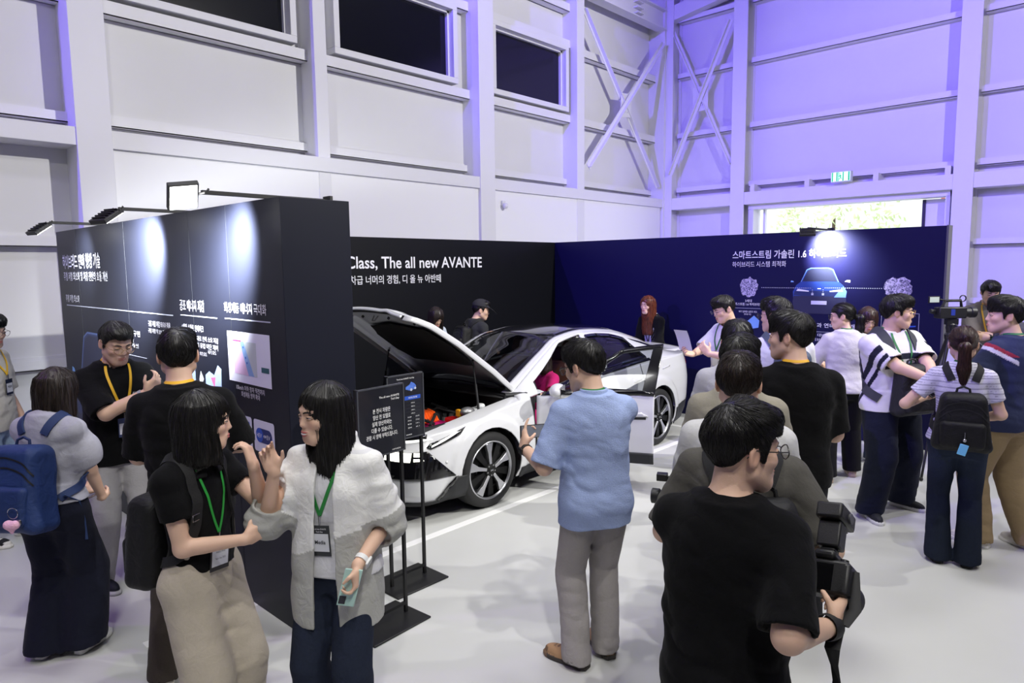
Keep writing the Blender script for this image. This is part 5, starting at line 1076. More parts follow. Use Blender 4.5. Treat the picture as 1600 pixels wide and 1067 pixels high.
# flange strips along the bonnet opening, deck, cowl
f_yr = pchip([.98, .70, .35, .05, -.4, -.9, -1.3, -1.7, -2.0, -2.38], [.72, .665, .60, .545, .53, .525, .545, .575, .60, .63]); f_zc = pchip([1.02, .70, .35, .05, -.4, -.9, -1.3, -1.7, -2.0, -2.2, -2.40], [.925, 1.085, 1.255, 1.375, 1.42, 1.385, 1.285, 1.15, 1.065, 1.045, 1.05]); CR = .05
def top_pt(x, w):   # w: -1..1 across
    x = np.asarray(x, float); yr = f_yr(x); return np.stack([x+.10*np.clip((x-.3)/.6, 0, 1)*(1-w**2)-.06, w*yr, f_zc(x)-CR*np.abs(w)**2.2], -1)
def sh_pt(s): return body_pt(s, np.ones_like(np.asarray(s, float)))
def side_pt(x, t, off=0.0):
    x = np.asarray(x, float); t = np.asarray(t, float); a = body_pt(x, np.ones_like(x), flare=False); b = top_pt(x, np.ones_like(x)); q = a+(b-a)*t[..., None]; q[..., 1] += .018*np.sin(np.pi*t)+off; q[..., 2] += off*.4; return q
def xz2t(x, z): a = body_pt(np.array([x]), np.ones(1), flare=False)[0]; b = top_pt(np.array([x]), np.ones(1))[0]; return (z-a[2])/max(b[2]-a[2], .02)
def toT(poly): return [(x, float(xz2t(x, z))) for x, z in poly]
FDO = [(.70, .90), (.66, 1.0), (.12, 1.285), (-.275, 1.345), (-.275, .90)]           # front door window zone
RW_ = [(-.345, .965), (-.345, 1.325), (-.55, 1.325), (-.80, 1.30), (-1.02, 1.245), (-1.20, 1.03)]
for mir in (False, True):
    panel('roof_side', lambda x, t: side_pt(x, t), lin(-2.15, .96, 60), lin(0, 1, 12), m_white, CAR, holes=[toT(RW_), toT([(.70, .80), (.68, .985), (.10, 1.285), (-.275, 1.345), (-.275, .80)])], mirror=mir, solid=.02)
    gl = panel('rear_window', lambda x, t: side_pt(x, t, -.006), lin(-1.25, -.3, 24), lin(-.1, 1.1, 14), m_cg, CAR, keep=toT(RW_), mirror=mir)
    for a, b in zip(RW_, RW_[1:]+RW_[:1]):
        d = np.array(b)-np.array(a); L_ = np.hypot(*d); n = np.array([-d[1], d[0]])/L_*.022; q = [tuple(np.array(a)-n*.4), tuple(np.array(b)-n*.4), tuple(np.array(b)+n), tuple(np.array(a)+n)]
        panel('window_trim', lambda x, t: side_pt(x, t, .004), lin(min(p[0] for p in q)-.001, max(p[0] for p in q)+.001, 12), lin(-.2, 1.2, 16), m_gloss, gl or CAR, keep=toT(q), mirror=mir, solid=.006)
    panel('quarter_window', lambda x, t: side_pt(x, t, .003), lin(-2.0, -1.0, 20), lin(-.1, 1.1, 14), m_gloss, CAR, keep=toT([(-1.16, 1.215), (-1.05, 1.25), (-1.80, 1.055), (-1.62, 1.045)]), mirror=mir, solid=.003)
    panel('belt_trim', lambda x, t: side_pt(x, t, .004), lin(-1.3, -.27, 20), lin(-.1, .4, 6), m_gloss, CAR, keep=toT([(-.275, .93), (-.275, .955), (-1.25, 1.02), (-1.25, .995)]), mirror=mir, solid=.004)
panel('roof_glass', lambda x, w: top_pt(x, w), lin(-.95, .06, 20), lin(-.86, .86, 17), m_gloss, CAR, solid=.01)
for sg in (1, -1): panel('roof_rail', lambda x, w: top_pt(x, w), lin(-2.0, .97, 44), lin(.86, 1.0, 4) if sg > 0 else lin(-1.0, -.86, 4), m_white, CAR, solid=.01)
panel('roof_rear', lambda x, w: top_pt(x, w), lin(-1.05, -.95, 4), lin(-.86, .86, 17), m_white, CAR, solid=.01)
panel('windscreen', lambda x, w: top_pt(x, w), lin(.06, .97, 24), lin(-.86, .86, 17), m_cg, CAR)
panel('screen_band', lambda x, w: top_pt(x, w)+V(0, 0, .002), lin(.0, .10, 4), lin(-.86, .86, 17), m_gloss, CAR); 
for sg in (1, -1): panel('screen_band', lambda x, w: top_pt(x, w)+V(0, 0, .002), lin(.06, .97, 20), lin(.80*sg, .87*sg, 3), m_gloss, CAR)
panel('rear_screen', lambda x, w: top_pt(x, w), lin(-1.85, -1.05, 20), lin(-.86, .86, 17), m_gloss, CAR); panel('boot_lid', lambda x, w: top_pt(x, w), lin(-2.40, -1.85, 14), lin(-1.0, 1.0, 17), m_white, CAR, solid=.01)
def strip(name, ss, inner, m, mir=False, par=None):
    a = sh_pt(ss); b = inner(ss, a); v = []; f = []
    for i in range(len(ss)): v += [a[i], (a[i]*.5+b[i]*.5)+V(0, 0, .006), b[i]]
    for i in range(len(ss)-1):
        for k_ in (0, 1): f.append((3*i+k_, 3*i+k_+1, 3*i+4+k_, 3*i+3+k_))
    v = np.array(v)*(np.array([1, -1, 1]) if mir else 1); return MB().add(v, f).build(name, m, par or CAR, smooth=True)
for mir in (False, True):
    strip('bonnet_flange', lin(.60, S1, 60), lambda s, a: np.stack([np.minimum(a[:, 0], 2.04)-.02*(a[:, 0] > 1.8), np.minimum(a[:, 1]-.06, .74-.02*np.clip(s-.6, 0, 3)), a[:, 2]+.012], -1), m_white, mir); strip('deck_edge', lin(S0, -1.75, 40), lambda s, a: np.stack([np.clip(a[:, 0], -2.36, 0), np.minimum(a[:, 1], f_yr(np.clip(a[:, 0], -2.38, -1.7))), f_zc(np.clip(a[:, 0], -2.38, -1.7))-CR], -1), m_white, mir)
    MB().tube([(0.62, (-1 if mir else 1)*.80, .87), (.80, (-1 if mir else 1)*.80, .90), (.97, (-1 if mir else 1)*.70, .90)], .03, 8, flat=.6).build('cowl_corner', m_int, CAR, smooth=True)
panel('cowl_panel', lambda x, y: np.stack([x-.16*(y/.7)**2, y, .90+.03*(1-(y/.7)**2)-.10*(x-.95)], -1), lin(.90, 1.16, 8), lin(-.70, .70, 16), m_int, CAR, solid=.01)
t = MB(); t.tube([(1.06, -.5, .955), (.98, .1, .975), (.95, .55, .955)], .008, 6); t.tube([(1.08, .05, .955), (1.02, .45, .965), (.92, .66, .945)], .008, 6); t.build('wiper', m_int, CAR, smooth=True)
# engine bay
t = MB(); t.box((.95, -.72, .30), (.99, .72, .90)); t.box((.95, -.74, .28), (2.08, .74, .32)); t.box((.95, .70, .30), (2.0, .735, .77)); t.box((.95, -.735, .30), (2.0, -.70, .77)); t.box((2.02, -.60, .30), (2.06, .60, .66)); t.build('engine_bay', m_int, CAR)
def part(name, mb, m, **k): return mb.build(name, m, CAR, **k)
m_or = mat('orange_cable', srgb((240, 92, 24)), .45); m_mag = mat('magenta_cover', srgb((190, 26, 110)), .4); m_red = mat('red_cap', srgb((210, 30, 34)), .4); m_wp = mat('white_plastic', srgb((226, 228, 230)), .4); m_yel = mat('yellow_plastic', srgb((235, 165, 30)), .4); m_alu = mat('cast_aluminium', srgb((150, 150, 152)), .4, metal=.7)
part('slam_panel', MB().box((1.86, -.62, .665), (2.04, .62, .695)), m_int, bevel=.01)
part('engine_cover', MB().box((1.25, -.30, .60), (1.75, .18, .74)), m_int, bevel=.03); part('air_box', MB().box((1.30, -.66, .55), (1.75, -.34, .76)), m_int, bevel=.03)
part('inverter_box', MB().box((1.44, .34, .54), (1.66, .52, .70)), m_mag, bevel=.015)
t = MB()
for i in range(6): t.tube([(1.40+.05*i, .10, .70), (1.44+.045*i, .18, .765), (1.48+.03*i, .30, .765), (1.50+.03*i, .38, .70)], .016, 8)
part('orange_cables', t, m_or, smooth=True); part('orange_connector', MB().box((1.52, .20, .69), (1.70, .32, .75)), m_or, bevel=.01); part('red_connector', MB().box((1.36, .42, .69), (1.46, .58, .735)), m_red, bevel=.012)
t = MB(); t.box((1.10, .50, .62), (1.36, .69, .80)); t.cyl((1.18, .6, .80), (1.18, .6, .84), .04, 16); part('coolant_tank', t, m_wp, bevel=.025)
t = MB(); t.tube([(1.42, .56, .60), (1.42, .57, .80)], .012, 8); t.box((1.40, .55, .76), (1.44, .60, .82)); part('dipstick', t, m_yel, bevel=.004)
rr = random.Random(4); t = MB()
for i in range(26): x_, y_ = rr.uniform(1.1, 1.85), rr.uniform(-.1, .66); t.cyl((x_, y_, .58), (x_+rr.uniform(-.02, .02), y_+rr.uniform(-.02, .02), .66+rr.uniform(0, .05)), rr.uniform(.012, .035), 10)
part('metal_fittings', t, m_alu, smooth=True, angle=40); t = MB()
for i in range(14):
    x_, y_ = rr.uniform(1.05, 1.8), rr.uniform(-.6, .6); t.tube([(x_, y_, .66), (x_+rr.uniform(-.1, .1), y_+.12, .76), (x_+rr.uniform(-.2, .2), y_+.3, .72)], .014, 7)
part('hoses', t, m_int, smooth=True); t = MB(); t.sphere((1.365, .62, .80), (.075, .06, .04), 18, 8); part('strut_tower', t, m_alu, smooth=True)
# bonnet, raised about its rear hinge
BA = math.radians(41); HX, HZ = .74, .86
def bon(x, y, dz=0.0):
    x = np.asarray(x, float); ye = np.interp(x, [.7, 1.2, 1.7, 2.0, 2.12, 2.18], [.70, .715, .70, .66, .60, .48]); w = np.asarray(y, float); X = x+.20*(1-np.abs(w)**2)*np.clip(1-(x-.72)/.9, 0, 1); X = np.where(x > 1.9, X+.06*(1-w**2)*np.clip((x-1.9)/.28, 0, 1), X); z = np.interp(X, [.7, 1.2, 1.7, 2.0, 2.15, 2.25], [.872, .842, .79, .745, .705, .66])+.045*(1-np.abs(w)**2.2)+.014*np.exp(-((np.abs(w)-.62)/.10)**2)+dz
    q = np.stack([X, w*ye, z], -1); dx = q[..., 0]-HX; dzz = q[..., 2]-HZ; return np.stack([HX+dx*math.cos(BA)-dzz*math.sin(BA), q[..., 1], HZ+dx*math.sin(BA)+dzz*math.cos(BA)], -1)
bonnet = panel('bonnet', lambda x, w: bon(x, w), lin(.72, 2.18, 40), lin(-1, 1, 41), m_white, CAR, solid=.006)
def und(x, w): 
    e = np.minimum(np.minimum(1-np.abs(w), (2.18-x)*1.2), (x-.72)*1.2); return bon(x, w, -.012-.022*np.clip(e/.06, 0, 1)+.012*np.clip((e-.10)/.06, 0, 1))
panel('bonnet_inner_frame', und, lin(.73, 2.175, 70), lin(-.99, .99, 70), m_under, bonnet)
panel('insulation_pad', lambda x, w: bon(x, w, -.042), lin(.8, 2.1, 40), lin(-.95, .95, 40), m_pad, bonnet, keep=[(1.16, -.55), (1.12, 0), (1.16, .62), (1.38, .78), (1.70, .78), (1.88, .62), (1.94, 0), (1.88, -.52), (1.70, -.66), (1.38, -.66)], solid=.004)

for w0 in (1.0, -1.0): panel('bonnet_edge', lambda x, k: bon(x, np.full_like(x, w0), -k*.05), lin(.72, 2.17, 40), lin(0, 1, 4), m_white, bonnet, solid=.004)
panel('bonnet_edge', lambda k, w: bon(np.full_like(w, 2.18), w, -k*.03-.004), lin(0, 1, 3), lin(-1, 1, 40), m_under, bonnet, solid=.004)
panel('bonnet_seal', lambda x, w: bon(x, w, -.03), lin(2.13, 2.17, 3), lin(-.97, .97, 40), m_clad, bonnet, solid=.01)
t = MB()
for w_ in (-.85, -.6, -.3, .3, .6, .85): p_ = bon(np.array([2.06]), np.array([w_]), -.045)[0]; t.cyl(p_, p_+V(.012, 0, -.012), .012, 10)
t.build('bonnet_buffer', m_clad, bonnet); lp = bon(np.array([2.06]), np.array([0.]), -.04)[0]; MB().tube([lp+V(0, -.03, 0), lp+V(.03, -.02, -.04), lp+V(.03, .02, -.04), lp+V(0, .03, 0)], .006, 6).build('bonnet_latch', m_alu, bonnet)
for sg in (1, -1):
    a = V(1.30, sg*.70, .79); b = bon(np.array([1.38]), np.array([sg*.86]), -.04)[0]; t = MB(); t.tube([a, a+(b-a)*.55], .011, 10); t.tube([a+(b-a)*.5, b], .006, 8); t.sphere(tuple(b), .013, 8, 6); t.build('gas_strut', m_clad, CAR, smooth=True)
    h = bon(np.array([.80]), np.array([sg*.90]), -.03)[0]; MB().tube([V(.95, sg*.66, .84), V(.86, sg*.665, .90), h, bon(np.array([1.02]), np.array([sg*.90]), -.03)[0]], .016, 8, flat=.5).build('bonnet_hinge', m_under, CAR, smooth=True)
# front left door, swung open about its front edge
DA = math.radians(63); DX, DY = .775, .915
def swing(P_):
    dx = P_[..., 0]-DX; dy = P_[..., 1]-DY; c, s = math.cos(-DA), math.sin(-DA); return np.stack([DX+dx*c-dy*s, DY+dx*s+dy*c, P_[..., 2]], -1)
door = panel('front_door', lambda s, v: body_pt(s, v), lin(-.30, .80, 24), lin(0, 1, 26), m_white, CAR, keep=toV([(.772, .325), (.79, .88), (.79, .95), (-.268, .95), (-.268, .325)]), solid=.02, xf=swing)
panel('door_trim_panel', lambda s, v: body_pt(s, v, -.075), lin(-.30, .80, 16), lin(0, 1, 14), m_int, door, keep=toV([(.75, .31), (.76, .86), (-.25, .90), (-.25, .31)]), solid=.05, xf=swing)
panel('door_cladding', lambda s, v: body_pt(s, v, .006), lin(-.30, .80, 16), lin(0, .5, 12), m_clad, door, keep=toV([(-.268, .315), (.772, .315), (.772, .415), (-.268, .415)]), solid=.03, xf=swing)
panel('door_handle', lambda s, v: body_pt(s, v, .004), lin(-.25, .0, 16), lin(.5, 1, 14), m_seam, door, keep=toV([(-.20, .715), (.02, .705), (.02, .725), (-.20, .745)]), solid=.003, xf=swing); panel('door_handle', lambda s, v: body_pt(s, v, .012), lin(-.25, .05, 16), lin(.5, 1, 14), m_white, door, keep=toV([(-.22, .745), (-.16, .775), (.04, .76), (.06, .738), (.02, .728), (-.20, .738)]), solid=.01, xf=swing)
def fr(poly, name, m, off=.0, solid=.025, par=None): return panel(name, lambda x, t: side_pt(x, t, off), lin(min(p[0] for p in poly)-.001, max(p[0] for p in poly)+.001, 20), lin(-.2, 1.25, 18), m, par or door, keep=toT(poly), xf=swing, solid=solid)
fr([(.68, .925), (.63, .985), (.60, .97), (.63, .925)], 'window_frame', m_gloss, .006); fr([(.63, .985), (.10, 1.29), (.10, 1.258), (.60, .958)], 'window_frame', m_gloss, .006); fr([(.10, 1.29), (-.268, 1.345), (-.268, 1.315), (.10, 1.262)], 'window_frame', m_gloss, .006); fr([(-.268, 1.345), (-.268, .92), (-.155, .92), (-.185, 1.33)], 'window_pillar', m_gloss, .006); fr([(.75, .885), (.74, .915), (-.268, .955), (-.268, .925)], 'belt_strip', m_gloss, .006)
panel('door_glass', lambda x, t: side_pt(x, t, -.004), lin(-.2, .62, 20), lin(-.1, 1.2, 14), m_cg, door, keep=toT([(.60, .94), (.58, .98), (.10, 1.27), (-.18, 1.31), (-.18, .94)]), xf=swing)
def mirror_(sg, xf=None):
    c = V(.56, sg*1.0, .955); t = MB(); t.sphere((0, 0, 0), (.075, .115, .07), 22, 14); v = np.array(t.v); v[:, 0] = np.maximum(v[:, 0], -.045); v[:, 2] *= np.where(v[:, 2] < 0, .8, 1); v = v+c; t.v = [tuple(q) for q in (xf(v) if xf else v)]; o = t.build('door_mirror', m_white, CAR if xf is None else door, smooth=True)
    st = MB(); st.tube([c+V(0, -sg*.07, -.04), V(.60, sg*.86, .90)], .022, 8); v = np.array(st.v); st.v = [tuple(q) for q in (xf(v) if xf else v)]; st.build('mirror_stalk', m_gloss, o, smooth=True)
    g_ = MB(); g_.box(tuple(c+V(-.048, -.09, -.045)), tuple(c+V(-.045, .09, .05))); v = np.array(g_.v); g_.v = [tuple(q) for q in (xf(v) if xf else v)]; g_.build('mirror_glass', mat('mirror_silver', (.8, .8, .82), .03, metal=1), o)
mirror_(1, swing); mirror_(-1)
# sills, pillar and cabin
t = MB(); t.box((-2.0, -.80, .20), (1.0, .80, .30)); t.build('floor_pan', m_int, CAR); MB().box((-.34, .82, .27), (.84, .885, .31)).build('sill', m_white, CAR, bevel=.01)
panel('pillar', lambda x, t: side_pt(x, t, -.03), lin(-.36, -.26, 4), lin(-.0, 1.0, 8), m_white, CAR, solid=.05); MB().box((-.36, .78, .28), (-.27, .87, .94)).build('pillar_base', m_white, CAR, bevel=.02); MB().box((-.33, .872, .62), (-.30, .885, .70)).build('door_striker', m_alu, CAR)
t = MB(); t.box((.52, -.70, .55), (.95, .70, .90)); t.box((.44, -.68, .74), (.60, .68, .90)); t.build('dashboard', m_int, CAR, bevel=.05)
t = MB(); sw_c = Vector((.36, .36, .86)); t.tube([sw_c+Vector((.06*math.cos(a), .18*math.sin(a), .17*math.cos(a))) for a in lin(0, 2*math.pi, 26)], .016, 8); t.tube([sw_c, (.52, .36, .80)], .03, 8); t.box((.33, .26, .83), (.37, .46, .88)); t.build('steering_wheel', m_int, CAR, smooth=True, angle=40)
def seat(x, y, w, m, lab=None):
    o = link(bpy.data.objects.new('seat', None), CAR); o.location = (x, y, 0); t = MB(); t.box((-.26, -w/2, .36), (.26, w/2, .52)); t.build('cushion', m, o, bevel=.06, seg=3)
    t = MB(); t.box((-.10, -w/2, .0), (.06, w/2, .62)); R = Matrix.Translation((-.20, 0, .46)) @ Matrix.Rotation(math.radians(-20), 4, 'Y'); t.xf(R); t.build('squab', m, o, bevel=.06, seg=3); t = MB(); t.box((-.06, -.13, .66), (.04, .13, .84)); t.xf(R); t.build('headrest', m, o, bevel=.045, seg=3)
seat(.02, .37, .50, m_seat); seat(.02, -.37, .50, m_seat); seat(-.95, 0, 1.25, m_seat)
# wheels
def wheel(x, y, sg):
    o = link(bpy.data.objects.new('wheel', None), CAR); o.location = (x, y, .33); ax = (0, sg, 0)
    MB().lathe([(.245, -.20), (.30, -.205), (.322, -.19), (.33, -.15), (.33, -.05), (.322, -.012), (.30, .004), (.262, .006), (.245, -.004)], (0, 0, 0), ax, 56).build('tyre', m_rub, o, smooth=True, angle=50)
    rim = MB().lathe([(.24, -.19), (.235, -.06), (.215, -.05), (.0, -.062)], (0, 0, 0), ax, 48).build('rim', m_rimb, o, smooth=True, angle=40)
    MB().lathe([(.236, -.012), (.243, .004), (.250, .006), (.254, .002), (.250, -.01)], (0, 0, 0), ax, 56).build('rim_edge', m_alloy, rim, smooth=True)
    for k_ in range(5):
        a0 = 2*math.pi*k_/5+.25*sg
        def pt(r, da, h): a = a0+da/r; return (r*math.cos(a), sg*h, r*math.sin(a))
        t = MB(); A = [pt(.055, -.013, .006), pt(.055, .013, .006), pt(.15, .018, .002), pt(.236, .050, -.006), pt(.236, -.034, -.006), pt(.15, -.017, .002)]; Bq = [tuple(np.array(q)-np.array([0, sg*.03, 0])) for q in A]; n = 6
        t.add(A+Bq, [tuple(range(n)), tuple(range(2*n-1, n-1, -1))]+[(i, i+n, (i+1) % n+n, (i+1) % n) for i in range(n)]); t.build('spoke', m_alloy, rim, bevel=.002)
        a0 += math.pi/5; t = MB(); A = [pt(.055, -.018, -.012), pt(.055, .018, -.012), pt(.236, .035, -.022), pt(.236, -.035, -.022)]; Bq = [tuple(np.array(q)-np.array([0, sg*.03, 0])) for q in A]; n = 4
        t.add(A+Bq, [tuple(range(n)), tuple(range(2*n-1, n-1, -1))]+[(i, i+n, (i+1) % n+n, (i+1) % n) for i in range(n)]); t.build('black_spoke', m_rimb, rim)
    MB().lathe([(.0, .012), (.024, .012), (.030, .008), (.060, .0), (.066, -.03)], (0, 0, 0), ax, 28).build('hub_cap', m_rimb, rim, smooth=True); t = MB()
    for k_ in range(5): a = 2*math.pi*k_/5+.9; t.cyl((.045*math.cos(a), sg*-.0, .045*math.sin(a)), (.045*math.cos(a), sg*.006, .045*math.sin(a)), .008, 6)
    t.build('wheel_nut', m_alu, rim); t = MB(); t.box((-.014, min(sg*.012, sg*.0135), -.009), (-.008, max(sg*.012, sg*.0135), .009)); t.box((.008, min(sg*.012, sg*.0135), -.009), (.014, max(sg*.012, sg*.0135), .009)); t.box((-.01, min(sg*.012, sg*.0135), -.003), (.01, max(sg*.012, sg*.0135), .003)); t.build('hub_emblem', m_alloy, rim)
    MB().lathe([(.0, -.075), (.17, -.075), (.17, -.06), (.0, -.06)], (0, 0, 0), ax, 36).build('brake_disc', m_alu, o); MB().box((.10, min(sg*-.055, sg*-.10), -.05), (.165, max(sg*-.055, sg*-.10), .07)).build('brake_caliper', mat('caliper_grey', srgb((120, 120, 124)), .4), o, bevel=.01)
for sx in (1, -1):
    for sg in (1, -1): wheel(sx*1.365, sg*.905, sg)
for sx in (1, -1):
    for sg in (1, -1): t = MB(); t.lathe([(.365, 0), (.385, -.06), (.385, -.30), (.0, -.30)], (sx*1.365, sg*.885, .335), (0, sg, 0), 40); v = np.array(t.v); v[:, 2] = np.maximum(v[:, 2], .18); t.v = [tuple(q) for q in v]; t.build('wheel_arch_liner', m_int, CAR, smooth=True)
# ------------------------------------------------------------------ the visitors
WH, BK = (228, 228, 230), (24, 24, 26)
NEAR, MID, FAR = .006, .008, .011
def flat(c): return lambda P, v: np.tile(np.array(srgb(c)), (len(v), 1))
# man at the left edge of the picture
p = Person('man in cream t-shirt and light jeans at the far left of the group, wearing glasses', (1.0, 6.35), -40, h=1.77, res=MID, hyaw=-15, hpitch=12, arms=dict(L=dict(w=(-.22, .10, .86), pose='soft'), R=dict(w=(.24, .05, .86))), legs=dict(R=dict(f=(.12, -.04)), L=dict(f=(-.12, .10))))
p.body().face().hair('short', seed=1).glasses().trousers('jeans', (150, 170, 195), m=m_denim, r=(.092, .074, .07)).top('tee_shirt', (206, 202, 192), hem=-.08, ease=.026, st=.85, r1=.085, wr=.010).shoes((28, 28, 30), (225, 222, 212), accent=(230, 228, 220))
p.lanyard((240, 190, 40), 'black and white name badge on yellow lanyard of the man in cream t-shirt', bz=.17, text=[('박람회', .55, .014, .045, (40, 40, 40))], card=(24, 30, 50))
# woman with the blue backpack
p = Person('woman in grey puff-sleeve blouse and wide navy trousers with a blue backpack', (0.885, 4.185), 38, h=1.56, fem=True, res=NEAR, lean=3, hpitch=22, hyaw=-8, arms=dict(R=dict(w=(.13, .24, .88), e=(.6, -.6, -.5), d=(-.45, .85, -.15), n=(-.3, -.3, 1), pose='hold'), L=dict(w=(.0, .28, .88), e=(-.6, -.6, -.5), d=(.4, .9, -.1), n=(.3, -.2, 1), pose='hold')), legs=dict(R=dict(f=(.10, .05), yaw=-4), L=dict(f=(-.10, -.02), yaw=4)))
p.body().face().hair('long', 'dark', length=.34, fringe=.35, strands=1300, seed=2).trousers('wide_trousers', (26, 28, 42), r=(.105, .115, .118), hemz=.05, seatk=.06, wr=.010, waist=.10)
def puff(P): return lambda q: np.minimum(ell(q, P.arm[1]['S']+(P.arm[1]['E']-P.arm[1]['S'])*.55, (.088, .088, .10)), ell(q, P.arm[-1]['S']+(P.arm[-1]['E']-P.arm[-1]['S'])*.55, (.088, .088, .10)))
p.top('blouse', (168, 168, 180), hem=.02, ease=.022, st=.72, r0=.072, r1=.066, wr=.009, bulge=puff(p), neck=.055).shoes((222, 222, 222), (232, 232, 230), soleh=.034)
b = backpack(p, 'blue backpack with pink heart charm on the woman in grey blouse', (32, 52, 100), size=(.18, .105, .235), c=(0, -.245, .15), tilt=-8, spread=.10, width=.045)
MBk = MB(); 
for k_ in (0,): MBk.tube([p.T((-.17, -.10, .10)), p.T((-.185, -.04, .02)), p.T((-.17, .0, -.12)), p.T((-.17, .0, -.24))], .012, 6, flat=.3)
MBk2 = MB(); MBk2.tube([p.T((.165, -.12, .08)), p.T((.185, -.03, .02)), p.T((.19, .0, -.10)), p.T((.19, .01, -.22))], .013, 6, flat=.3); MBk2.build('loose_strap_end', mat('blue_webbing', srgb((40, 62, 110)), .7), b, smooth=True)
ch = item(p, 'bag_charm', 'pink heart plush charm on key ring hanging from the blue backpack', 'key ring'); cc = snap(p.f_bag, p.T(np.array([(.115, -.46, .07)])), .018)[0]
MB().tube([cc+V(.0, math.sin(a)*.0, 0)+.026*V(math.cos(a), 0, math.sin(a)) for a in np.linspace(0, 6.2832, 22)], .0022, 6).build('ring', mat('steel_ring', srgb((190, 190, 195)), .2, metal=1), ch, smooth=True)
hc = cc+V(0, -.012, -.062); sdf_obj('plush', lambda q: smin(smin(sph(q, hc+V(-.016, 0, .01), .022), sph(q, hc+V(.016, 0, .01), .022), .01), rc(q, hc, hc+V(0, 0, -.026), .022, .008), .012), hc-.06, hc+.06, .004, mat('pink_plush', srgb((232, 180, 205)), .9, bump=.5, bscale=200), ch)
MB().box(tuple(cc+V(.014, -.006, -.055)), tuple(cc+V(.04, .004, -.03))).build('metal_tag', mat('steel_ring2', srgb((150, 150, 150)), .3, metal=1), ch, bevel=.003)
phone(p, 'smartphone in clear case held low by the woman in grey blouse', 1, off=(-.03, .08, .03), colr=(210, 190, 190))
# presenter
p = Person('man in black t-shirt and glasses explaining the left wall, yellow lanyard', (1.40, 4.82), -90, h=1.76, res=.007, hpitch=22, hyaw=6, lean=3, arms=dict(R=dict(w=(-.09, .31, 1.28), e=(.7, .15, -1), d=(-.45, .1, .55), n=(-.2, -.5, .8), pose='soft'), L=dict(w=(-.24, .12, .90), e=(-.8, -.5, -.3))), legs=dict(L=dict(f=(-.08, .14), yaw=50), R=dict(f=(.13, -.06), yaw=10)))
p.body().face(lip=(170, 100, 96)).hair('short', fringe=-.1, vol=1.0, seed=3).glasses(m_gold).trousers('trousers', (178, 176, 178), r=(.10, .086, .074)).top('tee_shirt', (15, 15, 17), hem=-.10, ease=.03, st=.95, r0=.064, r1=.084, wr=.011).shoes((30, 32, 44), (200, 200, 202))
watch(p, 1, (160, 160, 165))
p.lanyard((238, 186, 40), 'white name badge on yellow lanyard of the presenter in black', bz=.08, card=(60, 70, 110), text=[('진행', .55, .016, .03, (40, 40, 60))])
tm = text_mesh('AVANTE', m_txt, p.root, 'shirt_print', snap(p.f_top, p.T(np.array([(-.055, .2, .34)])), .004)[0], V(-1, 0, 0), V(0, 0, 1), .014, .06, .02)
# man seen from behind, arms folded, between presenter and the two women
p = Person('man in black t-shirt with yellow lanyard seen from behind, facing the left wall', (1.31, 3.44), 62, h=1.775, side=-2, res=NEAR, hyaw=4, hpitch=4, w=1.0, arms=dict(L=dict(w=(-.02, .24, 1.08), e=(-1, -.25, -.6), d=(.9, .2, .1), n=(0, -1, 0)), R=dict(w=(.05, .27, 1.05), e=(1, -.3, -.6), d=(-.9, .2, .05), n=(0, -1, 0))), legs=dict(L=dict(f=(-.16, -.02)), R=dict(f=(.10, .06))))
p.body().face().hair('short', fringe=.5, back=.005, strands=1500, seed=4).trousers('trousers', (62, 56, 50), r=(.098, .082, .078)).top('tee_shirt', (15, 15, 17), hem=-.10, ease=.032, st=.92, r0=.064, r1=.080, wr=.012).shoes((196, 186, 170), (225, 220, 208))
p.lanyard((240, 184, 36), 'yellow lanyard on the neck of the man facing the left wall', badge=False, bz=.16)
# woman in black top, hand at her mouth
p = Person('woman with black bob in black polo top and beige wide trousers, hand at mouth', (1.07, 2.75), -66, h=1.58, fem=True, res=.0055, hyaw=40, hpitch=5, arms=dict(R=dict(w=(.02, .27, 1.10), e=(.5, -.6, -1), d=(-.75, .45, .28), n=(-.35, -.9, .0), pose='soft'), L=dict(w=(-.03, .285, 1.41), e=(-.1, .9, -1), d=(-.10, -.42, .9), n=(.35, -.85, -.3), pose='soft')), legs=dict(R=dict(f=(.10, 0)), L=dict(f=(-.10, .02))))
p.body().face(lip=(190, 104, 100)).hair('bob', length=.19, fringe=.55, strands=1700, seed=5).trousers('wide_trousers', (190, 180, 164), r=(.106, .112, .122), hemz=.03, seatk=.05, waist=.13, wr=.011, fold=(15, 15, 3)).top('polo_top', (15, 15, 17), hem=.02, ease=.013, st=.55, r0=.063, r1=.062, wr=.007, tuck=True, collar=(22, 22, 24)).shoes((230, 228, 222))
p.lanyard((40, 160, 60), 'clear name badge with white slips on green lanyard of the woman in black top', bz=.02, dx=.0, width=.011, card=(50, 48, 50), text=[('PRESS PASS', .40, .007, .05, (120, 120, 125)), ('Tech Day 2025', .62, .007, .055, (120, 120, 125))], size=(.10, .115), tilt=-8)
bp = backpack(p, 'black backpack hanging low on the woman in black top', (22, 22, 24), size=(.14, .085, .20), c=(.02, -.20, .13), width=.042, spread=.095)
MB().tube([snap(p.f_core, p.T(np.array([(.125, .14, .28)])), .014)[0]+V(x, 0, z) for x, z in ((-.02, -.012), (.02, -.012), (.02, .012), (-.02, .012), (-.02, -.012))], .0025, 6).build('strap_buckle', mat('buckle', srgb((190, 190, 190)), .2, metal=1), bp)
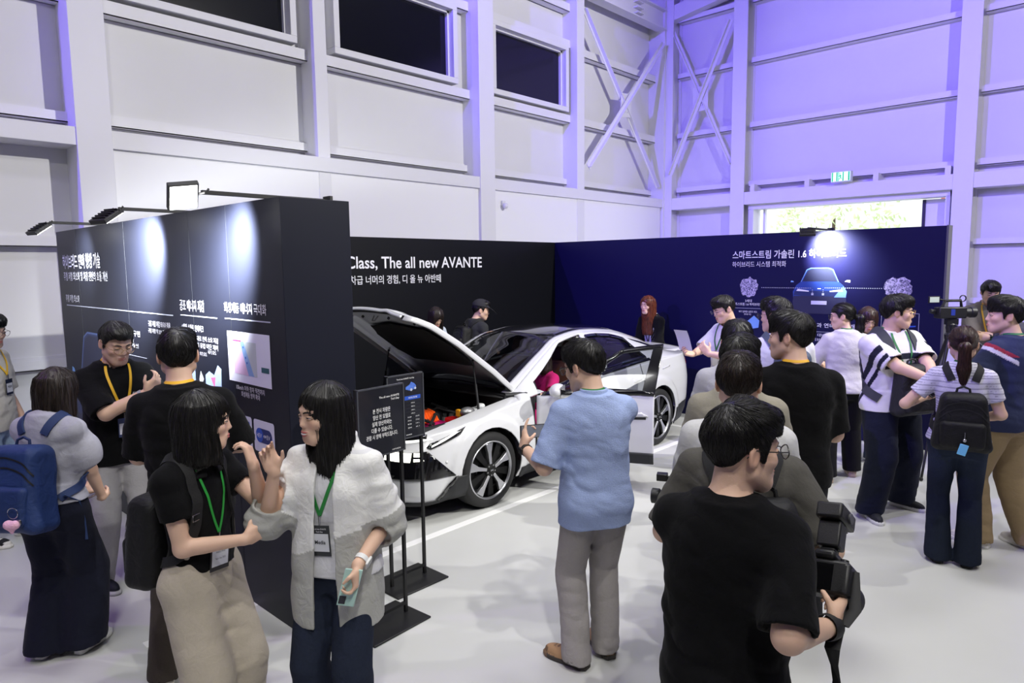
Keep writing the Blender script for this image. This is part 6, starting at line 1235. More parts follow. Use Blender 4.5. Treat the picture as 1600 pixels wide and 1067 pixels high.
# woman in the white and grey jacket
p = Person('smiling woman with long black hair in white and grey windbreaker and dark jeans', (1.477, 2.391), -150, h=1.605, fem=True, res=.0055, hyaw=-30, hpitch=4, arms=dict(R=dict(w=(.19, .16, 1.36), e=(.3, -.3, -1), d=(.28, .10, .95), n=(-.6, .7, 0), pose='soft', idx=(20, 30, 20)), L=dict(w=(-.18, .17, .98), e=(-.25, -1, -.1), d=(.02, .30, -1), n=(.6, .3, .1), pose='hold')), legs=dict(R=dict(f=(.10, 0)), L=dict(f=(-.11, .03))))
p.body().face(lip=(200, 110, 106), smile=.35, open_=1.0).hair('long', length=.40, fringe=-.45, part=.3, strands=1900, seed=6).trousers('jeans', (40, 46, 62), r=(.098, .088, .092), m=m_denim, waist=.10, wr=.009).top('blouse', (218, 218, 222), hem=-.04, ease=.02, st=.4, wr=.006, neck=.06).shoes((235, 235, 235))
fbl = p.f_top
def jacket_paint(P, v):
    q = P.iT(v); c = np.tile(np.array(srgb((232, 232, 230))), (len(v), 1)); g = np.array(srgb((168, 168, 164))); c[q[:, 2] < .11-.06*np.sin(q[:, 0]*9)] = g*1.15
    for sd in (1, -1):
        a = P.arm[sd]; u = a['E']-a['S']; t = ((v-a['S'])@u)/(u@u); r = np.linalg.norm(v-a['S']-t[:, None]*u, axis=1); k = (t > .78) & (r < .13); c[k] = g
    return c
def jacket(P):
    s = P.s; lz = [-.27, -.12, 0, .12, .25, .36, .44, .52]; la = np.array([.20, .205, .20, .195, .19, .185, .145, .085]); lb = np.array([.155, .16, .155, .15, .15, .148, .12, .082]); ctr = .135
    def f(p):
        q = P.iT(p); base = loft(q, lz, la, lb, [-.0, -.0, 0, 0, -.005, -.01, -.02, -.02])*s
        for sd in (1, -1): base = smin(base, rc(p, P.T((sd*.03, -.02, .47)), P.T((sd*P.sw*.95, -.01, .425)), .062*s, .058*s), .05)
        w_ = noise3(q*V(8, 8, 13))*.7+(.5-np.abs(noise3((q+3)*V(8, 8, 9))))*1.2; base = base+w_*.006
        for sd in (1, -1):
            a = P.arm[sd]; E2 = a['E']+(a['W']-a['E'])*.16; up = (a['E']-a['S']); u = up/np.linalg.norm(up); t = (p-a['S'])@u
            sl = chain(p, [a['S'], a['S']+up*.5, a['E'], E2], [.068*s, .088*s, .098*s, .080*s]); sl = sl+.014*(.5-np.abs(noise3(np.stack([p[:, 0]*9, p[:, 1]*9, p[:, 2]*26], 1))))+.0025*np.sin(t*75)
            fo = (a['W']-a['E'])/np.linalg.norm(a['W']-a['E']); qq = (p-E2)@fo; sl = np.maximum(sl, np.where(t > .2, qq-.035, -1)); sl = np.maximum(sl, -np.maximum(rc(p, a['E'], a['W'], .060*s, .058*s), .015-qq-.0)); base = smin(base, sl, .04)
        inn = loft(q, [-.36, -.12, 0, .12, .25, .36, .44, .56], np.r_[la[0], la[1:-1], .06]-.018, np.r_[lb[0], lb[1:-1], .065]-.018, [0, 0, 0, 0, -.005, -.01, -.02, -.02])*s
        d = np.maximum(base, -np.maximum(inn, -.0-np.inf if False else inn))
        gap = .052+.03*np.clip((.30-q[:, 2]), 0, .6)-.01; d = np.maximum(d, -np.maximum(np.abs(q[:, 0]+.015)-gap, .02-q[:, 1]))
        n0 = P.T((0, .01, .50)); d = np.maximum(d, -rc(p, n0+P.RT@V(0, .01, -.01), P.T((0, .04, .8)), .070*s, .12))
        cl = np.maximum(np.abs(rc(q, (0, -.025, .46), (0, -.03, .56), .092, .085))-.008, np.maximum(q[:, 2]-.555+.9*np.maximum(q[:, 1]+.02, 0), .47-q[:, 2])); d = smin(d, np.maximum(cl, .03-np.abs(q[:, 0])-10*np.maximum(-q[:, 1]+.02, 0))*s, .012)
        return d
    lo, hi = P.bounds(.2); lo[2] = P.T((0, 0, -.28))[2]-.06; o = sdf_obj('windbreaker', f, lo, hi, .006, m_nylon, P.root, lambda v: jacket_paint(P, v), keep=.02); P.f_top2 = f
jacket(p)
watch(p, -1, (225, 225, 225), rim=(225, 225, 225), face=(30, 32, 40), sz=.021)
p.lanyard((36, 130, 56), 'Media name badge on green lanyard of the woman in white windbreaker', bz=.07, dx=.012, card=(44, 46, 50), inner=(214, 216, 222), text=[('Media', .60, .016, .046, (40, 42, 50)), ('The all new AVANTE', .13, .006, .06, (220, 220, 225)), ('Tech Day', .22, .006, .03, (220, 220, 225))], size=(.085, .125), tilt=3)
phone(p, 'mint smartphone held down by the woman in white windbreaker', -1, off=(.0, .085, .022), colr=(180, 215, 205), tilt=((-1, 0, 0), (.25, .12, -1), (0, -1, -.12)))
# man in the blue shirt photographing the car
p = Person('man in light blue short-sleeve shirt and grey trousers photographing the car', (2.735, 1.995), 55, h=1.69, res=NEAR, w=.97, side=-2, hyaw=34, hpitch=16, arms=dict(L=dict(w=(-.33, .215, 1.13), e=(-.2, -.7, -1), d=(.1, .35, .9), n=(.95, -.1, -.1), pose='hold', idx=(8, 12, 8)), R=dict(w=(-.13, .30, 1.08), e=(.15, -.4, -1), d=(-.1, .4, .9), n=(-.9, 0, .1), pose='hold')), legs=dict(L=dict(f=(-.11, .00), yaw=40), R=dict(f=(.08, .07), yaw=6)))
p.body().face().hair('short', fringe=.5, vol=1.03, strands=1500, seed=7).glasses(th=.0022).trousers('trousers', (160, 155, 154), r=(.10, .082, .078), wr=.011).top('shirt', (160, 177, 220), hem=-.16, ease=.030, st=.95, r0=.064, r1=.080, wr=.009, hemflare=.01, collar=(164, 182, 222), m=attr_mat('seersucker', .9, .6, 160, spec=.15, var=.10)).shoes((176, 140, 104), (66, 62, 58), accent=(120, 96, 74), size=1.05)
watch(p, -1, (36, 32, 30))
p.lanyard((30, 120, 56), 'green lanyard around the collar of the man in blue shirt', badge=False, bz=.16)
MB().box(tuple(p.T((-.15, .0, -.158))-V(.0, .0, .02)), tuple(p.T((-.149, .0, -.158)))).build('shirt_tag', m_txt, p.root) if False else None
scr = emis('live_phone_screen', srgb((96, 100, 108)), .8); a_ = p.arm[-1]
phone(p, 'smartphone raised sideways by the man in blue shirt', -1, off=(.0, .09, .05), screen=scr, tilt=((0, 0, 1), (1, .12, 0), V(.1, -1, .05)))
# behind the car
p = Person('woman with long dark hair looking down behind the raised bonnet', (5.50, 6.50), -90, h=1.60, fem=True, res=FAR, hpitch=34, hyaw=-12, arms=dict(R=dict(w=(.1, .3, 1.0)), L=dict(w=(-.1, .3, 1.0))))
p.body().face().hair('long', 'dark', length=.30, strands=500, res=.007, seed=8).trousers(col=(60, 60, 70)).top('blouse', (190, 200, 215))
p = Person('person in dark cap and charcoal hoodie with a backpack behind the car', (5.92, 6.26), -8, h=1.66, res=FAR, hpitch=12, hyaw=-32, lean=10, arms=dict(R=dict(w=(.12, .3, 1.0)), L=dict(w=(-.1, .3, 1.0))))
p.body().face().hair('short', 'black', fringe=.1, strands=300, res=.008, seed=9).trousers(col=(40, 40, 46)).top('hoodie', (52, 53, 56), st=1.9, r0=.066, r1=.05, ease=.03, wr=.01)
capm = mat('dark_cap_cloth', srgb((40, 40, 44)), .85)
sdf_obj('cap', lambda q: (lambda t: np.minimum(np.maximum(ell(t, (0, -.012, .045), (.092, .112, .095)), .045-t[:, 2]), np.maximum(np.maximum(ell(t, (0, .10, .045), (.08, .10, .5)), np.abs(t[:, 2]-.052+1.6*np.maximum(t[:, 1]-.08, 0)**1.5)-.004), .06-t[:, 1])))(p.iH(q))*p.hs, p.H((0, 0, 0))-.3, p.H((0, 0, 0))+.3, .006, capm, p.root)
backpack(p, 'black backpack on the person in charcoal hoodie behind the car', (22, 22, 24), c=(0, -.20, .25), size=(.14, .08, .17), res=.01)
p = Person('woman with long red-brown wavy hair in black jacket behind the car boot', (8.12, 4.93), 172, h=1.67, fem=True, res=.009, lean=12, hpitch=4, hyaw=2, arms=dict(R=dict(w=(.10, .36, .95)), L=dict(w=(-.12, .36, .95))))
p.body().face(lip=(180, 96, 96)).hair('long', 'red', length=.42, fringe=-.4, part=.4, strands=900, res=.007, seed=10).trousers(col=(34, 34, 38)).top('white_top', (196, 196, 214), tuck=True, slv=False)
def blazer(P, col=(15, 15, 17)):
    s = P.s
    def f(p):
        q = P.iT(p); z = np.array(P.lz); d = loft(q, z, P.la+.032, P.lb+.030, P.lc)*s
        for sd in (1, -1): d = smin(d, rc(p, P.T((sd*.03, -.02, .48)), P.T((sd*P.sw*.92, -.01, .434)), .058*s, .054*s), .05); d = smin(d, P.sleeve(p, sd, 1.9, .064, .044), .03)
        inn = loft(q, np.r_[-.3, z[1:]], P.la+.018, P.lb+.018, P.lc)*s; d = np.maximum(d, -inn); d = np.maximum(d, -np.maximum(np.abs(q[:, 0])-.055, .0-q[:, 1])); d = np.maximum(d, -rc(p, P.T((0, .01, .5)), P.T((0, .05, .8)), .065, .12)); return d+noise3(q*9)*.005
    lo, hi = P.bounds(.16); sdf_obj('jacket', f, lo, hi, P.res, m_cloth, P.root, lambda v: np.tile(np.array(srgb(col)), (len(v), 1)), keep=.02)
blazer(p); p.lanyard((40, 40, 60), 'dark lanyard on the woman with red-brown hair', badge=False, bz=.16)
t_ = item(p, 'tablet', 'small black tablet in front of the woman with red-brown hair', 'tablet'); k_ = MB().box((-.09, -.004, -.06), (.09, .004, .06)); k_.xf(oriented(p.arm[1]['W']+V(-.08, .06, .05), (1, 0, 0), (0, 1, -.5), (0, .5, 1))); k_.build('case', mat('tablet_black', srgb((24, 24, 26)), .4), t_, bevel=.003)
k_ = MB().box((-.08, -.0046, -.05), (.08, -.004, .05)); k_.xf(oriented(p.arm[1]['W']+V(-.08, .06, .05), (1, 0, 0), (0, 1, -.5), (0, .5, 1))); k_.build('screen', mat('tablet_glass', srgb((180, 180, 190)), .15), t_)
# guide in the white polo with a sheet of paper
p = Person('man in white polo shirt and glasses holding a sheet of paper near the right wall', (6.37, 3.03), 152, h=1.77, res=.008, hpitch=20, hyaw=-8, arms=dict(R=dict(w=(.0, .40, 1.16), e=(1, -.3, -.8), d=(.1, .9, .2), n=(-.6, 0, .8), pose='hold'), L=dict(w=(-.10, .30, 1.17), e=(-1, -.2, -.8), d=(.5, .4, .75), n=(.6, -.6, .3), pose='soft')))
p.body().face().hair('short', fringe=.75, seed=11, strands=700).glasses().trousers(col=(50, 50, 58)).top('polo_shirt', (205, 205, 212), ease=.028, st=.9, r1=.08, collar=(228, 228, 234))
p.lanyard((30, 110, 60), 'white card on green lanyard of the man holding paper', bz=.10, card=(225, 225, 230))
pp = item(p, 'paper_sheet', 'white sheet of paper in the hand of the man in white polo', 'paper'); a_ = p.arm[1]; k_ = MB(); n_ = 8
vs = [a_['W']+a_['d']*.09+a_['n']*.03+V(.05+.02*math.sin(j*.4), 0, 0)*0+V((i-.5)*.16, .04*i, 0)+V(-.05*j/n_, .10*j/n_-.02, .20*j/n_+.02*math.sin(j/n_*3)) for j in range(n_+1) for i in (0, 1)]
vs2 = [v+V(0, -.0006, .0008) for v in vs]; k_.add(vs+vs2, [(2*j, 2*j+1, 2*j+3, 2*j+2) for j in range(n_)]+[(2*j+2+18, 2*j+3+18, 2*j+1+18, 2*j+18) for j in range(n_)]); k_.build('sheet', mat('paper_white', srgb((236, 236, 240)), .7), pp, smooth=True)
# the row listening in front of the right wall
def listener(label, pos, face, h, col, seed, res=MID, hy=0, hp=6, sk='a', fr=.5, st=.9, w=1.0, pants=(50, 50, 56), arms=None, vol=1.02, neckfwd=0, **k):
    q = Person(label, pos, face, h=h, res=res, w=w, hyaw=hy, hpitch=hp, skin=sk, neckfwd=neckfwd, arms=arms or dict(R=dict(w=(.12, .26, 1.02), pose='soft'), L=dict(w=(-.12, .26, 1.02), pose='soft')))
    q.body().face().hair('short', k.pop('hair', 'black'), fringe=fr, vol=vol, seed=seed, strands=k.pop('strands', 900)).trousers(col=pants).top('tee_shirt', col, ease=.032, st=st, r0=.063, r1=.080, wr=.010, **k).shoes((60, 60, 62)); return q
p = listener('dark-haired visitor at the far end of the listening row, beside the black-shirted man', (3.85, 1.78), 26, 1.725, (186, 186, 192), 12)
p = listener('visitor in khaki-beige t-shirt, third from camera in the listening row', (3.12, 1.436), 24, 1.715, (150, 145, 132), 13, res=.007, hy=-14, strands=1300)
p = listener('visitor in white t-shirt with yellow lanyard in the listening row', (2.65, 1.215), 26, 1.69, (204, 204, 206), 14, res=NEAR, hair='dark', hy=-4, strands=1900)
p.lanyard((236, 180, 50), 'yellow lanyard on the neck of the visitor in white t-shirt', badge=False, bz=.16)
p = listener('cameraman in dark grey t-shirt with black bag behind the black-shirted photographer', (2.318, 1.044), 26, 1.66, (82, 80, 76), 15, res=NEAR, w=1.02, hy=-5, hp=60, neckfwd=.8, arms=dict(L=dict(w=(-.26, .24, 1.10), e=(-.3, -1, -.6), pose='grip', d=(.2, .9, .1), n=(1, 0, 0)), R=dict(w=(.27, .12, 1.0), e=(.5, -1, -.3), pose='grip')))
backpack(p, 'black bag with chain charm slung on the cameraman in dark grey t-shirt', (26, 26, 29), size=(.13, .075, .21), c=(.075, -.155, .17), tilt=(0, 0), spread=.11, width=.06, res=.007)
cz = p.T((.13, -.25, .22)); tz = item(p, 'bag_charm', 'thin metal chain hanging on the black bag in the listening row', 'chain'); MBz = MB()
for i in range(7): MBz.sphere(tuple(cz+V(.0, 0, -.012*i)), .0055, 8, 6)
MBz.build('chain', mat('chain_metal', srgb((190, 180, 150)), .3, metal=1), tz, smooth=True)
vc = item(p, 'video_camera', 'small black video camera held by the cameraman in dark grey t-shirt', 'camera'); a_ = p.arm[-1]; ctr = a_['W']+V(.0, .06, .03)
mk = mat('camera_black', srgb((24, 24, 26)), .45, bump=.1, bscale=300); MB().box(tuple(ctr-V(.03, .07, .03)), tuple(ctr+V(.03, .07, .035))).build('camera_body', mk, vc, bevel=.008)
MB().lathe([(.0, 0), (.027, 0), (.027, .04), (.032, .045), (.032, .075), (.026, .078), (.0, .07)], ctr+V(-.02, .02, -.01), (-1, .1, 0), 20).build('lens', mk, vc, smooth=True); k_ = MB(); k_.box(tuple(ctr+V(-.075, -.01, .065)), tuple(ctr+V(-.03, .03, .095))); k_.cyl(ctr+V(-.03, .01, .08), ctr+V(.02, .01, .06), .008, 8); k_.build('microphone', mk, vc, bevel=.006)
p = listener('man in black t-shirt with yellow lanyard turning his head left in the listening row', (3.686, 1.372), 32, 1.80, (15, 15, 17), 16, res=.007, hy=62, hp=2, fr=.9, strands=1300, w=1.0, pants=(34, 34, 38))
p.lanyard((238, 182, 40), 'yellow lanyard on the man in black who turns his head left', badge=False, bz=.16)
p = listener('man in glasses and pinstriped white shirt just before the right wall', (5.05, 2.00), 40, 1.81, (212, 212, 224), 17, res=MID, hy=46, hp=4); p.glasses()
backpack(p, 'blue-grey backpack on the man in pinstriped white shirt', (74, 84, 104), size=(.13, .08, .20), c=(.02, -.21, .24), res=.009)
# photographer nearest to the camera
p = Person('photographer in black t-shirt and glasses nearest to the camera, seen from behind', (1.785, .84), 15, h=1.655, res=.0055, w=.94, hyaw=-50, hpitch=5, lean=2, arms=dict(R=dict(w=(.285, .04, 1.10), e=(-.15, -1, -.35), d=(.22, .80, .35), n=(-.9, .1, .25), pose='grip', idx=(6, 8, 6), sp=1.1), L=dict(w=(.10, .30, 1.00), e=(-1, -.2, -.9), d=(.5, .8, .1), n=(.2, 0, 1), pose='hold')))
p.body().face(lip=(190, 120, 110)).hair('short', fringe=.22, vol=1.0, back=-.004, strands=2600, seed=18).glasses(th=.0018).trousers(col=(36, 36, 40)).top('tee_shirt', (15, 15, 17), hem=-.17, ease=.036, st=.95, r0=.066, r1=.082, wr=.012, drape=.97).shoes()
watch(p, 1, (28, 28, 30)) if False else None
dc = item(p, 'dslr_camera', 'black camera with flash and hooded lens held by the nearest photographer', 'camera'); a_ = p.arm[1]
C0 = V(.262, .165, 1.19)*p.s; ld = V(.28, .70, -.58); ld /= np.linalg.norm(ld); upc = V(0, .42, .78); upc = upc-ld*(upc@ld); upc /= np.linalg.norm(upc); rx = np.cross(ld, upc); Mc = oriented(C0, rx, ld, upc)
k_ = MB(); k_.box((-.07, -.035, -.055), (.07, .03, .045)); k_.box((.035, -.035, -.055), (.075, .055, .04)); k_.box((-.03, -.04, .045), (.03, .04, .072)); k_.xf(Mc); k_.build('camera_body', mk, dc, bevel=.010)
k_ = MB(); k_.lathe([(0, .03), (.038, .03), (.038, .06), (.042, .062), (.042, .10), (.040, .125), (.044, .13), (.050, .19), (.047, .19), (.040, .135), (.0, .13)], (0, 0, -.005), (0, 1, 0), 28); k_.xf(Mc); k_.build('lens', mk, dc, smooth=True)
k_ = MB(); k_.box((-.022, -.02, .072), (.022, .02, .085)); k_.box((-.033, -.028, .085), (.033, .028, .165)); k_.xf(Mc); fl = k_.build('flash_body', mk, dc, bevel=.006)
k_ = MB(); k_.box((-.038, -.05, .165), (.038, .075, .215)); k_.xf(Mc); k_.build('flash_head', mk, fl, bevel=.008)
k_ = MB(); k_.box((-.032, .075, .172), (.032, .079, .208)); k_.xf(Mc); k_.build('flash_window', mat('flash_plastic', srgb((215, 215, 205)), .3), fl); k_ = MB(); k_.cyl((.038, .02, .19), (.044, .02, .19), .016, 16); k_.xf(Mc); k_.build('flash_pivot', mat('flash_pivot', srgb((70, 70, 74)), .4), fl)
k_ = MB(); k_.box((-.05, -.037, -.045), (.03, -.0355, .03)); k_.xf(Mc); k_.build('rear_screen', mat('screen_black', srgb((14, 14, 16)), .1), dc); k_ = MB(); k_.box((.045, .053, -.005), (.07, .0565, .02)); k_.xf(Mc); k_.build('red_mark', mat('red_rubber', srgb((120, 24, 40)), .5), dc)
k_ = MB(); k_.lathe([(0, .045), (.012, .045), (.012, .056), (0, .056)], (.045, 0, 0), (0, 0, 1), 14); k_.xf(Mc); k_.build('mode_dial', mk, dc)
ws = a_['W']-(a_['W']-a_['E'])/np.linalg.norm(a_['W']-a_['E'])*.012; k_ = MB(); ua = (a_['W']-a_['E'])/np.linalg.norm(a_['W']-a_['E'])
k_.tube([ws-ua*.025, ws-ua*.012, ws+ua*.012, ws+ua*.025], [.034, .036, .036, .033], 20, caps=False); k_.tube([ws+ua*.015+V(.03, 0, .01), a_['W']+a_['d']*.05+V(.045, .0, .02), C0+V(.07, .0, .03)], .016, 6, flat=.25); k_.build('hand_strap', mat('strap_black', srgb((26, 26, 28)), .7), dc, smooth=True)
k_ = MB(); k_.tube([C0+V(.05, -.02, -.03), ws+V(.01, .0, -.06), ws+V(.03, .02, -.20), ws+V(.02, .03, -.42), ws+V(.0, .04, -.6)], .020, 6, flat=.2); k_.build('neck_strap', mat('strap_black2', srgb((15, 15, 17)), .7), dc, smooth=True)
# woman in white with a ponytail
p = Person('woman in white t-shirt and black trousers with low ponytail facing the right wall', (6.79, 2.07), 34, h=1.69, fem=True, res=.008, hyaw=72, hpitch=6, w=1.08, arms=dict(L=dict(w=(-.14, .24, 1.08), e=(-1, -.4, -.8)), R=dict(w=(.12, .26, 1.05), e=(1, -.4, -.8))), legs=dict(L=dict(f=(-.15, -.10), yaw=14), R=dict(f=(.14, .12))))
p.body().face().hair('tail', length=.24, sl=-.03, strands=900, seed=19).glasses().trousers('trousers', (22, 22, 24), r=(.104, .094, .086), hemz=.06).top('tee_shirt', (205, 202, 204), ease=.03, st=.9, r0=.062, r1=.078, wr=.010, hem=-.06).shoes((150, 130, 112), (168, 150, 132), soleh=.034)
p.lanyard((34, 110, 56), 'green lanyard on the woman in white t-shirt with ponytail', badge=False, bz=.16)
p = Person('woman with long brown hair looking down behind the man in striped shirt', (7.55, 2.12), -152, h=1.63, fem=True, res=.009, hpitch=26, hyaw=6, arms=dict(L=dict(w=(-.08, .26, 1.02)), R=dict(w=(.08, .26, 1.02))))
p.body().face().hair('long', 'brown', length=.36, fringe=.2, strands=700, res=.007, seed=20).trousers('jeans', (70, 80, 104), m=m_denim).top('blouse', (206, 204, 214)).shoes((50, 50, 52)); p.lanyard((34, 110, 56), 'green lanyard on the woman with long brown hair', badge=False, bz=.16)
# smiling man in the striped t-shirt with the bag on his front
p = Person('smiling man in white t-shirt with navy stripes and round glasses, arms over bag', (6.08, 1.49), -126, h=1.80, side=3, res=.007, w=1.20, hyaw=56, hpitch=4, arms=dict(R=dict(w=(-.02, .40, 1.11), e=(1, .1, -.7), d=(-.8, .35, -.25), n=(0, -.8, -.5), pose='soft'), L=dict(w=(-.04, .43, 1.06), e=(-1, .1, -.7), d=(.75, .15, -.35), n=(0, -.9, .2), pose='soft')), legs=dict(R=dict(f=(.19, .06), yaw=-14), L=dict(f=(-.22, -.10), yaw=26)))
def stripes(P, v):
    q = P.iT(v); c = np.tile(np.array(srgb((226, 224, 230))), (len(v), 1)); nv = np.array(srgb((28, 30, 46)))
    for sd in (1, -1):
        a = P.arm[sd]; u = a['E']-a['S']; t = ((v-a['S'])@u)/(u@u); onarm = np.abs(q[:, 0]) > P.sw-.005; k = onarm & (((t > .30) & (t < .48)) | ((t > .60) & (t < .72))); c[k & (np.sign(q[:, 0]) == sd)] = nv
    k = (np.abs(q[:, 0]) <= P.sw-.005) & (((q[:, 2] > .315) & (q[:, 2] < .36)) | ((q[:, 2] > .25) & (q[:, 2] < .28))); c[k] = nv; return c
p.body().face(smile=.5, open_=1.2).hair('short', fringe=.3, vol=1.06, strands=1300, seed=21).glasses(m_gold, r=(.024, .022), th=.0018).trousers('trousers', (26, 30, 46), r=(.118, .112, .104), wr=.013, hemz=.045).top('striped_tee_shirt', WH, ease=.026, st=.8, r0=.068, r1=.084, wr=.009, paint=stripes, m=attr_mat('knit_cloth', .9, .4, 300), hem=-.08).shoes((32, 34, 40), (205, 205, 205))
p.lanyard((36, 116, 60), 'green lanyard on the smiling man in striped t-shirt', badge=False, bz=.20)
b = backpack(p, 'dark grey backpack worn on the front of the man in striped t-shirt', (38, 38, 42), size=(.16, .07, .19), c=(-.02, .205, .09), front=True, straps=False, res=.008)
for sd in (1, -1):
    mb = MB(); ribbon(mb, p.f_core, p.T(np.array([(sd*.115, .20, .27), (sd*.115, .17, .36), (sd*.115, .10, .46), (sd*.115, -.02, .53), (sd*.12, -.10, .45), (sd*.15, -.14, .28), (sd*.2, -.05, .10), (sd*.18, .10, .02)])), .07, .010, .003, 44); mb.build('strap', mat('grey_webbing', srgb((58, 60, 66)), .8, bump=.3, bscale=250), b, smooth=True, angle=50)
# woman with ponytail and black backpack
p = Person('woman with brown ponytail, striped white tee, black backpack and flared dark jeans', (5.34, .89), 14, h=1.63, fem=True, res=.007, hpitch=4, arms=dict(L=dict(w=(-.20, .20, 1.17), e=(-.9, -.9, -.5), d=(.45, .85, .2), n=(.6, .2, .6), pose='hold'), R=dict(w=(.12, .26, 1.02), e=(.9, -.6, -.7))), legs=dict(L=dict(f=(-.09, 0), yaw=10), R=dict(f=(.10, -.01), yaw=-12)))
p.body().face().hair('tail', 'brown', length=.33, sl=-.015, strands=1500, seed=22).trousers('flared_jeans', (34, 40, 56), r=(.096, .074, .084), m=m_denim, waist=.10, hemz=.03, paint=lambda P, v: np.array(srgb((30, 36, 50)))[None]*(1+.9*np.exp(-(((v[:, [2]]-.72)/.12)**2)))).top('tee_shirt', (210, 208, 222), hem=-.02, ease=.016, st=.6, r0=.054, r1=.062, paint=lambda P, v: np.where(((P.iT(v)[:, [2]]*55) % 1) < .28, np.array(srgb((150, 148, 168)))[None], np.array(srgb((214, 212, 226)))[None])).shoes((24, 24, 26), (34, 34, 36))
b = backpack(p, 'black nylon backpack with blue tag on the woman with brown ponytail', (15, 15, 17), size=(.16, .085, .20), c=(0, -.20, .15), spread=.105, width=.05, res=.007)
cc = snap(p.f_bag, p.T(np.array([(.01, -.42, .05)])), .010)[0]; ch = item(p, 'bag_tag', 'light blue card tag with metal clip on the black nylon backpack', 'bag tag'); k_ = MB(); k_.tube([cc+V(0, 0, .05), cc+V(0, -.006, .02), cc+V(0, -.004, 0)], .004, 6); k_.sphere(tuple(cc+V(0, -.006, 0)), .012, 10, 7); k_.build('clip', mat('tag_metal', srgb((180, 180, 185)), .25, metal=1), ch, smooth=True)
k_ = MB().box((-.024, -.003, -.036), (.024, .003, .036)); k_.xf(Matrix.Translation(Vector(cc+V(-.008, -.012, -.06))) @ Matrix.Rotation(.25, 4, 'Y')); k_.build('card', mat('tag_blue', srgb((110, 185, 230)), .4), ch, bevel=.003)
p.lanyard((34, 110, 56), 'green lanyard at the neck of the woman with brown ponytail', badge=False, bz=.18)
phone(p, 'dark smartphone in the left hand of the woman with brown ponytail', -1, off=(0, .07, .03))
# man in navy t-shirt and khaki trousers
def navy(P, v):
    q = P.iT(v); c = np.tile(np.array(srgb((48, 54, 86))), (len(v), 1)); z0 = .462-.62*(np.abs(q[:, 0])-.10)**1*.0; 
    for sd in (1, -1):
        a = P.arm[sd]; u = a['E']-a['S']; t = ((v-a['S'])@u)/(u@u); k = np.sign(q[:, 0]) == sd; on = np.abs(q[:, 0]) > .115
        c[k & on & (t > -.02) & (t < .07)] = srgb((215, 212, 225)); c[k & (np.abs(q[:, 0]) > .10) & (t >= -.11) & (t <= -.02) & (q[:, 2] > .40)] = srgb((150, 52, 70))
    return c
p = Person('man in navy t-shirt with red and white shoulder stripe and khaki trousers', (5.90, .71), 66, h=1.81, res=.007, w=1.04, hyaw=44, hpitch=0, arms=dict(L=dict(w=(-.16, .24, 1.02), e=(-1, -.4, -.6)), R=dict(w=(.24, .10, .86), e=(.6, -1, -.2))), legs=dict(L=dict(f=(-.12, .05), yaw=10), R=dict(f=(.13, -.12), yaw=-6)))
p.body().face().hair('short', 'black', fringe=.8, vol=1.05, strands=1200, seed=23).trousers('trousers', (152, 132, 102), r=(.108, .096, .086), wr=.012).top('tee_shirt', (48, 54, 86), ease=.034, st=.92, r0=.068, r1=.086, paint=navy, wr=.010).shoes((226, 222, 216), (236, 234, 230))
p.lanyard((40, 116, 70), 'green lanyard on the man in navy t-shirt', badge=False, bz=.18)
# man in grey polo near the far wall, and the one bent in front of him
p = Person('man in grey polo shirt with folded arms looking down by the far wall', (9.87, 1.445), -160, h=1.86, res=.010, lean=9, hpitch=20, hyaw=4, arms=dict(R=dict(w=(-.06, .28, 1.12), e=(1, -.2, -.6), d=(-.9, .1, 0), n=(0, -1, 0)), L=dict(w=(.04, .30, 1.09), e=(-1, -.2, -.6), d=(.9, .1, 0), n=(0, -1, 0))))
p.body().face().hair('short', fringe=.5, vol=1.06, strands=600, res=.008, seed=24).trousers(col=(30, 30, 34)).top('polo_shirt', (128, 122, 124), ease=.034, st=.95, r1=.086, collar=(132, 126, 128), hem=-.14).shoes(); watch(p, -1)
p.lanyard((220, 170, 60), 'yellow lanyard on the man in grey polo', badge=False, bz=.2)
p = Person('visitor in charcoal t-shirt and black trousers half hidden behind the navy t-shirt man', (8.16, .89), 128, h=1.73, res=.010, w=1.05, hyaw=0, hpitch=10, lean=12, arms=dict(L=dict(w=(-.20, .30, .98), e=(-1, -.3, -.5)), R=dict(w=(.2, .25, .95))))
p.body().face().hair('short', 'grey', fringe=.4, strands=500, res=.008, seed=25).trousers(col=(26, 26, 30)).top('tee_shirt', (74, 74, 82), ease=.034, st=.9, r1=.085).shoes()
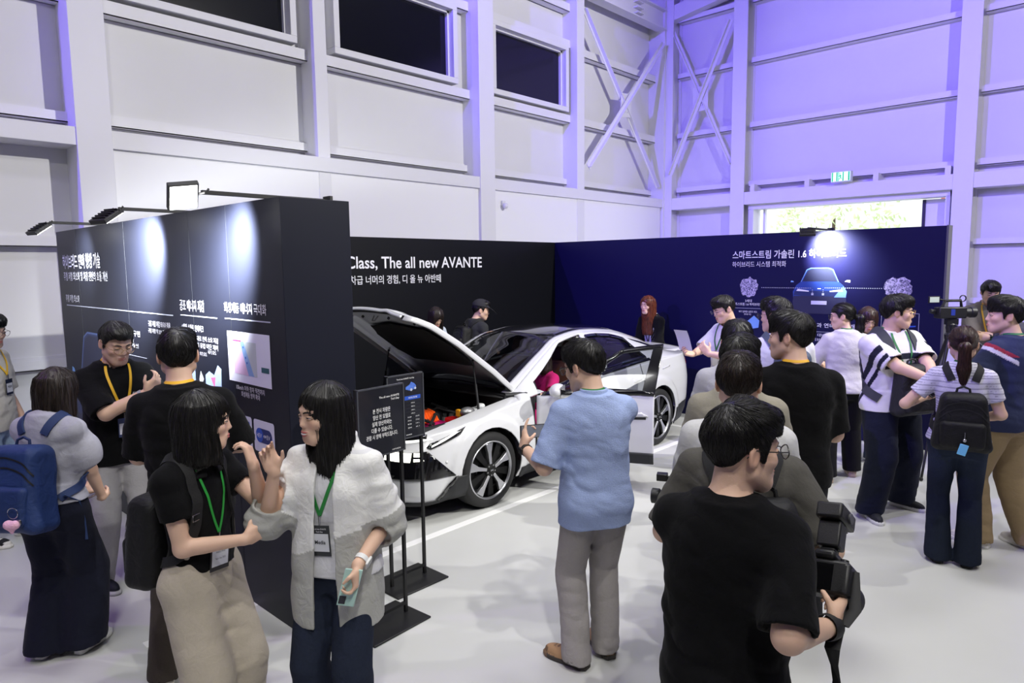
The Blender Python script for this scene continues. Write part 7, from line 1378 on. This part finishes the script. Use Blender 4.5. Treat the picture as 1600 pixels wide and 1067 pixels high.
# camcorder on its tripod beside the right wall
tp = thing('tripod', 'black video tripod standing at the end of the right booth wall', 'tripod', (7.72, 1.40, 0), .6); tp.scale = (1, 1, 1.092)
k_ = MB(); k_.lathe([(0, 1.20), (.05, 1.20), (.055, 1.24), (.04, 1.26), (.045, 1.33), (.03, 1.35), (.0, 1.35)], n=18); k_.box((-.035, -.05, 1.33), (.035, .05, 1.385)); k_.cyl((-.06, 0, 1.30), (.06, 0, 1.30), .025, 14); k_.build('pan_head', mk, tp, smooth=True, angle=30)
for a in (0, 2.094, 4.189): k_ = MB(); d_ = V(math.cos(a+.3), math.sin(a+.3), 0); k_.tube([d_*.04+V(0, 0, 1.20), d_*.30+V(0, 0, .62)], .017, 8); k_.tube([d_*.30+V(0, 0, .64), d_*.52+V(0, 0, .02)], .012, 8); k_.sphere(tuple(d_*.52+V(0, 0, .018)), .018, 8, 6); k_.build('leg', mk, tp, smooth=True, angle=50)
MB().tube([V(-.04, -.02, 1.33), V(-.2, -.12, 1.22), V(-.28, -.16, 1.16)], .011, 8).build('pan_handle', mk, tp, smooth=True)
vc = thing('camcorder', 'black shoulder video camera with open side screen on the tripod', 'camera', (7.72, 1.40, 1.515), math.radians(-46))
MB().box((-.15, -.05, 0), (.12, .05, .11)).build('camera_body', mk, vc, bevel=.012); MB().lathe([(0, 0), (.042, 0), (.045, .05), (.052, .055), (.052, .10), (.0, .09)], (.12, 0, .055), (1, 0, 0), 20).build('lens', mk, vc, smooth=True)
k_ = MB(); k_.tube([V(.09, 0, .11), V(.08, 0, .17), V(-.07, 0, .17), V(-.10, 0, .11)], .014, 8); k_.tube([V(.1+.03*math.cos(a), 0, .19+.03*math.sin(a)) for a in np.linspace(0, 6.28, 14)], .006, 6); k_.build('top_handle', mk, vc, smooth=True)
k_ = MB(); k_.cyl(V(-.06, 0, .17), V(-.14, -.02, .185), .008, 8); k_.box((-.25, -.03, .15), (-.14, -.015, .215)); fl = k_.build('side_screen', mk, vc, bevel=.003); MB().box((-.24, -.0315, .157), (-.15, -.0302, .208)).build('screen_glass', emis('camcorder_screen', srgb((150, 160, 150)), 1.2), fl)
MB().box((-.04, -.0515, .03), (.0, -.0502, .09)).build('blue_panel', mat('cam_blue', srgb((40, 60, 150)), .4), vc); MB().cyl((-.15, .02, .06), (-.20, .02, .07), .022, 12).build('viewfinder', mk, vc)
p = Person('person in magenta top seen inside the white car through the windscreen', (5.30, 4.58), 180, h=1.62, fem=True, res=.011, lean=-6, pel=(0, 0, -.40), hpitch=10, arms=dict(R=dict(w=(.14, .36, .86), pose='grip'), L=dict(w=(-.14, .36, .86), pose='grip')), legs=dict(R=dict(f=(.12, .62), lift=.22), L=dict(f=(-.12, .62), lift=.22)))
p.body().face().hair('bob', 'dark', length=.18, strands=300, seed=31, res=.008).trousers(col=(40, 40, 50), hemz=.28).top('blouse', (180, 34, 104), hem=-.08)
